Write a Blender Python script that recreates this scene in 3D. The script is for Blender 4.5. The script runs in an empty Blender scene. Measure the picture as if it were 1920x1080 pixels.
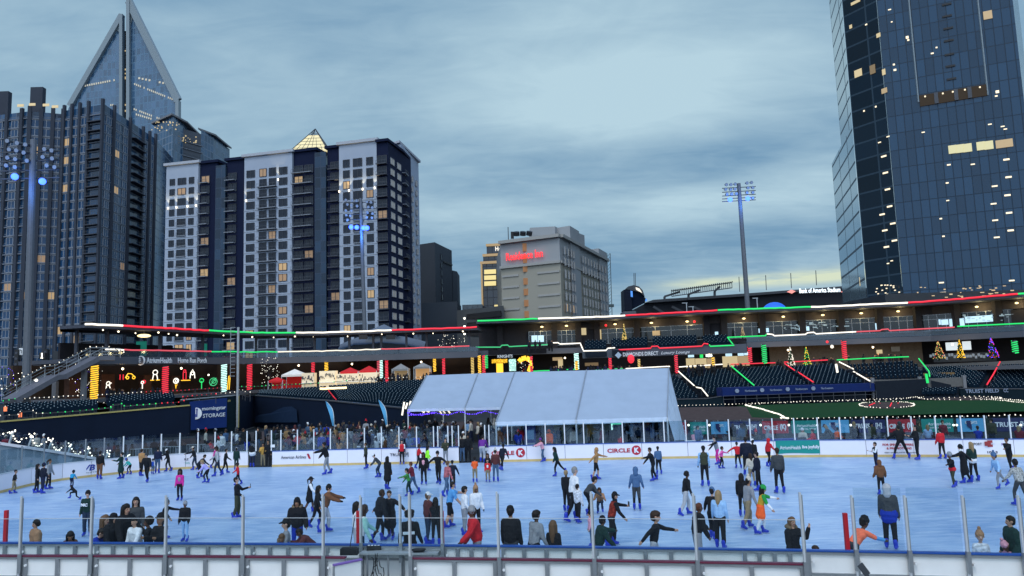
import bpy, math, random
import numpy as np
from mathutils import Matrix, Vector
R = math.radians
rnd = random.Random(7)
scene = bpy.context.scene
col = scene.collection
# ------------------------------------------------------------------ camera model (picture 1920 x 1080)
FOC, PITCH, ROLL, CZ = 1387.0, R(6.4), R(1.8), 5.3
_F = np.array([0, math.cos(PITCH), math.sin(PITCH)]); _R0 = np.array([1.0, 0, 0]); _U0 = np.array([0, -math.sin(PITCH), math.cos(PITCH)])
_U = _U0*math.cos(ROLL)+_R0*math.sin(ROLL); _R = _R0*math.cos(ROLL)-_U0*math.sin(ROLL)
def ray(px, py): return _F*FOC+_R*(px-960)+_U*(540-py)
def G(px, py, z=0.0):
    d = ray(px, py); t = (z-CZ)/d[2]; return (d[0]*t, d[1]*t)
def P(px, py, D):
    d = ray(px, py); t = D/d[1]; return (d[0]*t, D, CZ+d[2]*t)
def XY(px, py, D): return P(px, py, D)[:2]
def Z(px, py, D): return P(px, py, D)[2]
def proj(p):
    v = np.array(p)-np.array([0, 0, CZ]); w = v@_F
    return 960+FOC*(v@_R)/w, 540-FOC*(v@_U)/w
# ------------------------------------------------------------------ objects
WO = {}
def link(o, parent=None, label=None, cat=None, group=None, kind=None, world=None):
    if o.name not in col.objects: col.objects.link(o)
    if world is not None:
        WO[o.name] = Vector(world)
        o.location = Vector(world)-(WO[parent.name] if parent else Vector((0, 0, 0)))
    if parent: o.parent = parent
    if label: o['label'] = label
    if cat: o['category'] = cat
    if group: o['group'] = group
    if kind: o['kind'] = kind
    return o
def thing(name, label, cat, loc, group=None):
    o = bpy.data.objects.new(name, None); o.empty_display_size = .2
    return link(o, None, label, cat, group, None, loc)
class MB:
    def __init__(s): s.v = []; s.f = []; s.m = []; s.uv = {}; s.smooth = False
    def face(s, pts, m=0, uv=None):
        b = len(s.v); s.v += [tuple(p) for p in pts]; s.f.append(tuple(range(b, b+len(pts)))); s.m.append(m)
        if uv: s.uv[len(s.f)-1] = uv
    def box(s, c, d, ang=0, m=0, mx=None):
        b = len(s.v); hx, hy, hz = d[0]/2, d[1]/2, d[2]/2; ca, sa = math.cos(ang), math.sin(ang)
        for z in (-hz, hz):
            for x, y in ((-hx, -hy), (hx, -hy), (hx, hy), (-hx, hy)):
                if mx is not None:
                    p = mx@Vector((x+0., y, z)); s.v.append((c[0]+p.x, c[1]+p.y, c[2]+p.z))
                else: s.v.append((c[0]+x*ca-y*sa, c[1]+x*sa+y*ca, c[2]+z))
        for f in ((0, 3, 2, 1), (4, 5, 6, 7), (0, 1, 5, 4), (1, 2, 6, 5), (2, 3, 7, 6), (3, 0, 4, 7)):
            s.f.append(tuple(b+i for i in f)); s.m.append(m)
        return s
    def beam(s, a, b, w, h, m=0):   # box between two points, w across, h vertical
        a = Vector(a); b = Vector(b); d = b-a; L = d.length
        if L < 1e-6: return s
        x = d/L; up = Vector((0, 0, 1)) if abs(x.z) < .99 else Vector((0, 1, 0)); y = up.cross(x).normalized(); z = x.cross(y)
        mx = Matrix((x, y, z)).transposed(); return s.box((a+b)/2, (L, w, h), 0, m, mx)
    def wall(s, pts, z0, z1, t, m=0, zz=None):
        for i in range(len(pts)-1):
            a, b = pts[i], pts[i+1]; L = math.hypot(b[0]-a[0], b[1]-a[1])
            s.box(((a[0]+b[0])/2, (a[1]+b[1])/2, (z0+z1)/2), (L, t, z1-z0), math.atan2(b[1]-a[1], b[0]-a[0]), m)
        return s
    def prism(s, poly, z0, z1, m=0, mtop=None, uvu=0):
        n = len(poly); u = uvu
        for i in range(n):
            a, b = poly[i], poly[(i+1) % n]; L = math.hypot(b[0]-a[0], b[1]-a[1])
            s.face([(a[0], a[1], z0), (b[0], b[1], z0), (b[0], b[1], z1), (a[0], a[1], z1)], m, [(u, z0), (u+L, z0), (u+L, z1), (u, z1)]); u += L
        mt = m if mtop is None else mtop
        s.face([(p[0], p[1], z1) for p in poly], mt); s.face([(p[0], p[1], z0) for p in reversed(poly)], mt)
        return s
    def tube(s, pts, r, n=6, m=0, r1=None):
        pts = [Vector(p) for p in pts]; b = len(s.v); N = len(pts)
        for i, p in enumerate(pts):
            d = (pts[min(i+1, N-1)]-pts[max(i-1, 0)])
            d = d.normalized() if d.length > 1e-9 else Vector((0, 0, 1)); up = Vector((0, 0, 1)) if abs(d.z) < .9 else Vector((1, 0, 0))
            a = d.cross(up).normalized(); c = d.cross(a); rr = r if r1 is None else r+(r1-r)*i/max(1, N-1)
            for k in range(n):
                t = 2*math.pi*k/n; q = p+a*(rr*math.cos(t))+c*(rr*math.sin(t)); s.v.append(tuple(q))
        for i in range(N-1):
            for k in range(n):
                s.f.append((b+i*n+k, b+i*n+(k+1) % n, b+(i+1)*n+(k+1) % n, b+(i+1)*n+k)); s.m.append(m)
        s.f.append(tuple(b+k for k in reversed(range(n)))); s.m.append(m)
        s.f.append(tuple(b+(N-1)*n+k for k in range(n))); s.m.append(m); return s
    def ball(s, c, r, n=6, m=0, sq=(1, 1, 1)):
        b = len(s.v); rings = max(2, n//2)
        s.v.append((c[0], c[1], c[2]-r*sq[2]))
        for i in range(1, rings):
            ph = -math.pi/2+math.pi*i/rings
            for k in range(n):
                t = 2*math.pi*k/n; s.v.append((c[0]+r*sq[0]*math.cos(ph)*math.cos(t), c[1]+r*sq[1]*math.cos(ph)*math.sin(t), c[2]+r*sq[2]*math.sin(ph)))
        s.v.append((c[0], c[1], c[2]+r*sq[2])); top = len(s.v)-1
        for k in range(n):
            s.f.append((b, b+1+(k+1) % n, b+1+k)); s.m.append(m)
            s.f.append((top, b+1+(rings-2)*n+k, b+1+(rings-2)*n+(k+1) % n)); s.m.append(m)
        for i in range(rings-2):
            for k in range(n):
                q = b+1+i*n; s.f.append((q+k, q+(k+1) % n, q+n+(k+1) % n, q+n+k)); s.m.append(m)
        return s
    def cap(s, a, ra, b_, rb, n=8, m=0):     # tapered capsule
        a = Vector(a); b_ = Vector(b_); d = b_-a; L = d.length
        d = d/L if L > 1e-6 else Vector((0, 0, 1)); up = Vector((0, 0, 1)) if abs(d.z) < .9 else Vector((1, 0, 0))
        x = d.cross(up).normalized(); y = d.cross(x); rings = []
        for t in (-1.0, -.5): rings.append((a+d*(ra*math.sin(t*math.pi/2)*.999), ra*math.cos(t*math.pi/2) if t > -1 else 0))
        rings.append((a, ra)); rings.append((b_, rb))
        for t in (.5, 1.0): rings.append((b_+d*(rb*math.sin(t*math.pi/2)), rb*math.cos(t*math.pi/2) if t < 1 else 0))
        b = len(s.v); s.v.append(tuple(rings[0][0]))
        for c, r in rings[1:-1]:
            for k in range(n):
                t = 2*math.pi*k/n; s.v.append(tuple(c+x*(r*math.cos(t))+y*(r*math.sin(t))))
        s.v.append(tuple(rings[-1][0])); top = len(s.v)-1; R_ = len(rings)-2
        for k in range(n):
            s.f.append((b, b+1+(k+1) % n, b+1+k)); s.m.append(m)
            s.f.append((top, b+1+(R_-1)*n+k, b+1+(R_-1)*n+(k+1) % n)); s.m.append(m)
        for i in range(R_-1):
            for k in range(n):
                q = b+1+i*n; s.f.append((q+k, q+(k+1) % n, q+n+(k+1) % n, q+n+k)); s.m.append(m)
        return s
    def mesh(s, name, mats, off=(0, 0, 0)):
        me = bpy.data.meshes.new(name); ox, oy, oz = off
        me.from_pydata([(x-ox, y-oy, z-oz) for x, y, z in s.v], [], s.f)
        mats = mats if isinstance(mats, (list, tuple)) else [mats]
        for m in mats: me.materials.append(m)
        if len(mats) > 1: me.polygons.foreach_set('material_index', s.m)
        if s.uv:
            ul = me.uv_layers.new(name='UVMap')
            for fi, uv in s.uv.items():
                for k, li in enumerate(me.polygons[fi].loop_indices): ul.data[li].uv = uv[k]
        if s.smooth: me.polygons.foreach_set('use_smooth', [True]*len(me.polygons))
        me.update(); return me
    def build(s, name, mats, parent=None, label=None, cat=None, group=None, kind=None):
        a = np.array(s.v); lo, hi = a.min(0), a.max(0)
        w = ((lo[0]+hi[0])/2, (lo[1]+hi[1])/2, lo[2])
        o = bpy.data.objects.new(name, s.mesh(name, mats, w))
        return link(o, parent, label, cat, group, kind, w)
# ------------------------------------------------------------------ materials
def srgb(r, g, b):
    f = lambda c: ((c/255+.055)/1.055)**2.4 if c > 10 else c/255/12.92
    return (f(r), f(g), f(b))
_mc = {}
def mat(name, c, rough=.7, metal=0, em=None, es=0, var=0.12, scale=3.0, spec=.5, alpha=1):
    if name in _mc: return _mc[name]
    if rough > .69 and spec == .5: spec = .15
    m = bpy.data.materials.new(name); m.use_nodes = True; nt = m.node_tree; b = nt.nodes['Principled BSDF']
    b.inputs['Base Color'].default_value = (*c, 1); b.inputs['Roughness'].default_value = rough; b.inputs['Metallic'].default_value = metal
    b.inputs['Specular IOR Level'].default_value = spec; b.inputs['Alpha'].default_value = alpha
    if em: b.inputs['Emission Color'].default_value = (*em, 1); b.inputs['Emission Strength'].default_value = es; m.cycles.emission_sampling = 'NONE' if es < 6 else 'AUTO'
    if var:
        tc = nt.nodes.new('ShaderNodeTexCoord'); n = nt.nodes.new('ShaderNodeTexNoise'); n.inputs['Scale'].default_value = scale; n.inputs['Detail'].default_value = 4
        mr = nt.nodes.new('ShaderNodeMapRange'); mr.inputs['To Min'].default_value = 1-var*1.6; mr.inputs['To Max'].default_value = 1+var*1.6
        vm = nt.nodes.new('ShaderNodeVectorMath'); vm.operation = 'SCALE'; vm.inputs[0].default_value = c
        nt.links.new(tc.outputs['Object'], n.inputs['Vector']); nt.links.new(n.outputs['Fac'], mr.inputs['Value']); nt.links.new(mr.outputs[0], vm.inputs['Scale']); nt.links.new(vm.outputs[0], b.inputs['Base Color'])
    if name.startswith('cloth'): bp = nt.nodes.new('ShaderNodeBump'); bp.inputs['Strength'].default_value = .7; bp.inputs['Distance'].default_value = .05; nt.links.new(n.outputs['Fac'], bp.inputs['Height']); nt.links.new(bp.outputs[0], b.inputs['Normal'])
    _mc[name] = m; return m
def emis(name, c, s): return mat(name, (c[0]*.3, c[1]*.3, c[2]*.3), .6, em=c, es=s, var=0)
def curtain(name, glass, line, w, h, lw=.12, rough=.12, var=.35, lit=0.0, litc=(1, .8, .5), spec=.6):
    if name in _mc: return _mc[name]
    m = bpy.data.materials.new(name); m.use_nodes = True; nt = m.node_tree; b = nt.nodes['Principled BSDF']; N = nt.nodes.new
    uv = N('ShaderNodeUVMap'); br = N('ShaderNodeTexBrick'); br.offset = 0; br.squash = 1
    br.inputs['Scale'].default_value = 1; br.inputs['Brick Width'].default_value = w; br.inputs['Row Height'].default_value = h; br.inputs['Mortar Size'].default_value = lw; br.inputs['Mortar Smooth'].default_value = 0
    br.inputs['Color1'].default_value = (*[c*(1-var) for c in glass], 1); br.inputs['Color2'].default_value = (*[c*(1+var) for c in glass], 1); br.inputs['Mortar'].default_value = (*line, 1)
    nt.links.new(uv.outputs[0], br.inputs['Vector']); nt.links.new(br.outputs['Color'], b.inputs['Base Color'])
    mr = N('ShaderNodeMapRange'); mr.inputs['To Min'].default_value = rough; mr.inputs['To Max'].default_value = .6
    nt.links.new(br.outputs['Fac'], mr.inputs['Value']); nt.links.new(mr.outputs[0], b.inputs['Roughness']); b.inputs['Specular IOR Level'].default_value = spec
    nz = N('ShaderNodeTexNoise'); nz.inputs['Scale'].default_value = .35; bp = N('ShaderNodeBump'); bp.inputs['Strength'].default_value = .05
    nt.links.new(uv.outputs[0], nz.inputs['Vector']); nt.links.new(nz.outputs['Fac'], bp.inputs['Height']); nt.links.new(bp.outputs[0], b.inputs['Normal'])
    _mc[name] = m; return m
def glassmat(name, tint=(.86, .93, .97), refl=.06, body=0.0, bc=(.5, .6, .65)):
    m = bpy.data.materials.new(name); m.use_nodes = True; nt = m.node_tree; nt.nodes.clear(); N = nt.nodes.new
    o = N('ShaderNodeOutputMaterial'); t = N('ShaderNodeBsdfTransparent'); t.inputs[0].default_value = (*tint, 1)
    g = N('ShaderNodeBsdfGlossy'); g.inputs['Roughness'].default_value = .03; x = N('ShaderNodeMixShader'); x.inputs[0].default_value = refl
    nt.links.new(t.outputs[0], x.inputs[1]); nt.links.new(g.outputs[0], x.inputs[2]); last = x
    if body:
        d = N('ShaderNodeBsdfDiffuse'); d.inputs[0].default_value = (*bc, 1); y = N('ShaderNodeMixShader'); y.inputs[0].default_value = body
        nt.links.new(x.outputs[0], y.inputs[1]); nt.links.new(d.outputs[0], y.inputs[2]); last = y
    nt.links.new(last.outputs[0], o.inputs[0]); return m
# ------------------------------------------------------------------ text
_tmpc = None
def text_mesh(s, bold=0.0, ext=.02):
    cu = bpy.data.curves.new('lettering', 'FONT'); cu.body = s; cu.size = 1; cu.extrude = ext; cu.offset = bold; cu.resolution_u = 2
    o = bpy.data.objects.new('lettering_tmp', cu); col.objects.link(o); dg = bpy.context.evaluated_depsgraph_get()
    me = bpy.data.meshes.new_from_object(o.evaluated_get(dg)); bpy.data.objects.remove(o); bpy.data.curves.remove(cu); return me
def text(s, a, b, zmid, h, m, parent, bold=.012, proud=.03, ext=.02, name='lettering', shear=0, world=None):
    """lettering filling from a to b (world XY on a wall face), centred at height zmid, h = overall height; a, b left to right as read"""
    me = text_mesh(s, bold, ext); n = len(me.vertices)
    if n == 0: return None
    co = np.empty(n*3); me.vertices.foreach_get('co', co); co = co.reshape(-1, 3)
    lo, hi = co.min(0), co.max(0); L = math.hypot(b[0]-a[0], b[1]-a[1]); dx, dy = (b[0]-a[0])/L, (b[1]-a[1])/L
    u = (co[:, 0]-lo[0])/(hi[0]-lo[0])*L; v = (co[:, 1]-(lo[1]+hi[1])/2)/(hi[1]-lo[1])*h; w = co[:, 2]; u = u+shear*v
    X = a[0]+dx*u+dy*(w+proud); Y = a[1]+dy*u-dx*(w+proud); Zc = zmid+v
    w0 = ((a[0]+b[0])/2, (a[1]+b[1])/2, zmid); out = np.stack([X-w0[0], Y-w0[1], Zc-w0[2]], 1)
    me.vertices.foreach_set('co', out.ravel()); me.materials.clear(); me.materials.append(m); me.update()
    return link(bpy.data.objects.new(name, me), parent, world=w0)
# lamp strings -----------------------------------------------------
def subdiv(pts, step):
    out = []
    for i in range(len(pts)-1):
        a = Vector(pts[i]); b = Vector(pts[i+1]); n = max(1, int((b-a).length/step))
        for k in range(n): out.append(a+(b-a)*k/n)
    out.append(Vector(pts[-1])); return out
def light_string(pts, m, label, r=.05, step=.5, bulb=None, group='strings of holiday lights on the ballpark', cable=True, wob=0.03, jr=.0):
    p = subdiv(pts, step); p = [q+Vector((0, 0, rnd.uniform(-wob, wob))) for q in p]
    t = thing('light_string', label, 'light string', p[0], group)
    c = MB().tube(p, r*.5 if bulb else r, 5); c.build('cable', m if not bulb else M['cable'], t)
    if bulb:
        q = MB()
        for a in p: q.ball(a, bulb*(.8+rnd.uniform(-.25, .25)), 6)
        o = q.build('bulb_row', m, t); o['kind'] = 'stuff'
    return t
M = {}
def mk(k, *a, **kw): M[k] = mat(k, *a, **kw)
mk('cable', (.03, .03, .03)); mk('steel', (.36, .38, .40), .4, .6, var=.15); mk('alu', (.66, .68, .70), .35, .3); mk('darksteel', (.05, .055, .065), .5)
mk('white_board', (.88, .88, .87), .45, var=.10, scale=1.6); mk('far_board', (.86, .82, .86), .5, var=.04, scale=1.2); mk('kick', (.62, .44, .17), .6)
mk('blue_cap', (.015, .08, .34), .4); mk('red_cap', (.17, .02, .05), .45); mk('purple_cap', (.22, .12, .42), .5)
mk('conc', (.20, .20, .21), .85); mk('dconc', (.10, .105, .12), .85); mk('brick', (.11, .05, .035), .9, var=.25, scale=6); mk('navywall', (.004, .010, .026), .8, var=.15, scale=.6); mk('greenwall', (.004, .014, .022), .8, var=.15)
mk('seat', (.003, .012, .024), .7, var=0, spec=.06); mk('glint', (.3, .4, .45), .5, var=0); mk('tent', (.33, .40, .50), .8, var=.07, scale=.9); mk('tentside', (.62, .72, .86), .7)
mk('black', (.012, .012, .014), .6); mk('white', (.8, .8, .8), .5, var=.03); mk('ink', (.03, .03, .05), .6, var=0); mk('crimson', (.5, .01, .03), .5, var=0); mk('royal', (.01, .03, .28), .5, var=0)
mk('teal_banner', (.0, .26, .22), .6, var=.05); mk('sky_banner', (.10, .40, .68), .6, var=.05); mk('navy_banner', (.015, .02, .10), .6); mk('red_banner', (.42, .015, .03), .6, var=.05)
mk('letter', (.8, .82, .85), .5, var=0); mk('yellowcap', (.38, .32, .10), .6); mk('tan', (.30, .22, .13), .8); mk('cream_wall', (.42, .40, .34), .8)
M['glass'] = glassmat('rink_glass', (.93, .97, .98), .05); M['fglass'] = glassmat('far_glass', (.78, .86, .9), .07); M['sglass'] = glassmat('suite_glass', (.35, .42, .5), .12); M['rglass'] = glassmat('rail_glass', (.6, .68, .75), .06, .08, (.3, .4, .5))
WHITE = (1, .93, .80); M['eW'] = emis('eW', WHITE, 1.5); M['eR'] = emis('eR', (1, .03, .06), 1.0); M['eG'] = emis('eG', (.02, .85, .18), .9); M['eY'] = emis('eY', (1, .55, .03), 1.5)
M['eWd'] = emis('eWd', (1, .9, .75), 1.1); M['eRd'] = emis('eRd', (1, .12, .16), .7); M['eGd'] = emis('eGd', (.08, .8, .3), .6); M['eWarm'] = emis('eWarm', (1, .78, .38), 2.2); M['eBulb'] = emis('eBulb', (1, .95, .8), 3.5)
M['eMint'] = emis('eMint', (.6, 1, .9), 1.5); M['ePurple'] = emis('ePurple', (.12, .05, 1), 2.2); M['eScreen'] = emis('eScreen', (.55, .82, 1), 1.1); M['eBlue'] = emis('eBlue', (.03, .085, 1), 7); M['eRedSign'] = emis('eRedSign', (1, .03, .04), 1.6)
M['eWin'] = emis('eWin', (1, .68, .32), .9); M['eWin2'] = emis('eWin2', (1, .72, .4), .35); M['eDim'] = emis('eDim', (.9, .6, .3), .12); M['eLamp'] = emis('eLamp', (1, .85, .6), 3.5)
M['eYel'] = emis('eYel', (1, .8, .45), .55); M['ePink'] = emis('ePink', (1, .1, .6), 1.5)
SKYC = dict(deep=(2.1, 3.95, 5.9), light=(5.7, 7.9, 9.1), nish=.10, slit=(6.8, 7.6, 5.8), zenith=(2.9, 5.1, 9.2), back=(11.5, 14.5, 18)); SUN = .9; EXPO = 0.0
# ================================================================== PEOPLE
_ro = bpy.data.objects.new('remesh_tmp', bpy.data.meshes.new('remesh_tmp')); col.objects.link(_ro)
_rm = _ro.modifiers.new('r', 'REMESH'); _rm.mode = 'VOXEL'; _rm.use_smooth_shade = True
def remesh(caps, voxel, mats, name):
    """one continuous surface around tapered capsules (a, ra, b, rb, material); each face takes the material of the capsule it lies on"""
    q = MB()
    for a, ra, b, rb, m in caps: q.cap(a, ra, b, rb, 8)
    me = q.mesh('tmp', []); old = _ro.data; _ro.data = me; bpy.data.meshes.remove(old); _rm.voxel_size = voxel
    dg = bpy.context.evaluated_depsgraph_get(); out = bpy.data.meshes.new_from_object(_ro.evaluated_get(dg)); out.name = name
    n = len(out.polygons); c = np.empty(n*3); out.polygons.foreach_get('center', c); c = c.reshape(-1, 3)
    used = []; best = np.full(n, 1e9); idx = np.zeros(n, int)
    for a, ra, b, rb, m in caps:
        a = np.array(a); b = np.array(b); d = b-a; L = max(d@d, 1e-9); t = np.clip((c-a)@d/L, 0, 1)
        ds = np.linalg.norm(c-a-t[:, None]*d, axis=1)-(ra+(rb-ra)*t)
        if m not in used: used.append(m)
        k = ds < best; best[k] = ds[k]; idx[k] = used.index(m)
    out.materials.clear()
    for m in used: out.materials.append(m)
    out.polygons.foreach_set('material_index', idx.tolist()); out.polygons.foreach_set('use_smooth', [True]*n); out.update(); return out
CL = dict(black=(.010, .011, .014), navy=(.012, .018, .05), dnavy=(.01, .013, .028), grey=(.26, .27, .29), lgrey=(.42, .43, .45), dgrey=(.05, .055, .06), white=(.75, .76, .78), cream=(.55, .5, .42), brown=(.16, .07, .035), tan=(.42, .22, .09), camel=(.36, .2, .11),
  olive=(.045, .05, .03), dgreen=(.01, .035, .03), pink=(.75, .35, .42), hotpink=(.85, .12, .4), magenta=(.6, .03, .28), red=(.6, .02, .03), maroon=(.16, .02, .035), orange=(.9, .13, .03), coral=(1, .2, .1), neon=(.35, .95, .05), lavender=(.45, .4, .8), blue=(.02, .08, .42), royal=(.01, .035, .33),
  sky=(.1, .33, .65), lblue=(.3, .5, .75), slate=(.07, .14, .27), jeans=(.06, .11, .19), djeans=(.02, .035, .065), teal=(.04, .4, .35), mint=(.4, .7, .6), purple=(.14, .03, .25), yellow=(.6, .33, .03), khaki=(.26, .21, .13), gold=(.5, .28, .06), burgundy=(.1, .03, .03), turq=(.02, .3, .55), plaid=(.35, .1, .12), green=(.02, .3, .06))
HC = dict(dark=(.012, .009, .008), brown=(.035, .018, .01), blond=(.3, .2, .1), red=(.09, .028, .012), grey=(.25, .24, .23), lbrown=(.13, .07, .035))
SK = [(.48, .27, .18), (.30, .15, .08), (.10, .045, .025), (.55, .33, .24)]
def cm(c, kind='cloth'):
    v = (HC.get(c) if kind == 'hair' else None) or CL.get(c) or HC.get(c); k = kind+'_'+c
    return mat(k, v, .85 if kind == 'cloth' else .6, var=.18, scale=9, spec=.25)
for c in CL: cm(c)
SKM = [mat('skin_%d' % i, c, .6, var=.05, scale=20) for i, c in enumerate(SK)]
mk('eye', (.01, .01, .01), .3, var=0); mk('lips', (.3, .08, .07), .5, var=0); mk('skate_blue', (.012, .035, .42), .35, var=.12, scale=30); mk('plaidmat', (.4, .12, .14), .8, var=.9, scale=16); mk('camo_white', (.6, .62, .66), .8, var=.6, scale=14); mk('camo_red', (.22, .03, .02), .8, var=.9, scale=15); mk('camo_green', (.05, .22, .05), .8, var=.8, scale=14); mk('checkmat', (.35, .35, .33), .8, var=1.0, scale=18); mk('fur', (.16, .12, .08), .95, var=.5, scale=30)
CLX = dict(plaid='plaidmat', wcamo='camo_white', rcamo='camo_red', gcamo='camo_green', check='checkmat')
def cloth(c): return M[CLX[c]] if c in CLX else cm(c)
# head-local templates: x forward, z up, origin at the head's centre
TPL = {}
def tpl(k, caps, voxel=.014):
    dm = cm('black'); TPL[k] = remesh([(a, ra, b, rb, dm) for a, ra, b, rb in caps], voxel, [dm], k)
tpl('short', [((-.02, 0, .035), .098, (-.012, 0, .05), .097), ((-.05, 0, -.03), .07, (-.04, 0, .04), .09)])
tpl('long', [((-.02, 0, .04), .1, (-.01, 0, .05), .1), ((-.06, 0, .03), .09, (-.085, 0, -.18), .075), ((-.085, 0, -.18), .075, (-.07, 0, -.36), .045), ((-.02, .075, .02), .04, (-.0, .085, -.2), .03), ((-.02, -.075, .02), .04, (.0, -.085, -.2), .03)])
tpl('curly', [((-.03, 0, .04), .112, (-.02, 0, .05), .108), ((-.05, .05, .0), .08, (-.05, -.05, .0), .08), ((-.03, .07, .06), .07, (-.03, -.07, .08), .07)])
tpl('mop', [((-.015, 0, .045), .102, (.0, 0, .05), .099), ((-.05, 0, -.03), .085, (-.04, 0, .04), .1), ((.05, .03, .07), .05, (.05, -.03, .07), .05)])
tpl('pony', [((-.02, 0, .04), .099, (-.012, 0, .05), .098), ((-.1, 0, .05), .035, (-.16, 0, -.02), .04), ((-.16, 0, -.02), .04, (-.14, 0, -.2), .02)])
tpl('buzz', [((-.014, 0, .04), .094, (-.01, 0, .046), .094)])
tpl('beanie', [((-.008, 0, .055), .108, (-.012, 0, .075), .1), ((-.008, 0, .035), .107, (-.008, 0, .045), .109)])
tpl('pombeanie', [((-.008, 0, .055), .108, (-.015, 0, .09), .095), ((-.02, 0, .2), .045, (-.02, 0, .21), .045), ((-.02, 0, .16), .03, (-.02, 0, .2), .03)])
tpl('cap', [((-.01, 0, .055), .104, (-.012, 0, .07), .1), ((.07, .04, .05), .022, (.07, -.04, .05), .022), ((.08, 0, .05), .03, (.16, 0, .035), .018), ((.12, .035, .042), .018, (.12, -.035, .042), .018)])
tpl('hood', [((-.03, 0, .02), .122, (-.025, 0, .05), .118), ((-.05, 0, -.08), .1, (-.035, 0, .02), .12), ((-.05, 0, -.15), .11, (-.05, 0, -.08), .1)])
tpl('furhood', [((-.07, .07, -.1), .07, (-.07, -.07, -.1), .07), ((-.11, .05, -.12), .07, (-.11, -.05, -.12), .07), ((.02, .1, -.14), .05, (-.08, .12, -.12), .06), ((.02, -.1, -.14), .05, (-.08, -.12, -.12), .06)])
tpl('helmet', [((-.01, 0, .05), .12, (-.015, 0, .065), .118)])
def boot_tpl():
    q = MB(); q.cap((-.02, 0, .02), .058, (-.045, 0, .14), .062); return q
_sk = [((-.015, 0, .0), .06, (-.05, 0, .12), .066), ((-.045, 0, -.035), .05, (.0, 0, -.02), .055), ((0, 0, -.03), .05, (.14, 0, -.045), .042), ((.02, 0, .0), .05, (.08, 0, -.03), .045)]
_bs = cm('black'); mk('blade', (.45, .5, .6), .25, .9, var=0)
_skm = [(a, ra, b, rb, M['skate_blue']) for a, ra, b, rb in _sk]+[((x-.012, 0, -.1), .012, (x+.012, 0, -.115), .011, M['blade']) for x in np.arange(-.09, .2, .022)]+[((-.05, 0, -.09), .012, (-.05, 0, -.05), .02, M['skate_blue']), ((.1, 0, -.1), .012, (.1, 0, -.06), .02, M['skate_blue'])]
TPL['skate'] = remesh(_skm, .011, None, 'skate')
POSES = dict(
 stand=dict(lean=3, hl=4, hr=-4, kl=4, kr=6, al=9, ar=9, sl=6, sr=0, el=18, er=14),
 glide=dict(lean=12, hl=24, hr=-14, kl=26, kr=16, al=24, ar=24, sl=18, sr=-6, el=25, er=20),
 step=dict(lean=9, hl=20, hr=-8, kl=16, kr=20, al=14, ar=16, sl=-14, sr=24, el=20, er=30),
 push=dict(lean=17, hl=22, hr=-34, kl=22, kr=10, al=28, ar=28, sl=10, sr=-12, el=20, er=20),
 out=dict(lean=10, hl=16, hr=-8, kl=20, kr=14, al=62, ar=58, sl=12, sr=0, el=14, er=12),
 bend=dict(lean=42, hl=34, hr=14, kl=40, kr=30, al=14, ar=14, sl=30, sr=24, el=20, er=24, hp=-12),
 reach=dict(lean=16, hl=18, hr=-6, kl=22, kr=16, al=12, ar=16, sl=70, sr=20, el=10, er=20),
 reach2=dict(lean=16, hl=18, hr=-4, kl=22, kr=16, al=14, ar=14, sl=66, sr=60, el=10, er=14),
 crouch=dict(lean=34, hl=95, hr=70, kl=118, kr=112, al=18, ar=18, sl=45, sr=40, el=40, er=50),
 lunge=dict(lean=48, hl=85, hr=-5, kl=80, kr=50, al=50, ar=40, sl=40, sr=-40, el=10, er=10),
 rail=dict(lean=38, hl=22, hr=18, kl=14, kr=20, al=14, ar=14, sl=52, sr=52, el=50, er=50, hp=-18),
 railh=dict(lean=12, hl=6, hr=4, kl=8, kr=8, al=14, ar=10, sl=32, sr=6, el=20, er=20),
 phone=dict(lean=-2, hl=8, hr=-2, kl=14, kr=14, al=10, ar=8, sl=42, sr=12, el=62, er=40, hp=8),
 hands=dict(lean=4, hl=4, hr=0, kl=6, kr=6, al=8, ar=8, sl=22, sr=22, el=85, er=85, hp=8),
 pocket=dict(lean=3, hl=3, hr=-3, kl=4, kr=5, al=16, ar=16, sl=-8, sr=-8, el=42, er=42),
 wide=dict(lean=14, hl=4, hr=4, kl=8, kr=8, ol=24, orr=24, al=40, ar=22, sl=20, sr=40, el=30, er=50),
 face=dict(lean=2, hl=4, hr=0, kl=5, kr=5, al=16, ar=10, sl=58, sr=10, el=110, er=16),
 sit=dict(lean=8, hl=84, hr=80, kl=82, kr=86, al=10, ar=10, sl=25, sr=20, el=60, er=50),
 walk=dict(lean=4, hl=18, hr=-14, kl=8, kr=12, al=8, ar=8, sl=-16, sr=18, el=18, er=22))
PEOPLE = []
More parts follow.
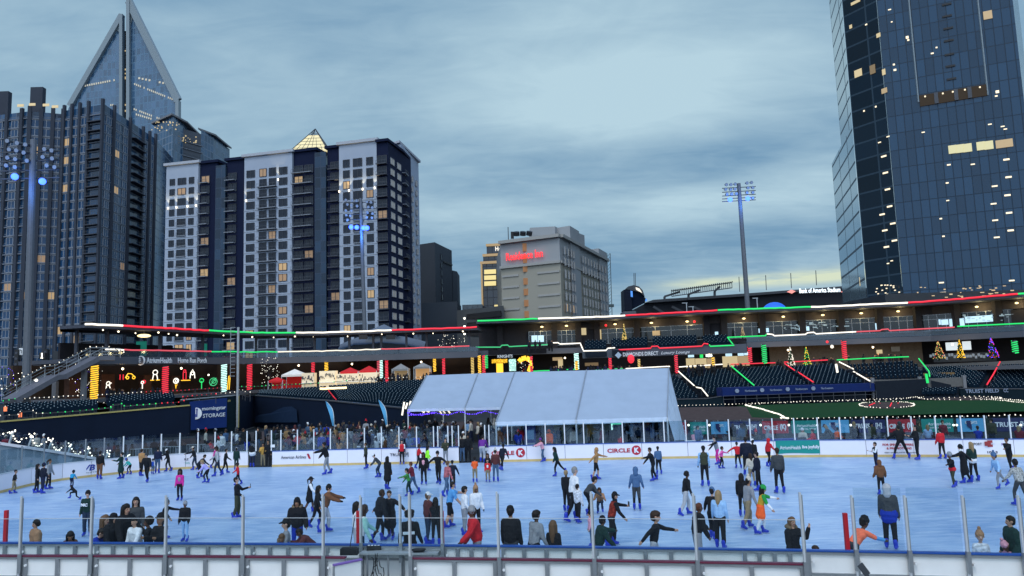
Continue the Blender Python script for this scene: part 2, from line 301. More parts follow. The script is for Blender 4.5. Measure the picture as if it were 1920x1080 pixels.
def person(px, fy, hy, head, pose, top, pants, hair='short:dark', hat='', opt='', label='', group=None, vox=None, skin=None, skates=True, base=None, name='person', **mod):
    """one person: picture x and feet y fix the spot on the ice, head y the size; head = heading in degrees (0 to the right, 90 away)"""
    if pose == 'out' and abs(math.sin(R(head))) < .5: mod = dict(dict(sl=66, sr=-52, al=22, ar=22), **mod)
    p = dict(lean=0, hl=0, hr=0, kl=0, kr=0, ol=3, orr=3, al=8, ar=8, sl=0, sr=0, el=10, er=10, hp=0, tw=0); p.update(POSES[pose]); p.update(mod)
    if base is None: bx, by = G(px, fy)
    else: bx, by = base[:2]
    bz = 0 if base is None else base[2]
    top_m = cloth(top); pant_m = cloth(pants); o = opt.split(); od = dict((x.split(':')+['1'])[:2] for x in o)
    si = skin if skin is not None else (PEOPLE and (len(PEOPLE)*7) % 4 or 0); sk = SKM[si % 4]
    sleeve = cloth(od['sleeve']) if 'sleeve' in od else top_m; fore = sk if 'tee' in od else (cloth(od['fore']) if 'fore' in od else sleeve)
    shin = sk if 'shorts' in od else (cloth(od['shin']) if 'shin' in od else pant_m); hand_m = cm('black') if 'gloves' in od else sk
    pad = .02+(.028 if 'puffer' in od else 0)+(.014 if 'coat' in od else 0); loose = .016 if 'loose' in od else 0.004; kid = 'kid' in od
    h = R(head); f = np.array([math.cos(h), math.sin(h), 0]); l = np.array([-math.sin(h), math.cos(h), 0]); u = np.array([0, 0, 1.0])
    sd = lambda a, b=0, s=1: (-math.cos(R(a))*u+math.sin(R(a))*f)*math.cos(R(b))+l*s*math.sin(R(b))
    t = u*math.cos(R(p['lean']))+f*math.sin(R(p['lean'])); n = f*math.cos(R(p['lean']))-u*math.sin(R(p['lean']))
    tw = R(p['tw']); lt = l*math.cos(tw)-n*math.sin(tw)
    caps = []; C = lambda a, ra, b, rb, m: caps.append((a, ra, b, rb, m)); pel = np.zeros(3); ank = []
    hs = 1.22 if kid else 1.0; TL = .50 if not kid else .46
    for s, a, k, ab in ((1, p['hl'], p['kl'], p['ol']), (-1, p['hr'], p['kr'], p['orr'])):
        hip = pel+l*s*.085-u*.02; kn = hip+.42*sd(a, ab, s); an = kn+.40*sd(a-k, ab*.7, s)
        C(hip, .092+loose, kn, .062+loose, pant_m); C(kn, .06+loose, an+(kn-an)*.25, .045+loose*1.5, shin); C(an+(kn-an)*.3, .043+loose*1.5, an, .04, shin); ank.append((an, R(a-k), s))
    C(pel+l*.06, .105, pel-l*.06, .105, pant_m); C(pel+t*.04+l*.05, .108+pad*.5, pel+t*.04-l*.05, .108+pad*.5, pant_m if 'crop' in od else top_m)
    wa = pel+t*.2; ch = pel+t*(TL-.12); nk = pel+t*TL
    C(pel+t*.08+l*.04, .105+pad, wa+lt*.045, .10+pad, top_m); C(pel+t*.08-l*.04, .105+pad, wa-lt*.045, .10+pad, top_m)
    C(wa+lt*.04, .10+pad, ch+lt*.08, .105+pad, top_m); C(wa-lt*.04, .10+pad, ch-lt*.08, .105+pad, top_m); C(ch+lt*.07, .105+pad, ch-lt*.07, .105+pad, top_m)
    C(ch+t*.06+lt*.1, .065+pad, ch+t*.06-lt*.1, .065+pad, top_m); C(ch+t*.07, .07+pad, nk, .058, top_m)
    if 'skirt' in od or 'coatlong' in od:
        L = .42 if 'coatlong' in od else .3; m = cloth(od['skirt']) if od.get('skirt', '1') != '1' else top_m
        for s in (1, -1): C(pel+t*.05+l*s*.05, .12+pad, pel-u*L+l*s*.07+f*.03, .125+pad, m); C(pel+t*.02+l*s*.03, .12, pel-u*(L-.02)+l*s*.06-f*.04, .12+pad, m)
    if 'wrap' in od: C(pel+l*.07, .13+pad, pel-l*.07, .13+pad, cloth(od['wrap'])); C(pel-u*.12+l*.07, .11+pad, pel-u*.12-l*.07, .11+pad, cloth(od['wrap']))
    if 'hem' in od: C(pel+l*.07-u*.02, .122+pad, pel-l*.07-u*.02, .122+pad, cloth(od['hem']))
    if 'shirt' in od: C(ch+n*.06-t*.04, .075+pad, wa+n*.055, .07+pad, cloth(od['shirt']))
    ht = (u*.75+t*.5); ht = ht/np.linalg.norm(ht)*math.cos(R(p['hp']))+f*math.sin(R(-p['hp'])); ht /= np.linalg.norm(ht); hf = f-ht*(f@ht); hf /= np.linalg.norm(hf); hy_ = R(p.get('look', 0))
    hl_ = np.cross(ht, hf); hf = hf*math.cos(hy_)+hl_*math.sin(hy_); hl_ = np.cross(ht, hf)
    C(nk, .052, nk+ht*.08, .05, sk); hc = nk+ht*(.08+.105*hs); HL = lambda x, y, z: hc+(hf*x+hl_*y+ht*z)*hs
    near = (vox or 1) < .02; vx = vox or .026
    C(HL(-.01, 0, .03), .092*hs, HL(.0, 0, .02), .09*hs, sk); C(HL(.0, 0, .0), .083*hs, HL(.025, 0, -.065), .056*hs, sk)
    C(HL(.085, 0, .0), .012*hs, HL(.1, 0, -.028), .017*hs, sk)
    if near:
        for s in (1, -1): C(HL(-.005, s*.086, .005), .018*hs, HL(-.01, s*.09, -.02), .012*hs, sk); C(HL(.078, s*.034, .018), .013*hs, HL(.08, s*.03, .018), .013*hs, M['eye'])
        C(HL(.078, .018, -.052), .012*hs, HL(.078, -.018, -.052), .012*hs, M['lips'])
    if 'scarf' in od: C(nk+ht*.03+hf*.02, .085, nk+ht*.06, .085, cloth(od['scarf']))
    hands = []
    for s, a, ab, e in ((1, p['sl'], p['al'], p['el']), (-1, p['sr'], p['ar'], p['er'])):
        sh = ch+t*.065+lt*s*(.165 if not kid else .15); el = sh+.27*sd(a, ab, s); wr = el+.24*sd(a+e, ab*.75, s); d = (wr-el)/np.linalg.norm(wr-el)
        C(sh, .06+pad*.9, el, .047+pad*.7, sleeve); C(el, .045+pad*.7, wr, .033+pad*.7, fore)
        if 'tee' in od: C(sh, .064+pad, sh+(el-sh)*.55, .06+pad, sleeve)
        side = np.cross(d, lt); side = side/(np.linalg.norm(side)+1e-6); pw = side; C(wr, .03, wr+d*.06, .036, hand_m)
        if near:
            for i, (o_, L) in enumerate(((-.03, .066), (-.01, .078), (.01, .074), (.03, .058))):
                b0 = wr+d*.075+pw*o_; k1 = b0+d*L*.55; cv = lt*(-s)*.02; C(b0, .0105, k1, .0095, hand_m); C(k1, .0095, k1+d*L*.4+cv, .0085, hand_m)
            C(wr+d*.03-pw*.03, .013, wr+d*.075-pw*.055-lt*s*.01, .01, hand_m)
        else: C(wr+d*.06, .036, wr+d*.13-lt*s*.02, .022, hand_m); C(wr+d*.02, .018, wr+d*.07-pw*.045, .014, hand_m)
        hands.append(wr+d*.09)
    if not skates:
        for an, pa, s in ank: C(an-u*.035-f*.04, .042, an+f*.13-u*.045, .036, cm('black') if si % 2 else cm('dgrey'))
    az = .13 if skates else .085; mz = min(a[0][2] for a in ank); sh0 = np.array([0, 0, az-mz]); mid = (ank[0][0]+ank[1][0])/2*.6; off = np.array([-mid[0], -mid[1], sh0[2]])
    if pose == 'sit': off = np.array([0, 0, az-mz])
    ztop = (hc+off)[2]+.12*hs+(.05 if hat else 0)
    if base is None: sc = (P(px, hy, by)[2])/ztop
    else: sc = hy/1.80*(1.0)
    if base is None and fy > 1040:
        q0 = proj(tuple(np.array((bx, by, 0))+(hc+off)*sc)); bx += (px-q0[0])/FOC*by
    loc = (bx, by, bz); caps = [(tuple((np.array(a)+off)*sc), ra*sc, tuple((np.array(b)+off)*sc), rb*sc, m) for a, ra, b, rb, m in caps]
    me = remesh(caps, vx*max(.75, sc), None, name); T = Matrix.Translation(Vector(loc))
    root = thing(name, label, 'person', loc, group)
    body = bpy.data.objects.new('body', me); link(body, root, world=loc)
    def child(nm, tk, m, mtx):
        o_ = bpy.data.objects.new(nm, TPL[tk]); link(o_, root, world=loc); o_.matrix_local = mtx
        if m is not None:
            for sl in o_.material_slots: sl.link = 'OBJECT'; sl.material = m
        return o_
    hm = Matrix([list(hf*hs*sc)+[0], list(hl_*hs*sc)+[0], list(ht*hs*sc)+[0], [0, 0, 0, 1]]).transposed(); q = (hc+off)*sc; hm.translation = Vector(q)
    if hair:
        k, c = hair.split(':'); child('hair', k, cm(c, 'hair'), hm)
    if hat:
        for one in hat.split('+'):
            k, c = one.split(':'); child('hood' if 'hood' in k else ('helmet' if k == 'helmet' else 'hat'), k, M['fur'] if c == 'fur' else cloth(c), hm)
    if skates:
        for an, pa, s in ank:
            pt = max(-R(50), min(R(20), pa*.75)) if (an[2]-mz) > .02 else 0; cf = f*math.cos(pt)+u*math.sin(pt); cu = np.cross(cf, l); cu = -cu if cu[2] < 0 else cu
            toe = l*s*.15; cf2 = cf+toe; cf2 /= np.linalg.norm(cf2); cl = np.cross(cu, cf2)
            mm = Matrix([list(cf2*sc)+[0], list(cl*sc)+[0], list(cu*sc)+[0], [0, 0, 0, 1]]).transposed(); mm.translation = Vector((an+off)*sc); child('skate', 'skate', None, mm)
    PEOPLE.append(root); root['_hl'] = 0; del root['_hl']
    return root, [Vector(loc)+Vector((h_+off)*sc) for h_ in hands], Vector(loc)+Vector(q), sc
S = person; N_ = .016; Q_ = .021
# (px, feet y, head-top y, heading, pose, top, pants, hair, hat, options, label)
ROWS = [
(24,926,881,35,'out','black','khaki','buzz:dark','','kid','boy in a black top with arms flung back at the far left'),
(68,925,870,20,'stand','black','black','long:dark','','','woman in all black beside the tall navy figure near the far left boards'),
(79,926,867,60,'pocket','dnavy','navy','short:dark','beanie:navy','coat','tall person in navy between a woman in black and a grey top'),
(90,918,861,10,'stand','grey','black','pony:brown','','','person in a grey top and loose black trousers at the far left curve'),
(134,916,882,100,'bend','turq','navy','short:dark','helmet:navy','kid','child in a bright blue jacket bent over beside the blue lettered board'),
(141,938,909,190,'lunge','black','black','long:dark','','','crouching dark skater lunging left behind the man with the printed hoodie'),
(163,1006,918,285,'stand','dgreen','djeans','short:dark','beanie:black','loose','man in a dark hoodie with white letters and a black beanie'),
(186,899,846,95,'stand','black','brown','short:dark','','loose','man seen from behind in a black sweater and brown trousers at the left boards'),
(227,898,848,190,'phone','dgreen','black','short:dark','','coatlong','person in a long dark green coat looking left at the left boards'),
(243,890,858,180,'bend','teal','black','short:lbrown','beanie:blue','kid','child in teal and blue stooping along the boards behind the long dark green coat'),
(264,893,842,70,'stand','tan','black','short:brown','','puffer gloves','person in a mustard tan jacket facing the left boards'),
(276,904,848,270,'glide','black','black','short:dark','beanie:dgrey','puffer','person in a black puffer and grey beanie gliding toward the camera near the left boards'),
(286,889,860,90,'stand','blue','jeans','short:dark','','kid sleeve:white','child in a blue and white jersey between the black puffer and the navy jacket'),
(295,888,838,100,'stand','navy','jeans','short:dark','','','man in a navy jacket and blue jeans facing the left boards'),
(316,884,841,185,'reach','black','black','long:dark','beanie:white','','girl in black with a white beanie holding the boards with one hand'),
(337,939,879,275,'stand','magenta','black','long:dark','','shirt:grey kid','girl in a hot pink jacket and black flared trousers skating toward the camera'),
(366,881,836,190,'reach','black','djeans','short:dark','cap:cream','','person in a black jacket and pale cap reaching left beside the small sponsor panel'),
(373,897,853,10,'bend','dnavy','black','short:dark','','','skater doubled over in a navy shirt behind the lavender child'),
(388,906,862,190,'bend','lavender','black','short:blond','','kid','child in a lavender shirt leaning forward with arms out to the left'),
(393,877,846,190,'stand','black','black','short:dark','','kid shirt:neon wrap:neon','child wearing a neon green safety vest by the far left boards'),
(401,878,838,20,'step','magenta','black','short:dark','','','person in a magenta jacket behind the neon vest child'),
(409,893,837,200,'step','lgrey','djeans','short:dark','','sleeve:lgrey shirt:black','man in a black vest over a light grey top skating left'),
(421,888,842,20,'step','black','black','short:dark','','','person in black just right of the man in the black vest'),
(425,876,851,20,'bend','cream','black','short:dark','','kid','stooping child in a cream jacket close to the far left boards'),
(443,882,838,100,'stand','dgreen','dgreen','short:dark','beanie:grey','','person in a dark green coat standing against the boards left of the gate'),
(447,909,867,200,'step','red','black','short:dark','','kid gloves','small child in a red hoodie just behind the man holding up a phone'),
(443,973,895,10,'phone','black','olive','short:dark','','loose','man in a black hoodie and olive trousers holding up a phone'),
(473,876,828,95,'stand','black','navy','short:dark','','puffer hem:white coat','large person in a black jacket with a white hem beside the rink gate'),
(614,890,829,195,'reach','black','grey','short:dark','','puffer','man in a black jacket stretching his arm left before the airline board'),
(687,879,830,200,'stand','olive','black','short:brown','','','skater in an olive jacket with one hand raised near the far boards'),
(711,896,849,195,'bend','dgrey','djeans','short:brown','cap:white','','stooping skater in a grey top and white cap'),
(726,918,856,60,'stand','black','black','long:dark','','skirt coatlong','woman in a long black dress seen from behind in mid rink'),
(754,871,825,275,'stand','red','black','short:dark','','sleeve:white fore:navy','skater in a red white and navy jacket standing at the bank panel'),
(784,878,833,20,'step','red','black','short:brown','','kid','child in a red top leaning along the far boards'),
(799,884,836,20,'glide','neon','djeans','long:dark','','hem:neon','skater in a neon yellow top near the far boards'),
(795,909,848,270,'stand','black','black','long:dark','','shirt:pink','woman in a black jacket over a pink shirt skating toward the camera'),
(823,908,844,255,'out','black','black','short:brown','beanie:black','','woman in a black jacket with white print and black beanie holding a hand'),
(836,871,822,265,'hands','olive','grey','short:dark','','coat','person in an olive parka standing near the far gate'),
(836,931,865,40,'glide','plaid','jeans','short:lbrown','','','skater in a pink plaid shirt and blue jeans'),
(849,919,864,95,'push','dnavy','black','short:dark','','','boy in a dark navy shirt right of the plaid shirt'),
(776,926,866,170,'glide','maroon','jeans','short:red','','','woman in a maroon sweater bending over the child in green'),
(768,930,878,185,'reach','gcamo','dgreen','short:dark','','kid gloves','small child in a green patterned jacket stretching an arm left'),
(579,962,893,10,'step','black','black','pony:dark','cap:black','shirt:white sleeve:white shorts skirt:black','woman in a black cap with white top black shorts and white socks'),
(591,988,911,20,'glide','black','black','long:dark','','','person in black with arm trailing left behind the brown jacket'),
(608,999,907,5,'reach2','brown','lgrey','short:brown','beanie:black','puffer gloves loose','man in a brown jacket and light grey trousers with arms held forward'),
(669,1046,941,30,'stand','white','lgrey','long:dark','','','woman in a white vest partly behind the red goal line post'),
(709,1018,919,30,'glide','black','black','short:brown','','puffer coat','man in a black hooded top holding a hand in front of the timing table'),
(733,1012,919,260,'out','black','black','short:brown','','coatlong coat','woman in a long black coat beside the man in the black top'),
(802,1022,921,30,'stand','burgundy','djeans','short:lbrown','cap:white','puffer','man in a rust maroon pullover and white cap'),
(818,1024,932,95,'stand','black','black','long:dark','beanie:black','coat','person in a black jacket with gold print close beside the rust pullover'),
(842,990,904,20,'reach','sky','black','short:dark','','tee shorts loose','man in a sky blue T-shirt and black shorts leaning forward'),
(871,1004,912,20,'pocket','white','grey','mop:dark','','loose','young man in a white hoodie and grey trousers'),
(893,1000,908,300,'stand','white','black','long:blond','pombeanie:camel','puffer gloves','blonde woman in a white puffer jacket and tan bobble hat'),
(891,905,856,95,'hands','orange','khaki','short:dark','','kid','child in an orange red jacket seen from behind, left one of a pair'),
(915,904,860,270,'stand','red','khaki','short:dark','','kid shirt:white','child in a red jacket with a white front patch beside the tall adult in jeans'),
(915,896,850,275,'stand','black','black','long:brown','','kid','dark haired child directly behind the red jacket with the white patch'),
(930,904,841,90,'stand','burgundy','jeans','short:dark','pombeanie:cream','','adult in a dark red and grey sweater blue jeans and cream beanie'),
(941,884,833,60,'push','dnavy','black','short:dark','','','person in black passing in front of the red lettered sponsor board'),
(905,869,817,85,'bend','purple','lgrey','short:dark','','loose','person in a purple hoodie bending at the open gate'),
(1019,866,820,200,'reach2','pink','jeans','short:brown','beanie:purple','','woman in a pink jacket and purple beanie leaning on the far boards'),
(1049,893,838,185,'push','dgreen','black','long:dark','','coat','long haired skater in a dark green jacket kicking one leg back'),
(1117,900,838,350,'out','tan','black','','hood:tan','shorts','skater in a tan hooded top and black shorts with arms spread'),
(1227,902,839,190,'reach','black','black','short:dark','','hood','skater in black reaching left in front of the grey blue jacket'),
(1236,890,837,100,'stand','slate','black','short:dark','','','person in a grey blue denim jacket behind the skater in black'),
(1195,957,874,80,'pocket','slate','dgrey','','hood:slate','shin:black','skater in a blue hoodie with the hood up and grey shorts seen from behind'),
(1063,960,882,60,'stand','black','black','short:blond','','','person in black almost hidden by the man in the white sweatshirt'),
(1073,978,876,20,'glide','white','black','short:grey','','','grey haired man in a white sweatshirt and dark trousers'),
(1084,981,908,40,'stand','wcamo','black','short:dark','','puffer loose','child in a white and grey patterned winter jacket'),
(1103,966,895,20,'bend','dgrey','black','short:dark','','kid lean:1','boy in a dark leather jacket stooping toward the crouching woman'),
(1126,963,913,260,'crouch','camel','djeans','long:brown','','','woman in a brown vest crouching on the ice'),
(1147,1025,921,10,'reach','rcamo','black','short:dark','cap:black','scarf:black sleeve:black loose','man in a red patterned vest and black cap holding out a phone'),
(1110,1024,956,190,'stand','pink','jeans','short:dark','beanie:black','kid','girl in a pink jacket and dark beanie behind the near glass post'),
(1130,1082,966,15,'reach','dgreen','black','short:dark','beanie:black','puffer','person in a dark puffer and black beanie leaning right close to the boards'),
(1230,1082,958,345,'out','black','lgrey','mop:brown','','kid','brown haired boy in a black sweater with arms out near the boards'),
(1285,967,884,10,'glide','black','lgrey','curly:dark','','loose','boy in a black hoodie and light grey joggers leaning right'),
(1323,913,836,88,'stand','olive','black','short:dark','','sleeve:lblue','man in a dark vest with pale blue sleeves seen from behind'),
(1347,871,818,190,'reach','grey','magenta','pony:dark','','sleeve:black','woman in a grey top and pink trousers pointing left'),
(1353,879,837,350,'out','hotpink','black','short:brown','','kid','little girl in a bright pink coat'),
(1385,879,829,90,'out','red','black','short:dark','','','skater in a red sweater beside the dark group near the far boards'),
(1402,892,820,80,'stand','dnavy','black','short:dark','','puffer','person in a navy coat at the left of the dark huddle'),
(1415,884,822,100,'stand','black','black','short:dark','cap:white','','person with a white cap at the back of the dark huddle'),
(1411,912,850,100,'pocket','cream','khaki','long:brown','','coat','woman in a beige coat inside the dark huddle'),
(1424,921,847,150,'stand','dnavy','black','short:dark','','puffer','man in a navy jacket at the right front of the dark huddle'),
(1442,875,821,20,'step','red','black','','hood:red','','skater in a red hoodie with the hood up left of the green banner'),
(1463,926,840,92,'stand','dgrey','black','short:brown','','coat','man in a charcoal jacket standing with his back turned at mid rink'),
(1311,1066,944,10,'railh','black','grey','short:red','','puffer loose','red haired boy in a black puffer and grey trousers by the near glass post'),
(1338,1013,913,60,'glide','black','black','short:dark','beanie:slate','loose','person in black with a blue knit cap behind the blonde woman'),
(1352,1030,920,60,'stand','lblue','black','long:blond','','loose','long haired blonde woman in a pale blue sweater'),
(1394,970,888,60,'stand','black','black','long:dark','','coat','dark haired person in black behind the grey hoodie with striped beanie'),
(1402,992,893,20,'glide','grey','khaki','short:dark','pombeanie:cream','loose','man in a grey hoodie and striped cream beanie'),
(1427,1002,908,350,'reach','yellow','white','long:dark','helmet:green','skirt:orange sleeve:green fore:white','skater in a patchwork dress of bright colours and a green hat'),
(1485,1100,966,290,'face','black','black','long:lbrown','furhood:fur','coat coatlong','laughing woman in a black parka with a fur hood at the near boards'),
(1528,1100,1023,190,'crouch','royal','black','short:brown','','kid','child whose head just shows above the near boards'),
(1621,1088,967,15,'reach2','coral','dgrey','short:dark','beanie:black','fore:sky sleeve:coral lean:1 kid','boy in an orange T-shirt over blue sleeves stooping by the red post'),
(1672,1031,905,60,'stand','dgrey','black','','hood:lgrey','coat wrap:royal loose','tall skater with a grey hood and a blue jacket round the waist'),
(1654,929,861,85,'pocket','brown','black','','hood:brown','puffer','person in a brown hooded puffer seen from behind'),
(1644,878,829,190,'hands','black','navy','short:dark','','kid shirt:white sleeve:white','child in a black and white jersey by the offers panel'),
(1691,861,797,85,'wide','black','black','short:dark','','puffer','person in a quilted black jacket with legs wide apart at the offers panel'),
(1722,863,797,170,'hands','black','black','short:dark','','coat','person in a plain black coat facing the one in the quilted jacket'),
(1768,861,803,100,'stand','red','black','short:dark','','coat','person in a red ski jacket at the far right boards'),
(1790,914,846,190,'out','black','olive','short:brown','beanie:grey','kid hem:red','boy in black with a grey beanie and red hem held by a hand'),
(1813,907,832,150,'out','black','black','short:dark','beanie:black','coat coatlong scarf:white','woman in a long black coat with a white hood lining'),
(1828,903,829,100,'stand','dgreen','black','long:blond','','hem:white','blonde woman in a dark jacket with a white hem'),
(1879,917,847,185,'push','lblue','grey','short:brown','pombeanie:slate','kid','child in a light blue sweatshirt and blue bobble hat leaning left'),
(1897,886,820,190,'out','black','black','short:dark','','','skater in black with arms spread at the far right'),
(1918,950,860,100,'glide','check','dgrey','short:dark','beanie:black','','person in a black and white checked shirt at the right edge'),
(1837,1112,993,250,'stand','wcamo','khaki','short:dark','pombeanie:camel','kid','small child in a camouflage jacket and tan bobble hat by the near right boards'),
(1893,1114,968,170,'pocket','dgreen','black','short:dark','','puffer coat','man in a dark green puffer at the near right boards'),
(1884,1114,1012,190,'rail','pink','black','short:blond','pombeanie:pink','kid','child in a pink fluffy hat below the man in the green puffer'),
(67,1086,975,235,'stand','camel','black','curly:dark','','puffer','woman with big dark hair in a tan coat at the near rail'),
(132,1086,994,300,'rail','brown','black','long:dark','','kid','long haired girl leaning over the near rail at the left'),
(198,1080,966,350,'stand','black','black','long:lbrown','','shirt:pink kid','long haired girl in black at the left of the group on the near rail'),
(191,1086,992,10,'rail','royal','black','short:dark','','kid puffer','child in a blue jacket bending on the rail below the long haired girl'),
(214,1084,960,335,'railh','black','black','','hood:black','puffer coat','person in a shiny black hooded puffer in the middle of the rail group'),
(237,1080,945,340,'railh','black','black','long:dark','','puffer coat','woman with glasses in a black puffer right of the black hood'),
(255,1045,932,290,'stand','dgrey','lgrey','long:dark','','','long haired girl in a dark top standing behind the rail group'),
(252,1086,970,250,'railh','white','black','buzz:dark','','coat','person in a white fleece leaning on the rail'),
(278,1084,969,200,'stand','black','grey','curly:dark','','kid coat','small child in a black coat and floppy black hat beside the white fleece'),
(301,1086,960,250,'hands','black','lgrey','short:dark','cap:black','kid coat','child in a black coat and fluffy black cap left of the glass post'),
(304,1012,936,10,'reach','black','black','short:dark','beanie:dgrey','','skater in black reaching right behind the glass post near the rail group'),
(347,1016,938,265,'stand','black','lblue','short:brown','beanie:grey','puffer gloves','skater in a black jacket pale jeans and grey beanie coming toward the camera'),
(557,1046,931,275,'pocket','black','royal','long:dark','furhood:fur+beanie:black','coat puffer','woman in a dark parka with a fur hood and blue trousers'),
(536,1088,970,200,'stand','grey','black','short:dark','cap:black','kid','boy in a grey hoodie and black cap beside the woman in the parka'),
(528,1088,995,270,'rail','royal','black','short:lbrown','furhood:fur','kid puffer gloves','child in a blue snow jacket with fur hood hanging over the rail'),
(560,1088,990,200,'rail','burgundy','black','short:dark','','puffer lean:1','person in a shiny brown puffer bent over the near rail'),
(684,1074,947,20,'railh','white','djeans','long:brown','','sleeve:mint','long haired woman in a white vest with mint sleeves right of the red post'),
(768,1090,957,88,'pocket','black','black','curly:dark','','loose','person in a black hoodie with a white stripe across the back at the near boards'),
(884,1090,946,195,'railh','red','grey','short:brown','beanie:grey','puffer','person in a bright red jacket and grey beanie leaning left at the near boards'),
(957,1092,947,75,'stand','black','dgrey','short:dark','beanie:black','coat','man in a black coat and black beanie facing away at the near boards'),
(1006,1094,958,40,'railh','grey','black','mop:dark','','loose','person in a grey hoodie with a hand on the near rail'),
(1037,1094,977,70,'stand','black','black','long:lbrown','','kid','child with very long brown hair beside the grey hoodie'),
]
for r in ROWS:
    px, fy, hy, hd, pose, top, pants, hair, hat, opt, lab = r
    vox = .0165 if fy > 940 else .022; mod = {}
    if 'lean:1' in opt: mod['lean'] = 46
    a = S(px, fy, hy, hd, pose, top, pants, hair, hat, opt, lab, None, vox, (hash_ := sum(map(ord, lab))) % 4, True, **mod)
    if ('holding up a phone' in lab and 'child' not in lab) or 'holding out a phone' in lab:
        h = a[1][0]; q = MB(); q.box(h+Vector((.02, 0, .05)), (.02, .08, .15), .3); q.build('phone', M['black'], None, 'black phone held up by the man in the black hoodie' if 'up a phone' in lab else 'black phone held out by the man in the red vest', 'phone')
    if 'white letters' in lab or 'white stripe' in lab:
        s_ = a[3]; c = a[2]; isn = 'letters' in lab
        if isn: text('NC', (c.x-.12, c.y-.16), (c.x+.12, c.y-.2), c.z-.34, .1, M['letter'], a[0], .02, .02, name='printed_letters')
        else: MB().box((c.x, c.y-.205, c.z-.42), (.3, .02, .07), .1).build('back_stripe', M['letter'], a[0])
# ---- spectators: behind the far glass, in the gate, under the tents, on the right
TOPS = ['black', 'navy', 'dgrey', 'black', 'grey', 'dnavy', 'olive', 'maroon', 'brown', 'slate', 'black', 'white', 'royal', 'red', 'dgreen', 'dnavy', 'tan', 'dgrey', 'jeans', 'black', 'djeans', 'burgundy', 'navy']
CNAME = dict(black='black', navy='navy', dgrey='charcoal', grey='grey', dnavy='dark navy', olive='olive', maroon='maroon', brown='brown', slate='slate blue', camel='camel', white='white', royal='royal blue', red='red', lgrey='pale grey', dgreen='dark green', pink='pink', tan='tan', cream='cream', jeans='denim', djeans='dark denim', burgundy='dark red', gold='golden yellow', lblue='light blue', orange='orange')
HN = {'short': 'short hair', 'long': 'long hair', 'curly': 'curly hair', 'pony': 'ponytail', 'beanie': 'beanie', 'cap': 'cap', 'hood': 'hood up', 'pombeanie': 'bobble hat', '': ''}
used_lab = set()
def spectator(px, D, hgt, pose, where, top=None, hd=None, zb=-.02, py=None, hat=None, group='spectators around the rink'):
    x, y = XY(px, py or 800, D); top = top or rnd.choice(TOPS); hair = rnd.choice(['short:dark', 'short:brown', 'long:dark', 'long:brown', 'short:dark', 'pony:dark', 'curly:dark', 'long:blond'])
    if hat is None: hat = rnd.choice(['', '', '', 'beanie:black', 'beanie:grey', 'cap:navy', 'hood', 'beanie:white', 'pombeanie:red', 'cap:black', 'beanie:cream'])
    if hat == 'hood': hat = 'hood:'+top
    pants = rnd.choice(['black', 'djeans', 'jeans', 'dgrey', 'navy', 'khaki']); k, c = (hat.split(':')+[''])[:2] if hat else (hair.split(':'))
    verb = {'sit': 'sitting', 'stand': 'standing', 'hands': 'hands joined', 'pocket': 'hands in pockets', 'walk': 'walking', 'phone': 'hand raised', 'rail': 'leaning forward', 'bend': 'stooping'}.get(pose, 'standing')
    CN2 = dict(CNAME); hn = (CN2.get(c, c)+' ' if k != 'hood' else '')+HN[k]
    for tail in ('', *[', %s trousers' % CN2.get(pants, pants)], ', legs apart'):
        lab = '%s, spectator in %s, %s, %s%s' % (verb, CN2.get(top, top), hn.replace('dark navy', 'navy'), where, tail)
        if lab not in used_lab: break
    used_lab.add(lab)
    person(0, 0, hgt, rnd.uniform(0, 360) if hd is None else hd, pose, top, pants, hair, hat, rnd.choice(['', 'puffer', 'coat', 'loose', 'puffer coat']), lab, group, .042, rnd.randrange(4), False, (x, y, zb))
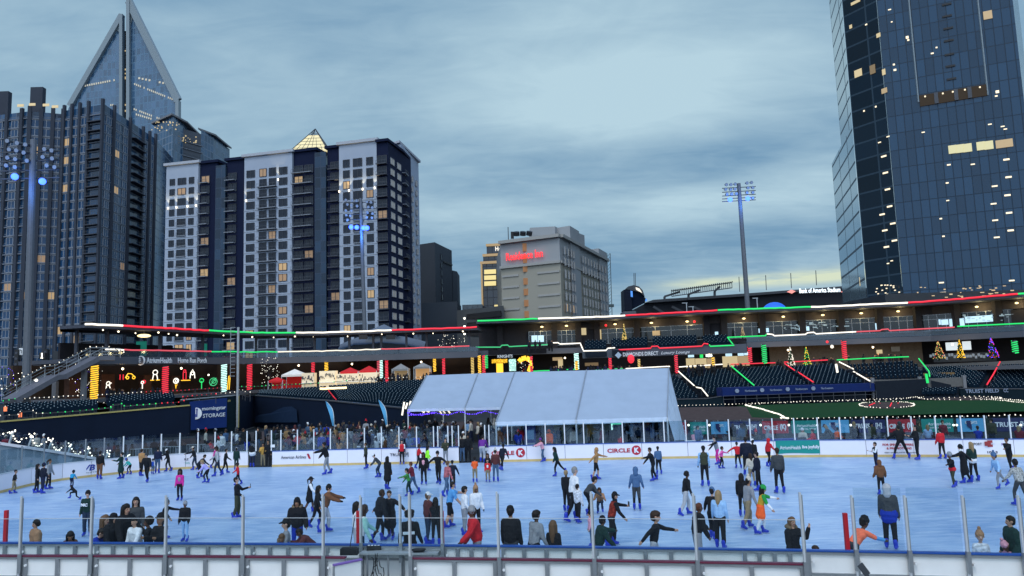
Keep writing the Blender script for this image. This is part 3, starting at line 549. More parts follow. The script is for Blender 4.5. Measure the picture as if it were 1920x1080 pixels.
# spectators --------------------------------------------------------
def crowd():
    r = rnd
    secs = [(385, 470, 12, 'behind glass left of the gate'), (508, 560, 10, 'above the airline board'), (560, 620, 13, 'right of the airline board'), (620, 690, 15, 'under the first blue flag'), (690, 750, 14, 'between the flag and the bank board'), (750, 815, 14, 'behind the bank board glass'), (815, 862, 7, 'behind the glass door')]
    for a, b, n, w in secs:
        for i in range(n):
            px = a+(b-a)*(i+.5)/n+r.uniform(-3, 3); D = (48.2, 50.4, 53)[i % 3]+r.uniform(-.5, .5); far = D > 52
            spectator(px, D, r.uniform(1.55, 1.85), 'sit' if not far and r.random() < .45 else r.choice(['stand', 'hands', 'pocket', 'walk', 'bend']), w+(', back' if far else ', middle' if D > 49.5 else ', front'), zb=-.02+.15)
    for i in range(26):   # on the turf beyond the barrier
        px = 500+i*10.4+r.uniform(-4, 4); spectator(px, r.uniform(58, 62), r.uniform(1.6, 1.85), r.choice(['stand', 'hands', 'walk', 'pocket']), 'past barrier '+('left of the first flag' if px < 620 else 'between flags' if px < 715 else 'right of the second flag'))
    for i in range(18):
        px = 768+i*9.8+r.uniform(-3, 3); spectator(px, r.uniform(55, 60), r.uniform(1.6, 1.85), r.choice(['stand', 'hands', 'walk', 'bend']), 'under the rear tent '+('left half' if px < 865 else 'right half'), top=r.choice(['black', 'brown', 'lblue', 'grey', 'dgrey', 'cream', 'slate', 'navy']))
    for px, top in ((925, 'dgrey'), (936, 'brown'), (972, 'royal'), (980, 'red'), (1000, 'maroon'), (1007, 'brown'), (1030, 'orange'), (1038, 'slate'), (1049, 'jeans'), (1076, 'cream'), (1104, 'gold'), (1119, 'lgrey'), (1130, 'maroon'), (1140, 'black'), (1152, 'dgrey'), (1162, 'red'), (1185, 'lblue'), (1196, 'black'), (1223, 'slate'), (1240, 'black'), (1251, 'black')):
        hood = top in ('gold', 'lblue', 'slate'); spectator(px, r.uniform(45.6, 48), 1.75 if top == 'gold' else r.uniform(1.5, 1.8), 'hands' if hood else r.choice(['stand', 'sit', 'hands']), 'in the front tent %s' % ('at its left' if px < 1010 else 'in its middle' if px < 1110 else 'right of its middle' if px < 1180 else 'near its right end'), top, zb=.1, py=820, hat='hood:'+top if hood else None)
    for px, top, pose in ((1303, 'pink', 'sit'), (1309, 'slate', 'stand'), (1376, 'black', 'hands'), (1393, 'jeans', 'stand'), (1398, 'olive', 'stand'), (1418, 'dgrey', 'sit'), (1440, 'grey', 'sit'), (1506, 'cream', 'sit'), (1527, 'red', 'sit'), (1560, 'dgrey', 'bend'), (1570, 'orange', 'sit'), (1604, 'black', 'stand'), (1636, 'olive', 'walk'), (1690, 'dgrey', 'stand'), (1727, 'olive', 'stand'), (1742, 'lblue', 'sit'), (1770, 'maroon', 'stand'), (1836, 'royal', 'sit'), (1862, 'olive', 'stand'), (1912, 'maroon', 'sit')):
        spectator(px, 45.2-(px-1290)*.0055+r.uniform(0, 2), 1.7, pose, 'at right near %s' % ('the tent side' if px < 1330 else 'the round shield banner' if px < 1430 else 'the green board' if px < 1590 else 'the offers panel' if px < 1760 else 'the right edge'), top, zb=.05, py=830)
    for px, fy, hy, hd, pose, top, lab in ((493, 875, 831, 280, 'hands', 'gold', 'person in a golden yellow coat standing in the left gate opening'), (503, 875, 825, 270, 'stand', 'black', 'dark figure beside the yellow coat in the left gate opening'), (867, 867, 815, 90, 'stand', 'black', 'person in black jacket and blue jeans leaning at the left side of the far gate'), (878, 866, 812, 280, 'stand', 'black', 'bearded figure in a black hood in the far gate opening'), (870, 856, 808, 250, 'stand', 'cream', 'person in a pale cap entering through the far gate'), (45, 884, 798+0, 90, 'stand', 'dgrey', None)):
        if lab: person(px, fy, hy, hd, pose, top, 'jeans' if 'jeans' in lab else 'khaki' if top == 'gold' else 'black', 'short:dark', 'hood:black' if 'hood' in lab else ('cap:white' if 'cap' in lab else ''), 'coat', lab, None, .026, 1, False)
    for px, top in ((12, 'maroon'), (70, 'cream'), (84, 'grey'), (370, 'navy'), (385, 'cream'), (443, 'dgrey'), (455, 'black'), (484, 'black')):
        spectator(px, 56+r.uniform(-1, 1), 1.8, 'stand', 'below the left outfield wall', top, py=805)
crowd(); bpy.data.objects.remove(_ro)
print('people', len(PEOPLE))
# ================================================================== GROUND AND RINK
def sheet(name, pts, z, m, thick=None):
    q = MB(); q.face([(x, y, z) for x, y in pts]); o = q.build(name, m); o['kind'] = 'structure'; return o
def tex_mat(name, c1, c2, scale, rough, stretch=(1, 1, 1), bump=.0, detail=6, c3=None):
    m = bpy.data.materials.new(name); m.use_nodes = True; nt = m.node_tree; b = nt.nodes['Principled BSDF']; N = nt.nodes.new; L = nt.links.new
    tc = N('ShaderNodeTexCoord'); mp = N('ShaderNodeMapping'); mp.inputs['Scale'].default_value = stretch; n = N('ShaderNodeTexNoise'); n.inputs['Scale'].default_value = scale; n.inputs['Detail'].default_value = detail; n.inputs['Roughness'].default_value = .65
    r = N('ShaderNodeValToRGB'); r.color_ramp.elements[0].position = .35; r.color_ramp.elements[1].position = .68; r.color_ramp.elements[0].color = (*c1, 1); r.color_ramp.elements[1].color = (*c2, 1)
    L(tc.outputs['Object'], mp.inputs[0]); L(mp.outputs[0], n.inputs['Vector']); L(n.outputs['Fac'], r.inputs[0]); L(r.outputs[0], b.inputs['Base Color']); b.inputs['Roughness'].default_value = rough; b.inputs['Specular IOR Level'].default_value = .1
    if bump: bp = N('ShaderNodeBump'); bp.inputs['Strength'].default_value = bump; bp.inputs['Distance'].default_value = .02; L(n.outputs['Fac'], bp.inputs['Height']); L(bp.outputs[0], b.inputs['Normal'])
    return m
M['grass'] = tex_mat('grass', (.006, .040, .012), (.010, .06, .018), 2.5, .9); M['dirt'] = tex_mat('clay', (.05, .035, .035), (.09, .065, .06), 1.5, .95); M['turfcover'] = tex_mat('dark_cover', (.02, .024, .028), (.05, .055, .06), .8, .9)
# ice: ambient blue light tinted into its colour, plus skate scratches
def ice_mat():
    m = bpy.data.materials.new('ice'); m.use_nodes = True; nt = m.node_tree; b = nt.nodes['Principled BSDF']; N = nt.nodes.new; L = nt.links.new
    tc = N('ShaderNodeTexCoord'); big = N('ShaderNodeTexNoise'); big.inputs['Scale'].default_value = .35; big.inputs['Detail'].default_value = 7; big.inputs['Roughness'].default_value = .6
    sc = N('ShaderNodeTexNoise'); sc.inputs['Scale'].default_value = 1.2; sc.inputs['Detail'].default_value = 9; sc.inputs['Roughness'].default_value = .75; mp = N('ShaderNodeMapping'); mp.inputs['Scale'].default_value = (1, 4, 1); mp.inputs['Rotation'].default_value = (0, 0, R(8))
    L(tc.outputs['Object'], big.inputs['Vector']); L(tc.outputs['Object'], mp.inputs[0]); L(mp.outputs[0], sc.inputs['Vector'])
    ad = N('ShaderNodeMath'); ad.operation = 'MULTIPLY_ADD'; ad.inputs[1].default_value = .55; L(big.outputs['Fac'], ad.inputs[0]); h2 = N('ShaderNodeMath'); h2.operation = 'MULTIPLY'; h2.inputs[1].default_value = .5; L(sc.outputs['Fac'], h2.inputs[0]); L(h2.outputs[0], ad.inputs[2])
    r = N('ShaderNodeValToRGB'); r.color_ramp.elements[0].position = .44; r.color_ramp.elements[1].position = .60; r.color_ramp.elements[0].color = ICE0; r.color_ramp.elements[1].color = ICE1; L(ad.outputs[0], r.inputs[0]); L(r.outputs[0], b.inputs['Base Color'])
    # fine white skate cuts
    last = r.outputs[0]
    for i, (ang, s) in enumerate(((20, .9), (-25, .8), (70, 1.1))):
        mp2 = N('ShaderNodeMapping'); mp2.inputs['Rotation'].default_value = (0, 0, R(ang)); mp2.inputs['Scale'].default_value = (s*.22, s*1.8, 1); w = N('ShaderNodeTexNoise'); w.inputs['Scale'].default_value = 3; w.inputs['Detail'].default_value = 8; w.inputs['Roughness'].default_value = .75; w.inputs['Distortion'].default_value = .6
        L(tc.outputs['Object'], mp2.inputs[0]); L(mp2.outputs[0], w.inputs['Vector']); mr = N('ShaderNodeMapRange'); mr.inputs['From Min'].default_value = .53; mr.inputs['From Max'].default_value = .64; mr.inputs['To Max'].default_value = .55; L(w.outputs['Fac'], mr.inputs['Value'])
        mx = N('ShaderNodeMix'); mx.data_type = 'RGBA'; L(mr.outputs[0], mx.inputs['Factor']); L(last, mx.inputs['A']); mx.inputs['B'].default_value = (.66, .76, .88, 1); last = mx.outputs['Result']
    L(last, b.inputs['Base Color'])
    b.inputs['Roughness'].default_value = .38; b.inputs['Specular IOR Level'].default_value = .35
    bp = N('ShaderNodeBump'); bp.inputs['Strength'].default_value = .25; bp.inputs['Distance'].default_value = .01; L(sc.outputs['Fac'], bp.inputs['Height']); L(bp.outputs[0], b.inputs['Normal'])
    return m
ICE0 = (.22, .37, .62, 1); ICE1 = (.40, .55, .76, 1)
M['ice'] = ice_mat()
sheet('ground', [(-2500, -60), (2500, -60), (2500, 4000), (-2500, 4000)], -.6, M['turfcover'])
sheet('turf_cover', [(-42, 2), (34, 2), (47, 60), (30, 66), (-12, 72), (-27, 74), (-44, 70), (-44, 40)], -.03, M['turfcover'])
# rink outline: far boards (left end curve then straight) and near boards
FAR = [G(*p) for p in ((-260, 985), (-130, 950), (0, 925), (70, 908), (130, 899), (185, 893), (250, 886), (330, 880), (420, 877), (483, 876))]
FAR2 = [G(508, 875.5), G(700, 871), G(861, 868)]; FAR3 = [G(910, 867), G(1250, 860), G(1550, 857), G(1900, 857), G(2150, 858)]
NEAR = [G(px, py, 1.1) for px, py in ((-260, 1018), (0, 1018), (480, 1019.5), (960, 1024), (1400, 1032), (1900, 1040), (2150, 1044))]
ice_poly = NEAR+list(reversed(FAR+[G(508, 875.5)]+FAR2[1:]+FAR3))
ice = sheet('ice_sheet', ice_poly, 0, M['ice'])
def along(path, px, py=0, z=.9):   # point of a ground path seen in picture column px
    best = None
    for i in range(len(path)-1):
        (x0, y0), (x1, y1) = path[i][:2], path[i+1][:2]; fn = lambda t: proj((x0+(x1-x0)*t, y0+(y1-y0)*t, z))[0]-px
        a, b = fn(0), fn(1)
        if a*b <= 0 and abs(a-b) > 1e-9:
            lo, hi = 0.0, 1.0
            for _ in range(18):
                m = (lo+hi)/2
                if fn(m)*a > 0: lo = m
                else: hi = m
            t = (lo+hi)/2; return (x0+(x1-x0)*t, y0+(y1-y0)*t)
        for t, e in ((0, abs(a)), (1, abs(b))):
            if best is None or e < best[0]: best = (e, x0+(x1-x0)*t, y0+(y1-y0)*t)
    return best[1:]
def shift(a, b, d):        # unit normal pointing away from the camera side, scaled
    L = math.hypot(b[0]-a[0], b[1]-a[1]); n = (-(b[1]-a[1])/L*d, (b[0]-a[0])/L*d); return n
FARALL = FAR+[FAR2[0]]+FAR2[1:]+[FAR3[0]]+FAR3[1:]
joints = [[-200, -90, 0, 60, 118, 172, 233, 290, 348, 405, 465], [510, 588, 651, 715, 781, 860], [912, 987, 1059, 1131, 1203, 1289, 1371, 1450, 1535, 1623, 1712, 1805, 1900, 2010]]
fposts = [[-160, -120, -80, -40, 0, 42, 84, 124, 162, 197, 233, 269, 304, 339, 373, 405, 436, 465, 482], [508, 526, 557, 588, 619, 651, 683, 715, 748, 781, 813, 821, 840, 848, 860], [904, 917, 952, 987, 1023, 1059, 1095, 1131, 1168, 1208, 1246, 1287, 1328, 1368, 1408, 1450, 1491, 1535, 1577, 1623, 1667, 1712, 1757, 1805, 1850, 1897, 1942, 1990]]
BH = .95
TXTPARENT = {}
gi = 0
PANES = ['far left end', 'left curve', 'centre', 'right']
for gi, (js, path) in enumerate(zip(joints, (FAR+[], FAR2, FAR3))):
    for k in range(len(js)-1):
        a = along(path, js[k], 850); b = along(path, js[k+1], 850)
        if math.dist(a, b) < .05: continue
        t = thing('rink_board', 'white far rink board %s' % (('%s') % ('far left end' if js[k] < 60 else 'by the blue lettered board' if js[k] < 233 else 'left of the sponsor logos' if js[k] < 340 else 'with the small sponsor logos' if js[k] < 400 else 'by the left gate' if js[k] < 500 else 'with the airline lettering' if js[k] < 588 else 'next to the airline lettering' if js[k] < 651 else 'left of the bank lettering' if js[k] < 715 else 'with the bank lettering' if js[k] < 781 else 'beside the centre gate' if js[k] < 900 else 'with the first red circle logo' if js[k] < 987 else 'behind the pink jacket' if js[k] < 1059 else 'between the two red circle logos' if js[k] < 1131 else 'with the second red circle logo' if js[k] < 1203 else 'plain, right of the second red logo' if js[k] < 1289 else 'behind the red sweater' if js[k] < 1371 else 'left of the green banner' if js[k] < 1450 else 'under the green banner' if js[k] < 1535 else 'right of the green banner' if js[k] < 1623 else 'with the offers lettering' if js[k] < 1712 else 'behind the red ski jacket' if js[k] < 1805 else 'at the right edge')), 'board', (a[0], a[1], 0), 'far boards of the ice rink')
        n = shift(a, b, .06); A = (a[0]+n[0], a[1]+n[1]); B = (b[0]+n[0], b[1]+n[1]); L = math.hypot(b[0]-a[0], b[1]-a[1]); e = .012/L
        A2 = (A[0]+(B[0]-A[0])*e, A[1]+(B[1]-A[1])*e); B2 = (B[0]-(B[0]-A[0])*e, B[1]-(B[1]-A[1])*e)
        MB().wall([A2, B2], .13, BH-.04, .1).build('panel', M['far_board'], t); MB().wall([A, B], 0, .129, .13).build('kickplate', M['kick'], t); MB().wall([A, B], BH-.039, BH, .15).build('cap_rail', M['blue_cap'] if gi else M['alu'], t)
        TXTPARENT[js[k]] = t
    ps = fposts[gi]
    for k, px in enumerate(ps):
        a = along(path, px, 820); n = shift(path[0], path[1], .06) if gi == 0 else shift(path[0], path[-1], .06); top = 2.17
        if k < len(ps)-1:
            b = along(path, ps[k+1], 820); t = thing('rink_glass', 'clear glass pane with a pale post on the far boards %s' % ('above the left curve' if gi == 0 else 'left of the centre gate' if gi == 1 else 'right of the centre gate'), 'rink glass', (a[0], a[1], BH), 'glass panes on the far boards')
            MB().wall([(a[0]+n[0], a[1]+n[1]), (b[0]+n[0], b[1]+n[1])], BH+.003, top-.04, .015).build('pane', M['fglass'], t)
        else: t = thing('rink_glass', 'pale end post of the far rink glass', 'rink glass', (a[0], a[1], BH), 'end posts of the far glass')
        MB().box((a[0]+n[0], a[1]+n[1], (BH+top)/2+.002), (.06, .06, top-BH)).build('post', M['white'] if px > 220 else M['steel'], t)
# lettering on the boards
def btext(s, px0, px1, z, h, m, path=None, par=None, **k):
    path = path or FARALL; a = along(path, px0, 850); b = along(path, px1, 850); return text(s, a, b, z, h, m, par, proud=.012, ext=.004, **k)
def parent_for(px):
    ks = [k for k in TXTPARENT if k <= px]; return TXTPARENT[max(ks)]
btext('American Airlines', 527, 574, .55, .19, M['ink'], par=parent_for(527), bold=.0)
btext('/', 575, 583, .58, .3, M['crimson'], par=parent_for(527), bold=.06, shear=-.9); btext('/', 576, 581, .66, .14, M['royal'], par=parent_for(527), bold=.05, shear=-.9)
btext('TRUIST', 731, 758, .55, .17, M['ink'], par=parent_for(731), bold=.01); btext('[H]', 759, 766, .55, .24, M['ink'], par=parent_for(731), bold=.02)
for x0 in (921, 1138):
    btext('CIRCLE', x0, x0+43, .52, .24, M['crimson'], par=parent_for(x0), bold=.03)
    a = along(FAR3, x0+54.5, 850); q = MB(); n = shift(FAR3[0], FAR3[1], -.006); q.tube([(a[0]+n[0]*.5, a[1]+n[1]*.5, .52), (a[0]+n[0]*1.5, a[1]+n[1]*1.5, .52)], .27, 28); q.build('round_logo', M['crimson'], parent_for(x0))
    btext('K', x0+50.5, x0+60, .52, .3, M['letter'], par=parent_for(x0), bold=.06)
btext('WB', 147, 179, .54, .34, M['royal'], FAR, parent_for(148), bold=.025, shear=.25); btext('CHARLOTTE', 149, 184, .27, .05, M['ink'], FAR, parent_for(148), bold=.0)
btext('FORZ', 337, 354, .58, .12, M['ink'], FAR, parent_for(348-11), bold=.01); btext('MEX', 337, 346, .35, .09, M['crimson'], FAR, parent_for(337), bold=.03); btext('TOYS', 347, 356, .35, .09, mat('teal_ink', (.02, .35, .3)), FAR, parent_for(337), bold=.01)
btext('FOR SPECIAL OFFERS', 1654, 1712, .66, .12, M['crimson'], par=parent_for(1654), bold=.02); btext('& PROMOTIONS', 1661, 1708, .47, .12, M['crimson'], par=parent_for(1654), bold=.02)
btext('VISIT CHARLOTTE KNIGHTS', 1656, 1716, .24, .06, M['ink'], par=parent_for(1654))
btext('SPORT', 1822, 1840, .68, .13, M['ink'], par=parent_for(1822)); btext('105.3', 1849, 1868, .25, .13, M['ink'], par=parent_for(1822), bold=.02); btext('Prisma', 1877, 1895, .66, .12, mat('violet_ink', (.15, .05, .3)), par=parent_for(1822))
a = along(FAR3, 1856, 850); q = MB(); q.box((a[0], a[1]-.01, .7), (.6, .02, .22)); q.box((a[0], a[1]-.012, .7), (.3, .02, .34)); q.build('logo_badge', mat('badge', (.35, .05, .05)), parent_for(1822)); btext('KNIGHTS', 1849.5, 1864, .7, .1, M['letter'], par=parent_for(1822), bold=.02)
# green banner hung on the boards
a = along(FAR3, 1454, 850); b = along(FAR3, 1536, 850); n = shift(a, b, -.02)
t = thing('banner', 'green banner with white health lettering hung on the far boards', 'banner', (a[0], a[1], .25)); q = MB(); K = 14
for i in range(K):
    u0, u1 = i/K, (i+1)/K; f_ = lambda u: .28+.10*math.sin(u*math.pi*1.1)**1*(1-u)*.9+(.03*u)
    pa = (a[0]+(b[0]-a[0])*u0+n[0], a[1]+(b[1]-a[1])*u0+n[1]); pb = (a[0]+(b[0]-a[0])*u1+n[0], a[1]+(b[1]-a[1])*u1+n[1])
    q.face([(*pa, f_(u0)-.1), (*pb, f_(u1)-.1), (*pb, BH-.02), (*pa, BH-.02)]); q.face([(pa[0], pa[1]+.012, f_(u0)-.1), (pa[0], pa[1]+.012, BH-.02), (pb[0], pb[1]+.012, BH-.02), (pb[0], pb[1]+.012, f_(u1)-.1)])
q.build('cloth', M['teal_banner'], t); btext('AtriumHealth', 1461, 1500, .55, .2, M['letter'], par=t, bold=.01).location.y -= .03; btext('live joyfully', 1503, 1535, .55, .24, M['letter'], par=t, bold=.03).location.y -= .03
# near boards ------------------------------------------------------
def framed(path, px0, px1, pyt, z0, z1, capm, label, rails, stiles, group, capw=.12, pm='white_board', setback=0, latch=True):
    """a rink board seen from outside: grey steel frame, white panels set back, a coloured cap"""
    a = G(px0, pyt(px0), z1); b = G(px1, pyt(px1), z1); t = thing('rink_board', label, 'board', (a[0], a[1], z0), group); L = math.hypot(b[0]-a[0], b[1]-a[1]); dx, dy = (b[0]-a[0])/L, (b[1]-a[1])/L; ang = math.atan2(dy, dx)
    at = lambda u, d=0: (a[0]+dx*u-dy*d, a[1]+dy*u+dx*d)
    c = at(L/2, .04); MB().box((*c, (z0+z1)/2), (L-.02, .02, z1-z0-.05), ang).build('panel', M[pm], t)
    q = MB()
    for z in rails: c = at(L/2, .0); q.box((*c, z), (L-.006, .05, .045), ang)
    for u in stiles: c = at(L*u, -.004); q.box((*c, (z0+z1)/2-.03), (.09, .055, z1-z0-.06), ang)
    q.build('frame', M['steel'], t); c = at(L/2, .02); MB().box((*c, z1), (L, capw, .035), ang).build('cap_rail', M[capm], t)
    if latch:
        q = MB(); c = at(.12, -.05); q.tube([(c[0], c[1]-.02, z1-.22), (c[0], c[1]+.03, z1-.22)], .03, 8); q.build('latch', M['white'], t)
    return t, at, L, ang
yb = lambda x: 1018+1.2e-3*x+5.4e-6*x*x; yr = lambda x: 1042+ (x/1500)*1.5+(x/1500)**2*14
bj = [-70, 38, 178, 312, 470, 612, 676, 752, 830, 938, 1112, 1310, 1392, 1512, 1603, 1703, 1812, 1917, 2040]
names = ['at the left edge', 'under the tan coat', 'under the rail group', 'right of the rail group', 'under the blue snow jacket', 'left of the equipment table', 'behind the black bag', 'behind the speaker electronics', 'behind the coiled cable', 'under the black coat', 'left of the orange-free middle post', 'under the black sweater boy', 'by the pale blue sweater', 'right of the laughing woman', 'under the orange shirt', 'beside the tall hooded skater', 'under the bobble hat child', 'at the right edge']
names[10] = 'under the pink jacket girl'
for k in range(len(bj)-1):
    framed(None, bj[k], bj[k+1], yb, .02, 1.12, 'blue_cap', 'blue capped near rink board %s' % names[k], (1.07, .78 if k < 13 else .62, .3), [0.03, .26, .5, .74] if k < 13 and bj[k+1]-bj[k] > 90 else [.03], 'near boards with blue caps')
rj = [-95, 43, 175, 314, 458, 608, 648]; rj2 = [770, 935, 1118, 1308, 1512]; rn = ['at the left edge', 'left of the first post', 'below the rail group', 'below the grey beanie skater', 'below the brown puffer', 'beside the open gate']; rn2 = ['right of the equipment table', 'below the black coat', 'below the black sweater boy', 'ending at the large white panels']
for J, nn in ((rj, rn), (rj2, rn2)):
    for k in range(len(J)-1): framed(None, J[k], J[k+1], yr, .02, 1.12, 'red_cap', 'red capped front rink board %s' % nn[k], (1.07, .62, .3), [.04, .5, .96] if J[k+1]-J[k] > 60 else [.06], 'front boards with red caps')
# open gate leaf between them, swung toward the camera
p0 = G(626, 1056, 1.1); p1 = G(677, 1044, 1.12); t = thing('rink_gate', 'white gate leaf standing ajar with a purple cap beside the equipment table', 'gate', (p0[0], p0[1], 0)); ang = math.atan2(p1[1]-p0[1], p1[0]-p0[0]); L = math.hypot(p1[0]-p0[0], p1[1]-p0[1]); c = ((p0[0]+p1[0])/2, (p0[1]+p1[1])/2)
MB().box((*c, .53), (L, .05, 1.02), ang).build('panel', M['white_board'], t); MB().box((*c, 1.06), (L+.02, .1, .035), ang).build('cap_rail', M['purple_cap'], t); MB().beam((*p1, .02), (*p1, 1.04), .06, .06).beam((*p0, .02), (*p0, 1.04), .05, .05).build('frame', M['steel'], t)
# glass posts and panes on the near boards
nposts = [(-100, 930, 1), (43, 930, 1), (175, 930, 1), (314, 928, 1), (458, 927, 1), (608, 925, 1), (770, 922, 1), (935, 921, 1), (1112, 921, 1), (1304, 924, 1), (1505, 922, 1)]
def post(px, pyt, front, label, base=None):
    yy = yr if front else yb; pb = base or px+(px-700)*.004; a = G(pb, yy(pb), 1.12); D = a[1]; z1 = P(px, pyt, D)[2]
    t = thing('glass_post', label, 'post', (a[0], a[1]-.02, 0), 'aluminium posts on the near boards'); MB().box((a[0]-.015, a[1]-.06, (z1+.3)/2), (.042, .05, z1-.3)).build('mullion', M['alu'], t)
    MB().box((a[0]+.02, a[1]-.06, (z1+.1)/2-.02), (.022, .045, z1-.16)).build('channel', M['steel'], t)
    MB().box((a[0], a[1]-.062, .95), (.085, .07, .46)).build('bracket', M['steel'], t); return a, z1
pl = ['beyond the left edge', 'left of the tan coat', 'through the printed hoodie man', 'between the rail group and grey beanie skater', 'left of the fur hood parka', 'through the brown jacket man', 'left of the rust pullover', 'left of the black coat man', 'through the pink jacket girl', 'left of the red haired boy', 'right of the laughing woman']
prev = None
for (px, pt, fr), lb in zip(nposts, pl):
    a, z1 = post(px, pt, True, 'tall aluminium glass post on the front boards %s' % lb)
    if prev:
        o = MB().wall([(prev[0]+.06, prev[1]-.06), (a[0]-.05, a[1]-.06)], 1.14, 2.02, .012).build('rink_glass', M['glass'], None, 'low glass left of the post %s' % lb, 'rink glass', 'glass panes on the near boards')
        q = MB().wall([(prev[0]+.06, prev[1]-.06), (a[0]-.05, a[1]-.06)], 2.021, 2.032, .014).build('edge_strip', M['alu'], None); q.parent = o; q.location = (0, 0, 2.021-1.14)
    prev = a
bp_ = [(673, 928, 678), (749, 926, 752), (824, 925, 830), (1592, 928, 1603), (1690, 928, 1703), (1795, 928, 1812), (1903, 928, 1917), (2030, 928, 2050)]; bl = ['right of the red gate post', 'right of the black long coat', 'left of the sky blue T-shirt', 'left of the orange shirt', 'right of the tall hooded skater', 'left of the bobble hat child', 'at the right edge', 'outside the right edge']
prev = None
for i, (px, pt, pb) in enumerate(bp_):
    a, z1 = post(px, pt, False, 'aluminium glass post on the blue capped boards %s' % bl[i], pb)
    if prev and i != 3:
        top = Z(px, 915, a[1]); MB().wall([(prev[0]+.06, prev[1]), (a[0]-.06, a[1])], 1.14, top, .012).build('rink_glass', M['glass'], None, 'tall glass left of the post %s' % bl[i], 'rink glass', 'glass panes on the near boards')
    prev = a
for px, y0, lb in ((4, 957, 'at the left edge behind the first pane'), (670, 958, 'beside the woman in the white vest'), (829, 958, 'beside the sky blue T-shirt'), (1583, 962, 'left of the boy in the orange shirt')):
    pb = px if px < 1000 else 1594; a = G(pb, yb(pb), 1.12); z1 = P(px, y0, a[1]+.12)[2]; MB().box((a[0], a[1]+.12, (z1+.1)/2), (.085, .085, z1-.1)).build('padded_post', M.setdefault('postred', mat('postred', (.5, .01, .02), .5)), None, 'red padded gate post %s' % lb, 'post', 'red padded posts')
# equipment table with the sound gear
a = G(680, 1050, .78); b = G(825, 1050, .78); t = thing('equipment_table', 'grey folding table with sound equipment between the near boards', 'table', (a[0], a[1], 0)); ang = math.atan2(b[1]-a[1], b[0]-a[0]); L = math.hypot(b[0]-a[0], b[1]-a[1]); c = ((a[0]+b[0])/2, (a[1]+b[1])/2)
MB().box((*c, .98), (L, .5, .04), ang).build('table_top', mat('tabletop', (.35, .37, .38), .5), t)
for u in (.08, .35, .65, .92): p = (a[0]+(b[0]-a[0])*u, a[1]+(b[1]-a[1])*u-.18); MB().beam((*p, 0), (*p, .96), .04, .04).build('leg', M['steel'], t)
p = G(702, 1030, 1.0); q = MB()
t = thing('audio_mixer', 'black and silver sound mixer on the equipment table', 'mixer', (p[0], p[1], 1.0)); MB().box((p[0], p[1], 1.06), (.36, .26, .11), .1).build('case', M['black'], t)
for k in range(4): q.box((p[0]-.12+.08*k, p[1]-.05, 1.122), (.05, .16, .012), .1)
q.build('control_strip', M['white'], t)
p = G(657, 1036, 1.05); q = MB(); q.box((p[0], p[1]-.1, 1.05+.05), (.42, .16, .15), -.1); q.cap((p[0]-.16, p[1]-.1, 1.18), .03, (p[0]+.16, p[1]-.1, 1.18), .03, 8); q.build('bag', M['black'], None, 'black bag lying on the board beside the open gate', 'bag')
a = (p[0], p[1]-.05, 1.18); MB().beam(a, (a[0]+.12, a[1]+.05, 1.18+.75), .018, .018).build('microphone_stand', M['black'], None, 'thin black pole rising from the black bag', 'stand')
p = G(785, 1034, 1.02); q = MB()
for k in range(5):
    rr = .12+.012*k; q.tube([(p[0]+rr*math.cos(i*.42)*(1+.05*math.sin(i)), p[1]+rr*.6*math.sin(i*.42), 1.02+.012*k) for i in range(16)], .011, 4)
q.build('cable_coil', M['black'], None, 'coil of black cable on the equipment table', 'cable')
q = MB(); p = G(700, 1040, 1.0)
for k in range(6):
    q.tube([(p[0]+.05*k+.06*math.sin(i*.7+k), p[1]-.27-.01*k, 1.0-i*.09+(.1*math.sin(i+k*2) if i < 4 else 0)) for i in range(10)], .01, 4)
q.build('hanging_cables', M['black'], None, 'tangle of black cables hanging off the equipment table', 'cable')
# hockey stick blade sticking up at the lower right
p = P(1625, 1072, 13.5); t = thing('hockey_stick', 'dark hockey stick with its blade raised in front of the right boards', 'hockey stick', (p[0]+.2, p[1], .5)); MB().beam(P(1612, 1058, 13.5), P(1627, 1078, 13.5), .02, .11).build('blade', M['darksteel'], t); MB().beam(P(1627, 1078, 13.5), (p[0]+.25, p[1], .3), .03, .035).build('shaft', M['darksteel'], t)
# ================================================================== AROUND THE RINK
# left: sloping white parapet with leaning glass posts and zigzag bulbs
pa = [P(x, y, D) for x, y, D in ((-220, 812, 40), (-60, 825, 42), (0, 832, 43), (95, 846, 45), (190, 862, 47), (250, 873, 49))]
t = thing('ramp_parapet', 'low white sloping parapet with leaning glass posts beyond the left end of the rink', 'parapet', (pa[2][0], pa[2][1], 0))
q = MB()
for a, b in zip(pa[:-1], pa[1:]):
    L = math.hypot(b[0]-a[0], b[1]-a[1]); q.face([(a[0], a[1], -.3), (b[0], b[1], -.3), (b[0], b[1], b[2]), (a[0], a[1], a[2])]); q.face([(a[0], a[1], a[2]), (b[0], b[1], b[2]), (b[0], b[1]+.25, b[2]), (a[0], a[1]+.25, a[2])]); q.face([(a[0], a[1]+.25, a[2]), (b[0], b[1]+.25, b[2]), (b[0], b[1]+.25, -.3), (a[0], a[1]+.25, -.3)])
q.build('wall', mat('parapet_wall', (.30, .38, .46), .6), t)
q = MB()
for a, b in zip(pa[:-1], pa[1:]): q.beam((a[0], a[1]-.02, a[2]+.02), (b[0], b[1]-.02, b[2]+.02), .32, .16)
q.build('coping', M['far_board'], t)
pts = []
for i, px in enumerate((-60, -25, 22, 58, 95, 131, 165, 200, 236)):
    yb_ = 824+(px/240)*45; D = 42.5+(px+60)/50; b = P(px-7, yb_+10, D); tp = P(px+3, yb_-12-8*(1-px/240), D); MB().beam(b, tp, .09, .09).build('post', M['alu'], t); pts.append(tp)
o = MB(); 
for a, b in zip(pts[:-1], pts[1:]): o.face([(a[0], a[1], a[2]), (b[0], b[1], b[2]), (b[0], b[1], b[2]-.62), (a[0], a[1], a[2]-.62)])
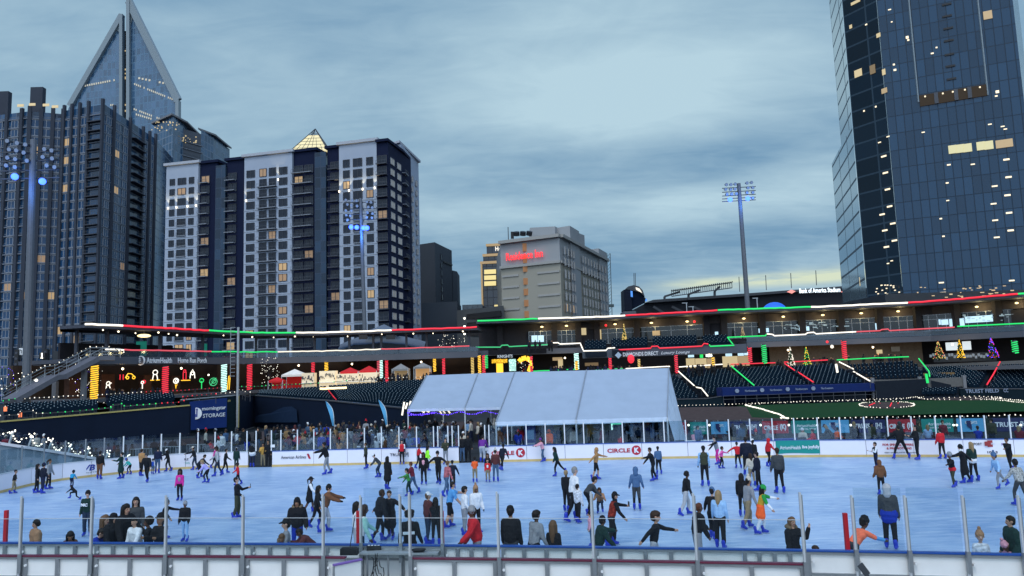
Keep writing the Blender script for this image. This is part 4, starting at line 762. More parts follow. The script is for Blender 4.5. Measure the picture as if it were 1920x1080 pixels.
o.build('glass', M['fglass'], t)
zz = []
for a, b in zip(pts[:-1], pts[1:]):
    for k in range(7): u = k/7; zz.append((a[0]+(b[0]-a[0])*u, a[1]-.12, a[2]+(b[2]-a[2])*u-.42*math.sin(u*math.pi)-.02))
zz.append(pts[-1])
light_string(zz, M['eBulb'], 'swagged string of round white bulbs along the sloping parapet at the left', .012, .3, .055, 'bulb strings on the sloping parapet')
for c in pts[1:]:
    q = MB()
    for k in range(4): q.ball((c[0]+rnd.uniform(-.2, .2), c[1]-.1, c[2]+rnd.uniform(-.12, .14)), .045, 6)
    q.build('bulb_cluster', M['eBulb'], None, 'cluster of white bulbs at the top of a leaning parapet post', 'lights', 'bulb clusters on the sloping parapet')
# gate posts of the far gates + small sign
for px, py, lab in ((911, 842, 'small white notice on the glass right of the centre gate'), (512, 836, 'small white notice on the glass right of the left gate')):
    a = along(FARALL, px, 838); z = Z(px, py, a[1]); MB().box((a[0], a[1]-.06, z), (.26, .02, .17)).build('notice', M['white'], None, lab, 'notice')
# barriers and tables behind the glass
def barrier(px0, px1, py, D, lab, m='steel', h=1.1, z0=0):
    a = P(px0, py, D); b = P(px1, py, D); t = thing('crowd_barrier', lab, 'barrier', (a[0], a[1], z0), 'metal crowd barriers'); q = MB(); MB().beam((a[0], a[1], z0+h), (b[0], b[1], z0+h), .05, .05).beam((a[0], a[1], z0+.15), (b[0], b[1], z0+.15), .04, .04).build('rail', M[m], t)
    n = max(3, int(abs(b[0]-a[0])/.16))
    for i in range(n+1): u = i/n; q.box((a[0]+(b[0]-a[0])*u, a[1]+(b[1]-a[1])*u, z0+h/2), (.018, .018, h))
    q.build('bars', M[m], t)
for i, px in enumerate(range(500, 765, 38)): barrier(px, px+35, 800-(px-500)*.03, 57.2, 'metal crowd barrier between the spectators and the field, %s' % ('left of the first flag' if px < 600 else 'by the first flag' if px < 640 else 'between the flags' if px < 710 else 'by the second flag'))
for i, (px, D) in enumerate(((350, 50), (395, 50.5), (300, 49), (245, 48))): barrier(px, px+40, 830, D, 'metal crowd barrier behind the far glass at the left, %s' % ('by the sponsor panel', 'left of the gate', 'behind the mustard jacket', 'behind the long green coat')[i])
# feather flags
for (x0, y0, x1, y1, lab) in ((611, 752, 624, 798, 'left light blue feather flag among the spectators'), (710, 749, 724, 797, 'right light blue feather flag near the tent')):
    D = 56; q = MB(); N_f = 12; L_ = []; R_ = []
    for i in range(N_f+1):
        u = i/N_f; cx = x0+(x1-x0)*u+3*math.sin(u*math.pi); w = 6.2*math.sin(min(1, u*3+.12)*math.pi/2)*(1-.65*max(0, u-.35)/.65); a = P(cx-w*.55, y0+(y1-y0)*u, D); b = P(cx+w*.75, y0+(y1-y0)*u+2, D); L_.append((a[0], D+.06*math.sin(u*7), a[2])); R_.append((b[0], D+.15+.06*math.sin(u*7), b[2]))
    for i in range(N_f): q.face([L_[i], R_[i], R_[i+1], L_[i+1]]); q.face([(p[0], p[1]+.02, p[2]) for p in (L_[i], L_[i+1], R_[i+1], R_[i])])
    base = G(x1+4, 800+0, 0); t = thing('feather_flag', lab, 'flag', (R_[-1][0], D, 0)); q.build('cloth', M['sky_banner'], t); MB().tube([(R_[-1][0], D+.1, 0)]+[(p[0], p[1], p[2]) for p in reversed(R_)], .025, 6).build('pole', M['alu'], t)
# tents ------------------------------------------------------------
def marquee(e0, e1, ridge0, ridge1, lab, side=True, name='event_tent', leg=None, seams=(.5,), fascia=.28):
    """e0,e1 front eave ends; ridge0,ridge1 ridge ends (3D)"""
    t = thing(name, lab, 'tent', (e0[0], e0[1], 0)); e0, e1, r0, r1 = map(Vector, (e0, e1, ridge0, ridge1)); b0 = r0+(r0-e0); b1 = r1+(r1-e1); b0.z = e0.z; b1.z = e1.z
    q = MB(); N = 10
    for (A, B, C_, D_) in ((e0, e1, r1, r0), (r0, r1, b1, b0)):
        for i in range(N):
            for k in range(8):
                def pt(u, v):
                    p = (A+(B-A)*u)*(1-v)+(D_+(C_-D_)*u)*v; sag = .10*math.sin(u*math.pi*(len(seams)+1))**2*math.sin(v*math.pi); return p-Vector((0, 0, sag))
                q.face([pt(i/N, k/8), pt((i+1)/N, k/8), pt((i+1)/N, (k+1)/8), pt(i/N, (k+1)/8)])
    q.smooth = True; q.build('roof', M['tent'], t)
    d = Vector((0, 0, fascia))
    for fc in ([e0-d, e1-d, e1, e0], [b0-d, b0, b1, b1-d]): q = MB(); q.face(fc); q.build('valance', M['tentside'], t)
    for u in [0]+list(seams)+[1]:
        a = e0+(e1-e0)*u; r = r0+(r1-r0)*u; up = Vector((0, -.02, .03)); MB().beam(a+up, r+up, .06, .04).build('seam_strap', M['steel'], t)
        MB().beam((a.x, a.y, 0), (a.x, a.y, a.z-.02), .09, .09).build('leg', M['alu'], t)
        c = b0+(b1-b0)*u; MB().beam((c.x, c.y, 0), (c.x, c.y, c.z), .09, .09).build('leg', M['alu'], t)
    return t, e0, e1, r0, r1, b0, b1
e0 = (*G(930, 791, 2.25), 2.25); e1 = (*G(1251, 782, 2.25), 2.25); D0 = e0[1]; D1 = e1[1]
r0 = P(965, 698, D0+5.5); r1 = P(1254, 690, D1+5.2)
T1 = marquee(e0, e1, r0, r1, 'large white gabled tent with sloping roof and open front behind the far boards', seams=(.47,))
t, e0_, e1_, r0_, r1_, b0_, b1_ = T1
q = MB(); K = 16; pr = [Vector((e1_.x+.02, e1_.y, e1_.z)), r1_+Vector((.02, 0, 0)), b1_+Vector((.02, 0, 0))]
def edge(u): return pr[0]+(pr[1]-pr[0])*(u*2) if u < .5 else pr[1]+(pr[2]-pr[1])*(u*2-1)
cols_ = [edge(i/K) for i in range(K+1)]
for i in range(K):
    a, b = cols_[i], cols_[i+1]; fl = lambda j: Vector((.55+.14*math.sin(j*2.1)+.25*math.sin(j/K*math.pi), 0, 0))
    q.face([(a.x, a.y, a.z), (a.x+fl(i).x, a.y, 0), (b.x+fl(i+1).x, b.y, 0), (b.x, b.y, b.z)])
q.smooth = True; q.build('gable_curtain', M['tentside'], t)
e0 = P(765, 767, 57); e1 = P(958, 763, 57.5); r0 = P(800, 704, 63); r1 = P(975, 697, 63.2)
T2 = marquee(e0, e1, r0, r1, 'second white gabled tent with blue string lights, further back on the left', seams=(.55,), fascia=.2)
e0, e1 = Vector(e0), Vector(e1)
sw = []
for i in range(60): u = i/59; sw.append(e0+(e1-e0)*u+Vector((0, -.15, -.25-.22*abs(math.sin(u*math.pi*4)))))
light_string(sw, M['ePurple'], 'blue violet string lights swagged under the eave of the second tent', .02, .3, .05, 'tent lights')
light_string([e0+Vector((.1, -.2, -.1)), e0+Vector((.1, -.2, -.45)), e0+Vector((2.0, -.2, -.35))], M['ePurple'], 'denser blue violet lights at the left corner of the second tent', .03, .16, .07, 'tent lights')
a = P(914, 766, 58.5); q = MB(); q.box(a, (.55, .03, .13)); q.build('neon_sign', M['ePink'], None, 'small pink lit sign under the second tent', 'sign')
for i, (px, y0, y1) in enumerate(((756, 754, 778), (762, 756, 766), (768, 752, 774), (776, 752, 760))):
    a = P(px+2, y0, 60); b = P(px-2, y1, 60); light_string([a, b], M['eW'], 'upright white light strip at the left corner of the second tent', .07, .4, None, 'white light strips at the second tent')
for px, y0, y1, w in ((822, 767, 776, .10), (829, 768, 775, .08), (838, 767, 775, .12), (791, 768, 772, .3), (800, 768, 771, .3)):
    a = P(px, y0, 60); b = P(px+6, y1, 60); MB().beam(a, b, .05, w).build('hanging_lamp', M['eWd'], None, 'small bright lamp panel hanging inside the second tent', 'lamp', 'lamp panels in the second tent')
# inside front tent: back wall, railings, ramp, tables, stools, game machine, green sign
t = thing('tent_lining', 'cream back wall inside the front white tent', 'wall', (b0_.x, b0_.y-1, 0)); MB().wall([(b0_.x+1.5, b0_.y-2.5), ((b0_.x+b1_.x)/2+.8, (b0_.y+b1_.y)/2-2.5)], 0, 2.3, .05).build('fabric_panel', mat('lining', (.30, .31, .22), .8), t); MB().wall([((b0_.x+b1_.x)/2+.9, (b0_.y+b1_.y)/2-2.4), (b1_.x-.2, b1_.y-2.5)], 0, 2.4, .05).build('dark_panel', M['navywall'], t)
for k, (px0, px1) in enumerate(((1052, 1072), (1072, 1092), (1110, 1130))):
    a = P(px0, 812+6*(k == 0), 49); b = P(px1, 800, 49); t = thing('handrail', 'black ramp handrail inside the front tent %s' % ('left piece', 'middle piece', 'right piece')[k], 'handrail', (a[0], a[1], 0)); MB().beam(a, b, .04, .04).beam((a[0], a[1], a[2]-.35), (b[0], b[1], b[2]-.35), .03, .03).build('rail', M['black'], t)
    for u in (0, .5, 1): p = (a[0]+(b[0]-a[0])*u, a[1]); MB().beam((*p, 0), (*p, a[2]+(b[2]-a[2])*u), .04, .04).build('upright', M['black'], t)
a = P(1155, 793, 50); t = thing('exit_sign', 'green lit sign under the roof of the front tent', 'sign', a); q = MB().box(a, (.7, .04, .2)).build('panel', mat('greensign', (.05, .4, .2), em=(.1, .9, .5), es=.8), t); 
MB().box((a[0]-.28, a[1], a[2]-.3), (.1, .04, .5)).build('side_strip', M['eMint'], t)
def machine(px, w, h, m, lab, D=47.5):
    a = XY(px, 820, D); t = thing('game_machine', lab, 'machine', (*a, 0)); MB().box((*a, h/2), (w, .6, h)).build('cabinet', M[m], t); MB().box((a[0], a[1]-.31, h*.68), (w*.7, .03, h*.3)).build('screen', mat('dim_screen', (.05, .08, .15), em=(.2, .5, 1), es=.25), t); q = MB(); q.box((a[0], a[1]-.33, h*.35), (w*.8, .06, h*.12)); q.build('shelf', M['alu'], t)
machine(994, .7, 1.9, 'royal', 'blue printed machine standing under the left half of the front tent'); machine(1088, .5, .75, 'steel', 'grey metal bin under the middle of the front tent', 46.5)
def table(px, D, w, lab, m='black', py=820, z=.75):
    a = XY(px, py, D); t = thing('table', lab, 'table', (*a, 0), 'tables around the rink'); MB().box((*a, z), (w, .7, .04)).build('table_top', M[m], t)
    for sx in (-1, 1):
        for sy in (-1, 1): MB().beam((a[0]+sx*w*.42, a[1]+sy*.28, 0), (a[0]+sx*w*.42, a[1]+sy*.28, z-.02), .04, .04).build('leg', M['black'], t)
for px, D, w, lab, m in ((958, 46.5, 1.4, 'white table under the left end of the front tent', 'white'), (1310, 45.5, 2.0, 'white table behind the glass right of the tent', 'white'), (1470, 45, 2.4, 'dark blue table in front of the red banner', 'royal'), (1360, 44.5, 1.4, 'dark table in front of the shield banner', 'black'), (1590, 45, 1.6, 'dark table right of the orange top', 'black'), (1660, 44.5, 1.6, 'dark table behind the offers panel', 'black'), (1780, 44, 1.7, 'dark table left of the right shield banner', 'black'), (590, 48, 1.2, 'table behind the airline board glass', 'black'), (683, 48.6, 1.2, 'table with a white top between the flags', 'white'), (790, 48, 1.2, 'table behind the bank board glass', 'black'), (1160, 46, 1.5, 'dark table under the right half of the front tent', 'black')): table(px, D, w, lab, m)
def armchair(px, D, lab):
    a = XY(px, 825, D); t = thing('chair', lab, 'chair', (*a, 0), 'chairs beside the rink'); MB().box((*a, .42), (.55, .5, .06)).build('seat', M['dconc'], t); MB().box((a[0], a[1]-.24, .7), (.55, .05, .5)).build('backrest', M['dconc'], t)
    for sx in (-1, 1):
        for sy in (-1, 1): MB().beam((a[0]+sx*.23, a[1]+sy*.2, 0), (a[0]+sx*.23, a[1]+sy*.2, .4), .035, .035).build('leg', M['black'], t)
for px, D, lab in ((1273, 44.5, 'grey outdoor chair behind the glass right of the tent curtain'), (1345, 44.6, 'grey chair left of the shield banner'), (1500, 44, 'grey chair left of the red top'), (1620, 43.6, 'grey chair right of the orange top'), (1700, 43.4, 'grey chair behind the quilted jacket'), (1815, 43, 'grey chair by the right shield banner'), (1200, 46.4, 'dark chair under the right half of the tent')): armchair(px, D, lab)
# banner fence
def fb(px0, px1, m, words, lab, D0=57, sz=.9, z0=.05):
    a = G(px0, 808+(px0-1290)*-.004, 0); 
    def gp(px): D = 58-(px-1290)/620*5.5; return XY(px, 800, D)
    a, b = gp(px0), gp(px1); t = thing('fence_banner', lab, 'banner', (a[0], a[1], 0), 'sponsor banners on the field fence'); MB().wall([a, b], .02, .95, .03).build('cloth', M[m], t)
    for s, u0, u1, z, h, bold in words: text(s, (a[0]+(b[0]-a[0])*u0, a[1]+(b[1]-a[1])*u0), (a[0]+(b[0]-a[0])*u1, a[1]+(b[1]-a[1])*u1), z, h, M['letter'], t, bold, .02, .01)
    return a, b, t
CK = [('CIRCLE', .06, .6, .45, .34, .04), ('(K)', .68, .92, .46, .5, .05)]; AH = [('AtriumHealth', .2, .92, .58, .2, .015), ('OFFICIAL TEAM', .25, .9, .32, .12, .01)]; TR = [('TRUIST', .08, .66, .5, .34, .03), ('[H]', .72, .9, .5, .42, .03)]; KN = [('KNIGHTS', .30, .72, .66, .2, .03)]
for px0, px1, m, w, lab in ((1262, 1288, 'red_banner', [('K', .5, .85, .5, .4, .05)], 'red banner just right of the tent curtain'), (1294, 1325, 'teal_banner', AH, 'leftmost teal health banner'), (1333, 1366, 'sky_banner', KN, 'left light blue banner with a dark shield'), (1369, 1424, 'navy_banner', TR, 'left navy banner with white capitals'), (1429, 1478, 'red_banner', CK, 'middle red banner with white circle emblem'), (1484, 1534, 'teal_banner', AH, 'teal health banner above the green board'), (1540, 1592, 'sky_banner', KN, 'middle light blue banner with a dark shield'), (1596, 1660, 'navy_banner', TR, 'navy banner behind the dark figures'), (1664, 1718, 'red_banner', CK, 'right red banner partly behind the quilted jacket'), (1728, 1788, 'teal_banner', AH, 'right teal health banner'), (1794, 1848, 'sky_banner', KN, 'right light blue banner with a dark shield'), (1860, 1935, 'navy_banner', TR, 'rightmost navy banner with white capitals'), (1940, 2000, 'red_banner', CK, 'red banner past the right edge')):
    a, b, t = fb(px0, px1, m, w, lab)
    if m == 'sky_banner':
        c = ((a[0]+b[0])/2, (a[1]+b[1])/2); q = MB(); q.face([(c[0]+dx, c[1]-.025, .5+dz) for dx, dz in ((-.32, .3), (-.3, -.05), (0, -.38), (.3, -.05), (.32, .3))]); o = q.build('shield', M['navy_banner'], t)
def gpf(px): return XY(px, 790, 60.5-(px-1290)/620*5.2)
fp = [gpf(px) for px in (1262, 1400, 1560, 1720, 1880, 2050)]
t = thing('field_fence', 'dark padded fence rail between the rink seating and the ball field', 'fence', (*fp[0], 0)); MB().wall(fp, 0, .72, .08).build('padding', M['dgreenpad'] if 'dgreenpad' in M else mat('dgreenpad', (.02, .04, .035)), t)
for px in range(1262, 2050, 42): p = gpf(px); MB().beam((*p, 0), (*p, .9), .05, .05).build('post', M['steel'], t)
light_string([(*gpf(px), .92) for px in range(1465, 2050, 20)], M['eW'], 'row of white bulbs on the fence between rink seating and field', .012, .32, .055, 'field lights')
# small floodlights on stands along the right (pairs of white dots)
for px in (1291, 1330, 1426, 1479, 1532, 1595, 1724, 1788, 1794, 1914):
    p = XY(px, 797, 50); z = Z(px, 797, 50); t = thing('lamp_stand', 'small white lamp on a thin stand behind the right hand glass', 'lamp', (*p, 0), 'small lamps behind the right hand glass'); MB().beam((*p, 0), (*p, z-.08), .03, .03).build('pole', M['black'], t); MB().ball((*p, z), .075, 8).build('bulb', M['eBulb'], t)
# ================================================================== FIELD
sheet('infield_grass', [G(*p) for p in ((1410, 782.5), (1480, 785), (1700, 778), (1925, 771), (2300, 758), (2300, 748), (1925, 750), (1820, 750), (1700, 751), (1500, 757), (1380, 761), (1400, 764))], .004, M['grass'])
sheet('infield_clay', [G(*p) for p in ((1250, 812), (1470, 800), (1468, 783), (1398, 762), (1250, 764))], -.002, M['dirt'])
sheet('warning_track', [G(*p) for p in ((-700, 870), (60, 852), (450, 812), (620, 800), (760, 792), (900, 790), (900, 804), (600, 818), (300, 838), (60, 866), (-700, 900))], -.004, M['dirt'])
sheet('mound_clay', [G(1663+52*math.cos(i*.26), 760+6.2*math.sin(i*.26)) for i in range(24)], .012, M['dirt'])
sheet('home_plate_clay', [G(1800+78*math.cos(i*.26)-(.0), 747.5+3.4*math.sin(i*.26)) for i in range(24)], .014, M['dirt'])
def fstr(pts, lab, m='eW', st=.5, r=.07): light_string([(*G(*p), .1) for p in pts], M[m], lab, .02, st, r, 'field lights')
fstr([(1265, 762), (1380, 759), (1500, 754), (1600, 751), (1700, 747.5), (1720, 745.5)], 'white bulbs along the dugout edge of the field', st=.45); fstr([(1400, 760), (1440, 757), (1560, 753.5), (1700, 749)], 'second row of white bulbs beside the dugout', st=.7)
fstr([(1398, 761), (1430, 769), (1462, 779), (1470, 784)], 'white bulbs along the diagonal field line', st=.3, r=.09); fstr([(1464, 785), (1478, 786.5)], 'clump of white bulbs at the corner of the field line', st=.2, r=.1)
fstr([(1663+52*math.cos(i*.26), 760+6.2*math.sin(i*.26)) for i in range(26)], 'ring of white bulbs around the pitcher mound', st=.45)
fstr([(1630, 762), (1640, 757.5), (1650, 757)], 'red bulbs in the left of the mound ring', 'eR', .4); fstr([(1669, 763), (1672, 757), (1684, 757)], 'red bulbs in the right of the mound ring', 'eR', .4)
fstr([(1800+78*math.cos(i*.26), 747.5+3.4*math.sin(i*.26)) for i in range(26)], 'oval of white bulbs around home plate', st=.6); fstr([(1750, 748), (1800, 746.5), (1860, 747)], 'inner row of white bulbs at home plate', st=.6); fstr([(1830, 749), (1880, 752), (1925, 757)], 'white bulbs along the right field line', st=.4); fstr([(1860, 748), (1925, 753)], 'outer white bulbs along the right field line', st=.4)
# ================================================================== BALLPARK STANDS
roofL = [G(x, y, 12.6) for x, y in ((112, 612), (160, 609), (300, 616), (390, 621), (480, 625), (600, 625), (740, 620), (895, 614.5))]
roofR = [G(x, y, 14.0) for x, y in ((893, 602), (1017, 598), (1140, 594), (1350, 582), (1580, 574), (1740, 566), (1915, 551), (2100, 541))]
def back(path, d):          # offset of a path away from the field
    out = []
    for i, p in enumerate(path):
        a = path[max(i-1, 0)]; b = path[min(i+1, len(path)-1)]; L = math.hypot(b[0]-a[0], b[1]-a[1]); out.append((p[0]-(b[1]-a[1])/L*d, p[1]+(b[0]-a[0])/L*d))
    return out
def strip(q, p0, p1, z0, z1, m=0, zb0=None, zb1=None):   # solid slab between two paths
    for i in range(len(p0)-1):
        a, b, c, d = p0[i], p0[i+1], p1[i+1], p1[i]; y0 = z0 if zb0 is None else zb0; y1 = z1 if zb1 is None else zb1
        q.face([(*a, z0), (*b, z0), (*b, z1), (*a, z1)], m); q.face([(*a, z1), (*b, z1), (*c, y1), (*d, y1)], m); q.face([(*b, z0), (*a, z0), (*d, y0), (*c, y0)], m); q.face([(*c, y0), (*d, y0), (*d, y1), (*c, y1)], m)
    a, d, b, c = p0[0], p1[0], p0[-1], p1[-1]; q.face([(*a, z0), (*a, z1), (*d, z1), (*d, z0)], m); q.face([(*b, z0), (*c, z0), (*c, z1), (*b, z1)], m)
def at_px(path, px, z=9): return along(path, px, 0, z)
def sub(path, px0, px1, z=9, n=8): return [at_px(path, px0+(px1-px0)*i/n, z) for i in range(n+1)]
dk = mat('stand_steel', (.075, .08, .10), .7); dk2 = mat('fascia', (.07, .08, .105), .6, var=.08, scale=.5); conc2 = mat('stand_wall', (.055, .05, .055), .85); dwall = mat('stand_inner', (.028, .026, .030), .9); bk = mat('warm_brick', (.10, .05, .035), .9, var=.3, scale=1.5)
S1 = thing('left_grandstand', 'long two level grandstand with a thin roof in front of the apartment towers', 'grandstand', (*roofL[0], 0))
q = MB(); strip(q, roofL, back(roofL, 9), 12.25, 12.6); q.build('roof', dk, S1)
deckL = roofL[1:]; q = MB(); strip(q, deckL, back(deckL, 12), 8.0, 8.5); q.build('upper_deck', dk, S1)
q = MB(); strip(q, back(deckL, -.15), back(deckL, .1), 7.75, 8.72); q.build('fascia', dk2, S1)
q = MB(); strip(q, back(deckL, -.1), back(deckL, -.05), 8.75, 9.5); q.build('glass_railing', M['rglass'], S1)
q = MB(); strip(q, back(deckL, 13), back(deckL, 13.5), -.5, 8.0); q.build('back_wall', mat('warm_wall', (.06, .04, .028), .9, var=.4, scale=.3), S1)
q = MB(); strip(q, back(deckL, -1.5), back(deckL, 13), 3.1, 3.5); q.build('concourse_floor', M['dconc'], S1)
for px in (118, 200, 300, 380, 447, 480, 540, 590, 655, 700, 715, 762, 800, 832, 880):
    p = at_px(back(roofL, 2.5), px, 11); MB().box((*p, 10.4), (.35, .35, 3.8)).build('roof_column', dk, S1)
for i_, px in enumerate((193, 222, 254, 297, 316, 332, 419, 473, 513, 553, 588, 652, 716, 775, 812, 868)):
    p = at_px(back(roofL, 1.2+(i_ % 3)*1.5), px, 12); MB().ball((*p, 12.15), .10+.03*(i_ % 2), 8).build('ceiling_lamp', M['eLamp'], S1)
a = at_px(roofL, 256, 11.6); t = thing('pendant_lamp', 'large glowing yellow pendant under the left end of the stand roof', 'lamp', (*a, 11)); q = MB(); q.ball((a[0], a[1]+2, Z(256, 630, a[1]+2)), .85, 12, 0, (1.0, 1.0, .28)); q.build('shade', M['eWarm'], t); MB().beam((a[0], a[1]+2, 11.3), (a[0], a[1]+2, 12.2), .06, .06).build('rod', dk, t)
for px, w, z0, z1, m in ((265, 1.4, 9.2, 11.3, 'tealpanel'), (383, .8, 9.2, 11.2, 'tealpanel')):
    p = at_px(back(roofL, 8), px, 10); MB().box((*p, (z0+z1)/2), (w, .3, z1-z0)).build('lit_panel', mat('tealpanel', (.02, .25, .2), em=(.05, .7, .5), es=.15), S1)
q = MB(); strip(q, back(sub(deckL, 195, 400), 8), back(sub(deckL, 195, 400), 8.4), 8.5, 10.8); q.build('upper_wall', dwall, S1)
def seg_str(path, segs, z, m_=('eW', 'eR', 'eG'), what='the roof edge of the left grandstand', r=.135, off=-.1, wob=.04, step=.8):
    for px0, px1, k, lab in segs:
        p = sub(back(path, off), px0, px1, z, max(2, int((px1-px0)/25))); light_string([(x, y, z+.05) for x, y in p], M[k], lab+' light run on '+what, r, step, None, wob=wob)
seg_str(roofL, ((160, 230, 'eW', 'short white'), (231, 391, 'eR', 'long red'), (392, 554, 'eG', 'long green'), (555, 734, 'eW', 'long white'), (735, 894, 'eR', 'right hand red')), 12.65)
seg_str(deckL, ((198, 232, 'eW', 'short white'), (233, 396, 'eRd', 'dim red'), (397, 425, 'eG', 'short green'), (427, 520, 'eG', 'right green'), (521, 714, 'eWd', 'long white'), (715, 880, 'eRd', 'dim dotted red')), 9.55, what='the deck railing of the left grandstand', r=.1)
def wtext(s, path, px0, px1, z, h, par, off=-.16, m='letter', bold=.02, **k): pp = back(path, off); return text(s, at_px(pp, px0, z), at_px(pp, px1, z), z, h, M[m], par, bold, .06, .02, **k)
wtext('AtriumHealth', deckL, 274, 322, 8.25, .75, S1, bold=.02); wtext('Home Run Porch', deckL, 333, 387, 8.27, .75, S1, bold=.02)
a = at_px(back(deckL, -.3), 264, 8.2); q = MB(); q.tube([(a[0], a[1]-.05, 8.2), (a[0]+.02, a[1]+.05, 8.2)], .62, 20); o = q.build('round_emblem', M['letter'], S1); q = MB(); q.tube([(a[0]-.01, a[1]-.08, 8.2), (a[0], a[1]-.06, 8.2)], .52, 20); q.build('emblem_field', dk2, S1)
for i in range(3):
    q = MB(); zc = 7.95+.22*i; q.beam((a[0]-.28, a[1]-.12, zc+.14), (a[0], a[1]-.12, zc), .03, .07).beam((a[0], a[1]-.12, zc), (a[0]+.28, a[1]-.12, zc+.14), .03, .07); q.build('emblem_leaf', M['letter'], S1)
# light wrapped columns
def wrapped(path, px, y0, y1, k, lab, w=.45, off=.0, D=None):
    p = at_px(back(path, off), px, 6) if D is None else XY(px, (y0+y1)/2, D); za = Z(px, y1, p[1]); zb = Z(px, y0, p[1]); w *= .62; t = thing('wrapped_column', lab, 'column', (*p, za), 'columns wrapped in holiday lights'); MB().box((*p, (za+zb)/2), (w*1.1, w*1.1, zb-za)).build('column', dk, t)
    q = MB(); n = int((zb-za)/.26); pts = []
    for i in range(n*4):
        c = ((-1, -1), (1, -1), (1, 1), (-1, 1))[i % 4]; pts.append((p[0]+c[0]*w*.62+rnd.uniform(-.03, .03), p[1]+c[1]*w*.62, za+(zb-za)*i/(n*4)))
    q.tube(pts, .075, 4); o = q.build('light_wrap', M[k], t)
for px, y0, y1, k, lab in ((177, 684, 748, 'eY', 'yellow lit column at the left end under the grandstand deck'), (310, 686, 741, 'eR', 'red lit column below the porch lettering'), (420, 682, 734, 'eMint', 'pale mint lit column left of the foul pole'), (468, 682, 730, 'eR', 'red lit column right of the foul pole')): wrapped(deckL, px, y0, y1, k, lab, .75)
for px, y0, y1, k, lab in ((587, 678, 713, 'eR', 'red lit column right of the white canopy'), (612, 676, 722, 'eY', 'tall yellow lit column left of the food booths'), (710, 675, 706, 'eRd', 'slim red column right of the booths'), (715, 674, 708, 'eMint', 'pale lit column right of the booths'), (725, 672, 717, 'eR', 'bright red lit column at the right of the booths'), (815, 669, 696, 'eY', 'yellow lit column left of the last canopy pair'), (832, 668, 701, 'eR', 'red lit column above the second tent'), (886, 667, 700, 'eYd', 'thin sparse gold lit column'), (899, 665, 701, 'eY', 'wide yellow lit column above the second tent'), (907, 665, 701, 'eR', 'narrow red lit column beside the wide yellow'), (912, 665, 690, 'eG', 'narrow green lit column beside the wide yellow')):
    if k == 'eYd': M['eYd'] = emis('eYd', (1, .7, .2), .8)
    wrapped(deckL, px, y0, y1, k, lab, .55 if px < 700 else .5, .5, None if px < 890 else 121)
# warm interiors below the left deck
def wallbit(path, off, px0, px1, z0, z1, m, name, lab, cat='wall', th=.3, **k):
    p = sub(back(path, off), px0, px1, (z0+z1)/2, 3); q = MB(); strip(q, p, back(p, th), z0, z1); return q.build(name, m, None, lab, cat, **k)
wallbit(deckL, 9, 130, 150, 3.5, 6.3, bk, 'brick_pier', 'brick pier left of the yellow lit column', 'pier', 1.0)
for i, (a, b) in enumerate(((190, 215), (270, 284), (322, 338))): wallbit(deckL, 8, a, b, 3.5, 6.6-.2*i, bk, 'brick_pier', 'brick pier under the porch, %s' % ('left of the dining lights', 'left of the first red column', 'right of the first red column')[i], 'pier', 1.0)
def trees_lights(px, py, w, h, D, cols, lab, n=60, name='lit_tree'):
    c = P(px, py, D); t = thing(name, lab, 'tree', (c[0], c[1], c[2]-h*1.1), 'small trees hung with lights'); q = MB(); q.tube([(c[0], c[1], c[2]-h*1.1), (c[0]+.1, c[1], c[2]-h*.2)], .12, 6, 0, .06)
    for i in range(7): a = rnd.uniform(0, 6.28); q.tube([(c[0], c[1], c[2]-h*.5+.1*i), (c[0]+w*.8*math.cos(a), c[1]+w*.5*math.sin(a), c[2]+h*rnd.uniform(-.2, .9))], .05, 4, 0, .015)
    q.build('trunk', M['black'], t)
    for m, fr in cols:
        q = MB()
        for i in range(int(n*fr)): u = rnd.uniform(0, 6.28); r_ = math.sqrt(rnd.random()); q.ball((c[0]+w*r_*math.cos(u), c[1]+rnd.uniform(-1, 1)*w*.5, c[2]+h*r_*math.sin(u)), rnd.uniform(.02, .045), 6)
        o = q.build('bulbs', M[m], t); o['kind'] = 'stuff'
trees_lights(155, 702, 2.2, 2.4, 96, (('eBulb', .6), ('ePurple', .4)), 'bare tree hung with white and blue bulbs left of the dining area'); trees_lights(505, 698, 1.6, 2.4, 112, (('eBulb', 1),), 'bare tree hung with white bulbs left of the white canopy'); trees_lights(845, 640, 2.5, 1.3, 124, (('eBulb', 1),), 'lights in a tree beyond the deck right of the roof tent', 40)
trees_lights(10, 722, 3.2, 2.6, 85, (('eBulb', .55), ('ePurple', .45)), 'bare tree with white and blue bulbs at the left edge', 70)
# figures of lights (abstract holiday figures)
def fig(px, py, D, parts, lab, name='light_figure'):
    c = P(px, py, D); t = thing(name, lab, 'light display', c, 'holiday light figures under the grandstand')
    for k, sh in parts:
        q = MB()
        for pts in sh: q.tube([(c[0]+x*.68, c[1], c[2]+z*.68) for x, z in pts], .06, 5)
        q.build('outline', M[k], t)
circ = lambda cx, cz, r, n=12, s=1: [(cx+r*math.cos(i*2*math.pi/n), cz+s*r*math.sin(i*2*math.pi/n)) for i in range(n+1)]
fig(291, 703, 98, (('eW', [circ(0, .5, .45), [(-.3, .1), (-.5, -.9)], [(.3, .1), (.5, -.9)]]), ('eY', [[(-.9, -1), (-.2, -1)], [(.2, -1), (.9, -1)]])), 'white light figure with yellow feet left of the first red column'); fig(245, 708, 97, (('eY', [[(-1, 0), (-.5, .8), (.2, .7), (.9, 0)], circ(-.6, 0, .25), circ(.6, 0, .25)]),), 'yellow arched light figure under the porch'); fig(228, 708, 97, (('eR', [[(-.3, -.4), (-.3, .6)], [(.3, -.4), (.3, .6)]]),), 'pair of red light bars under the porch')
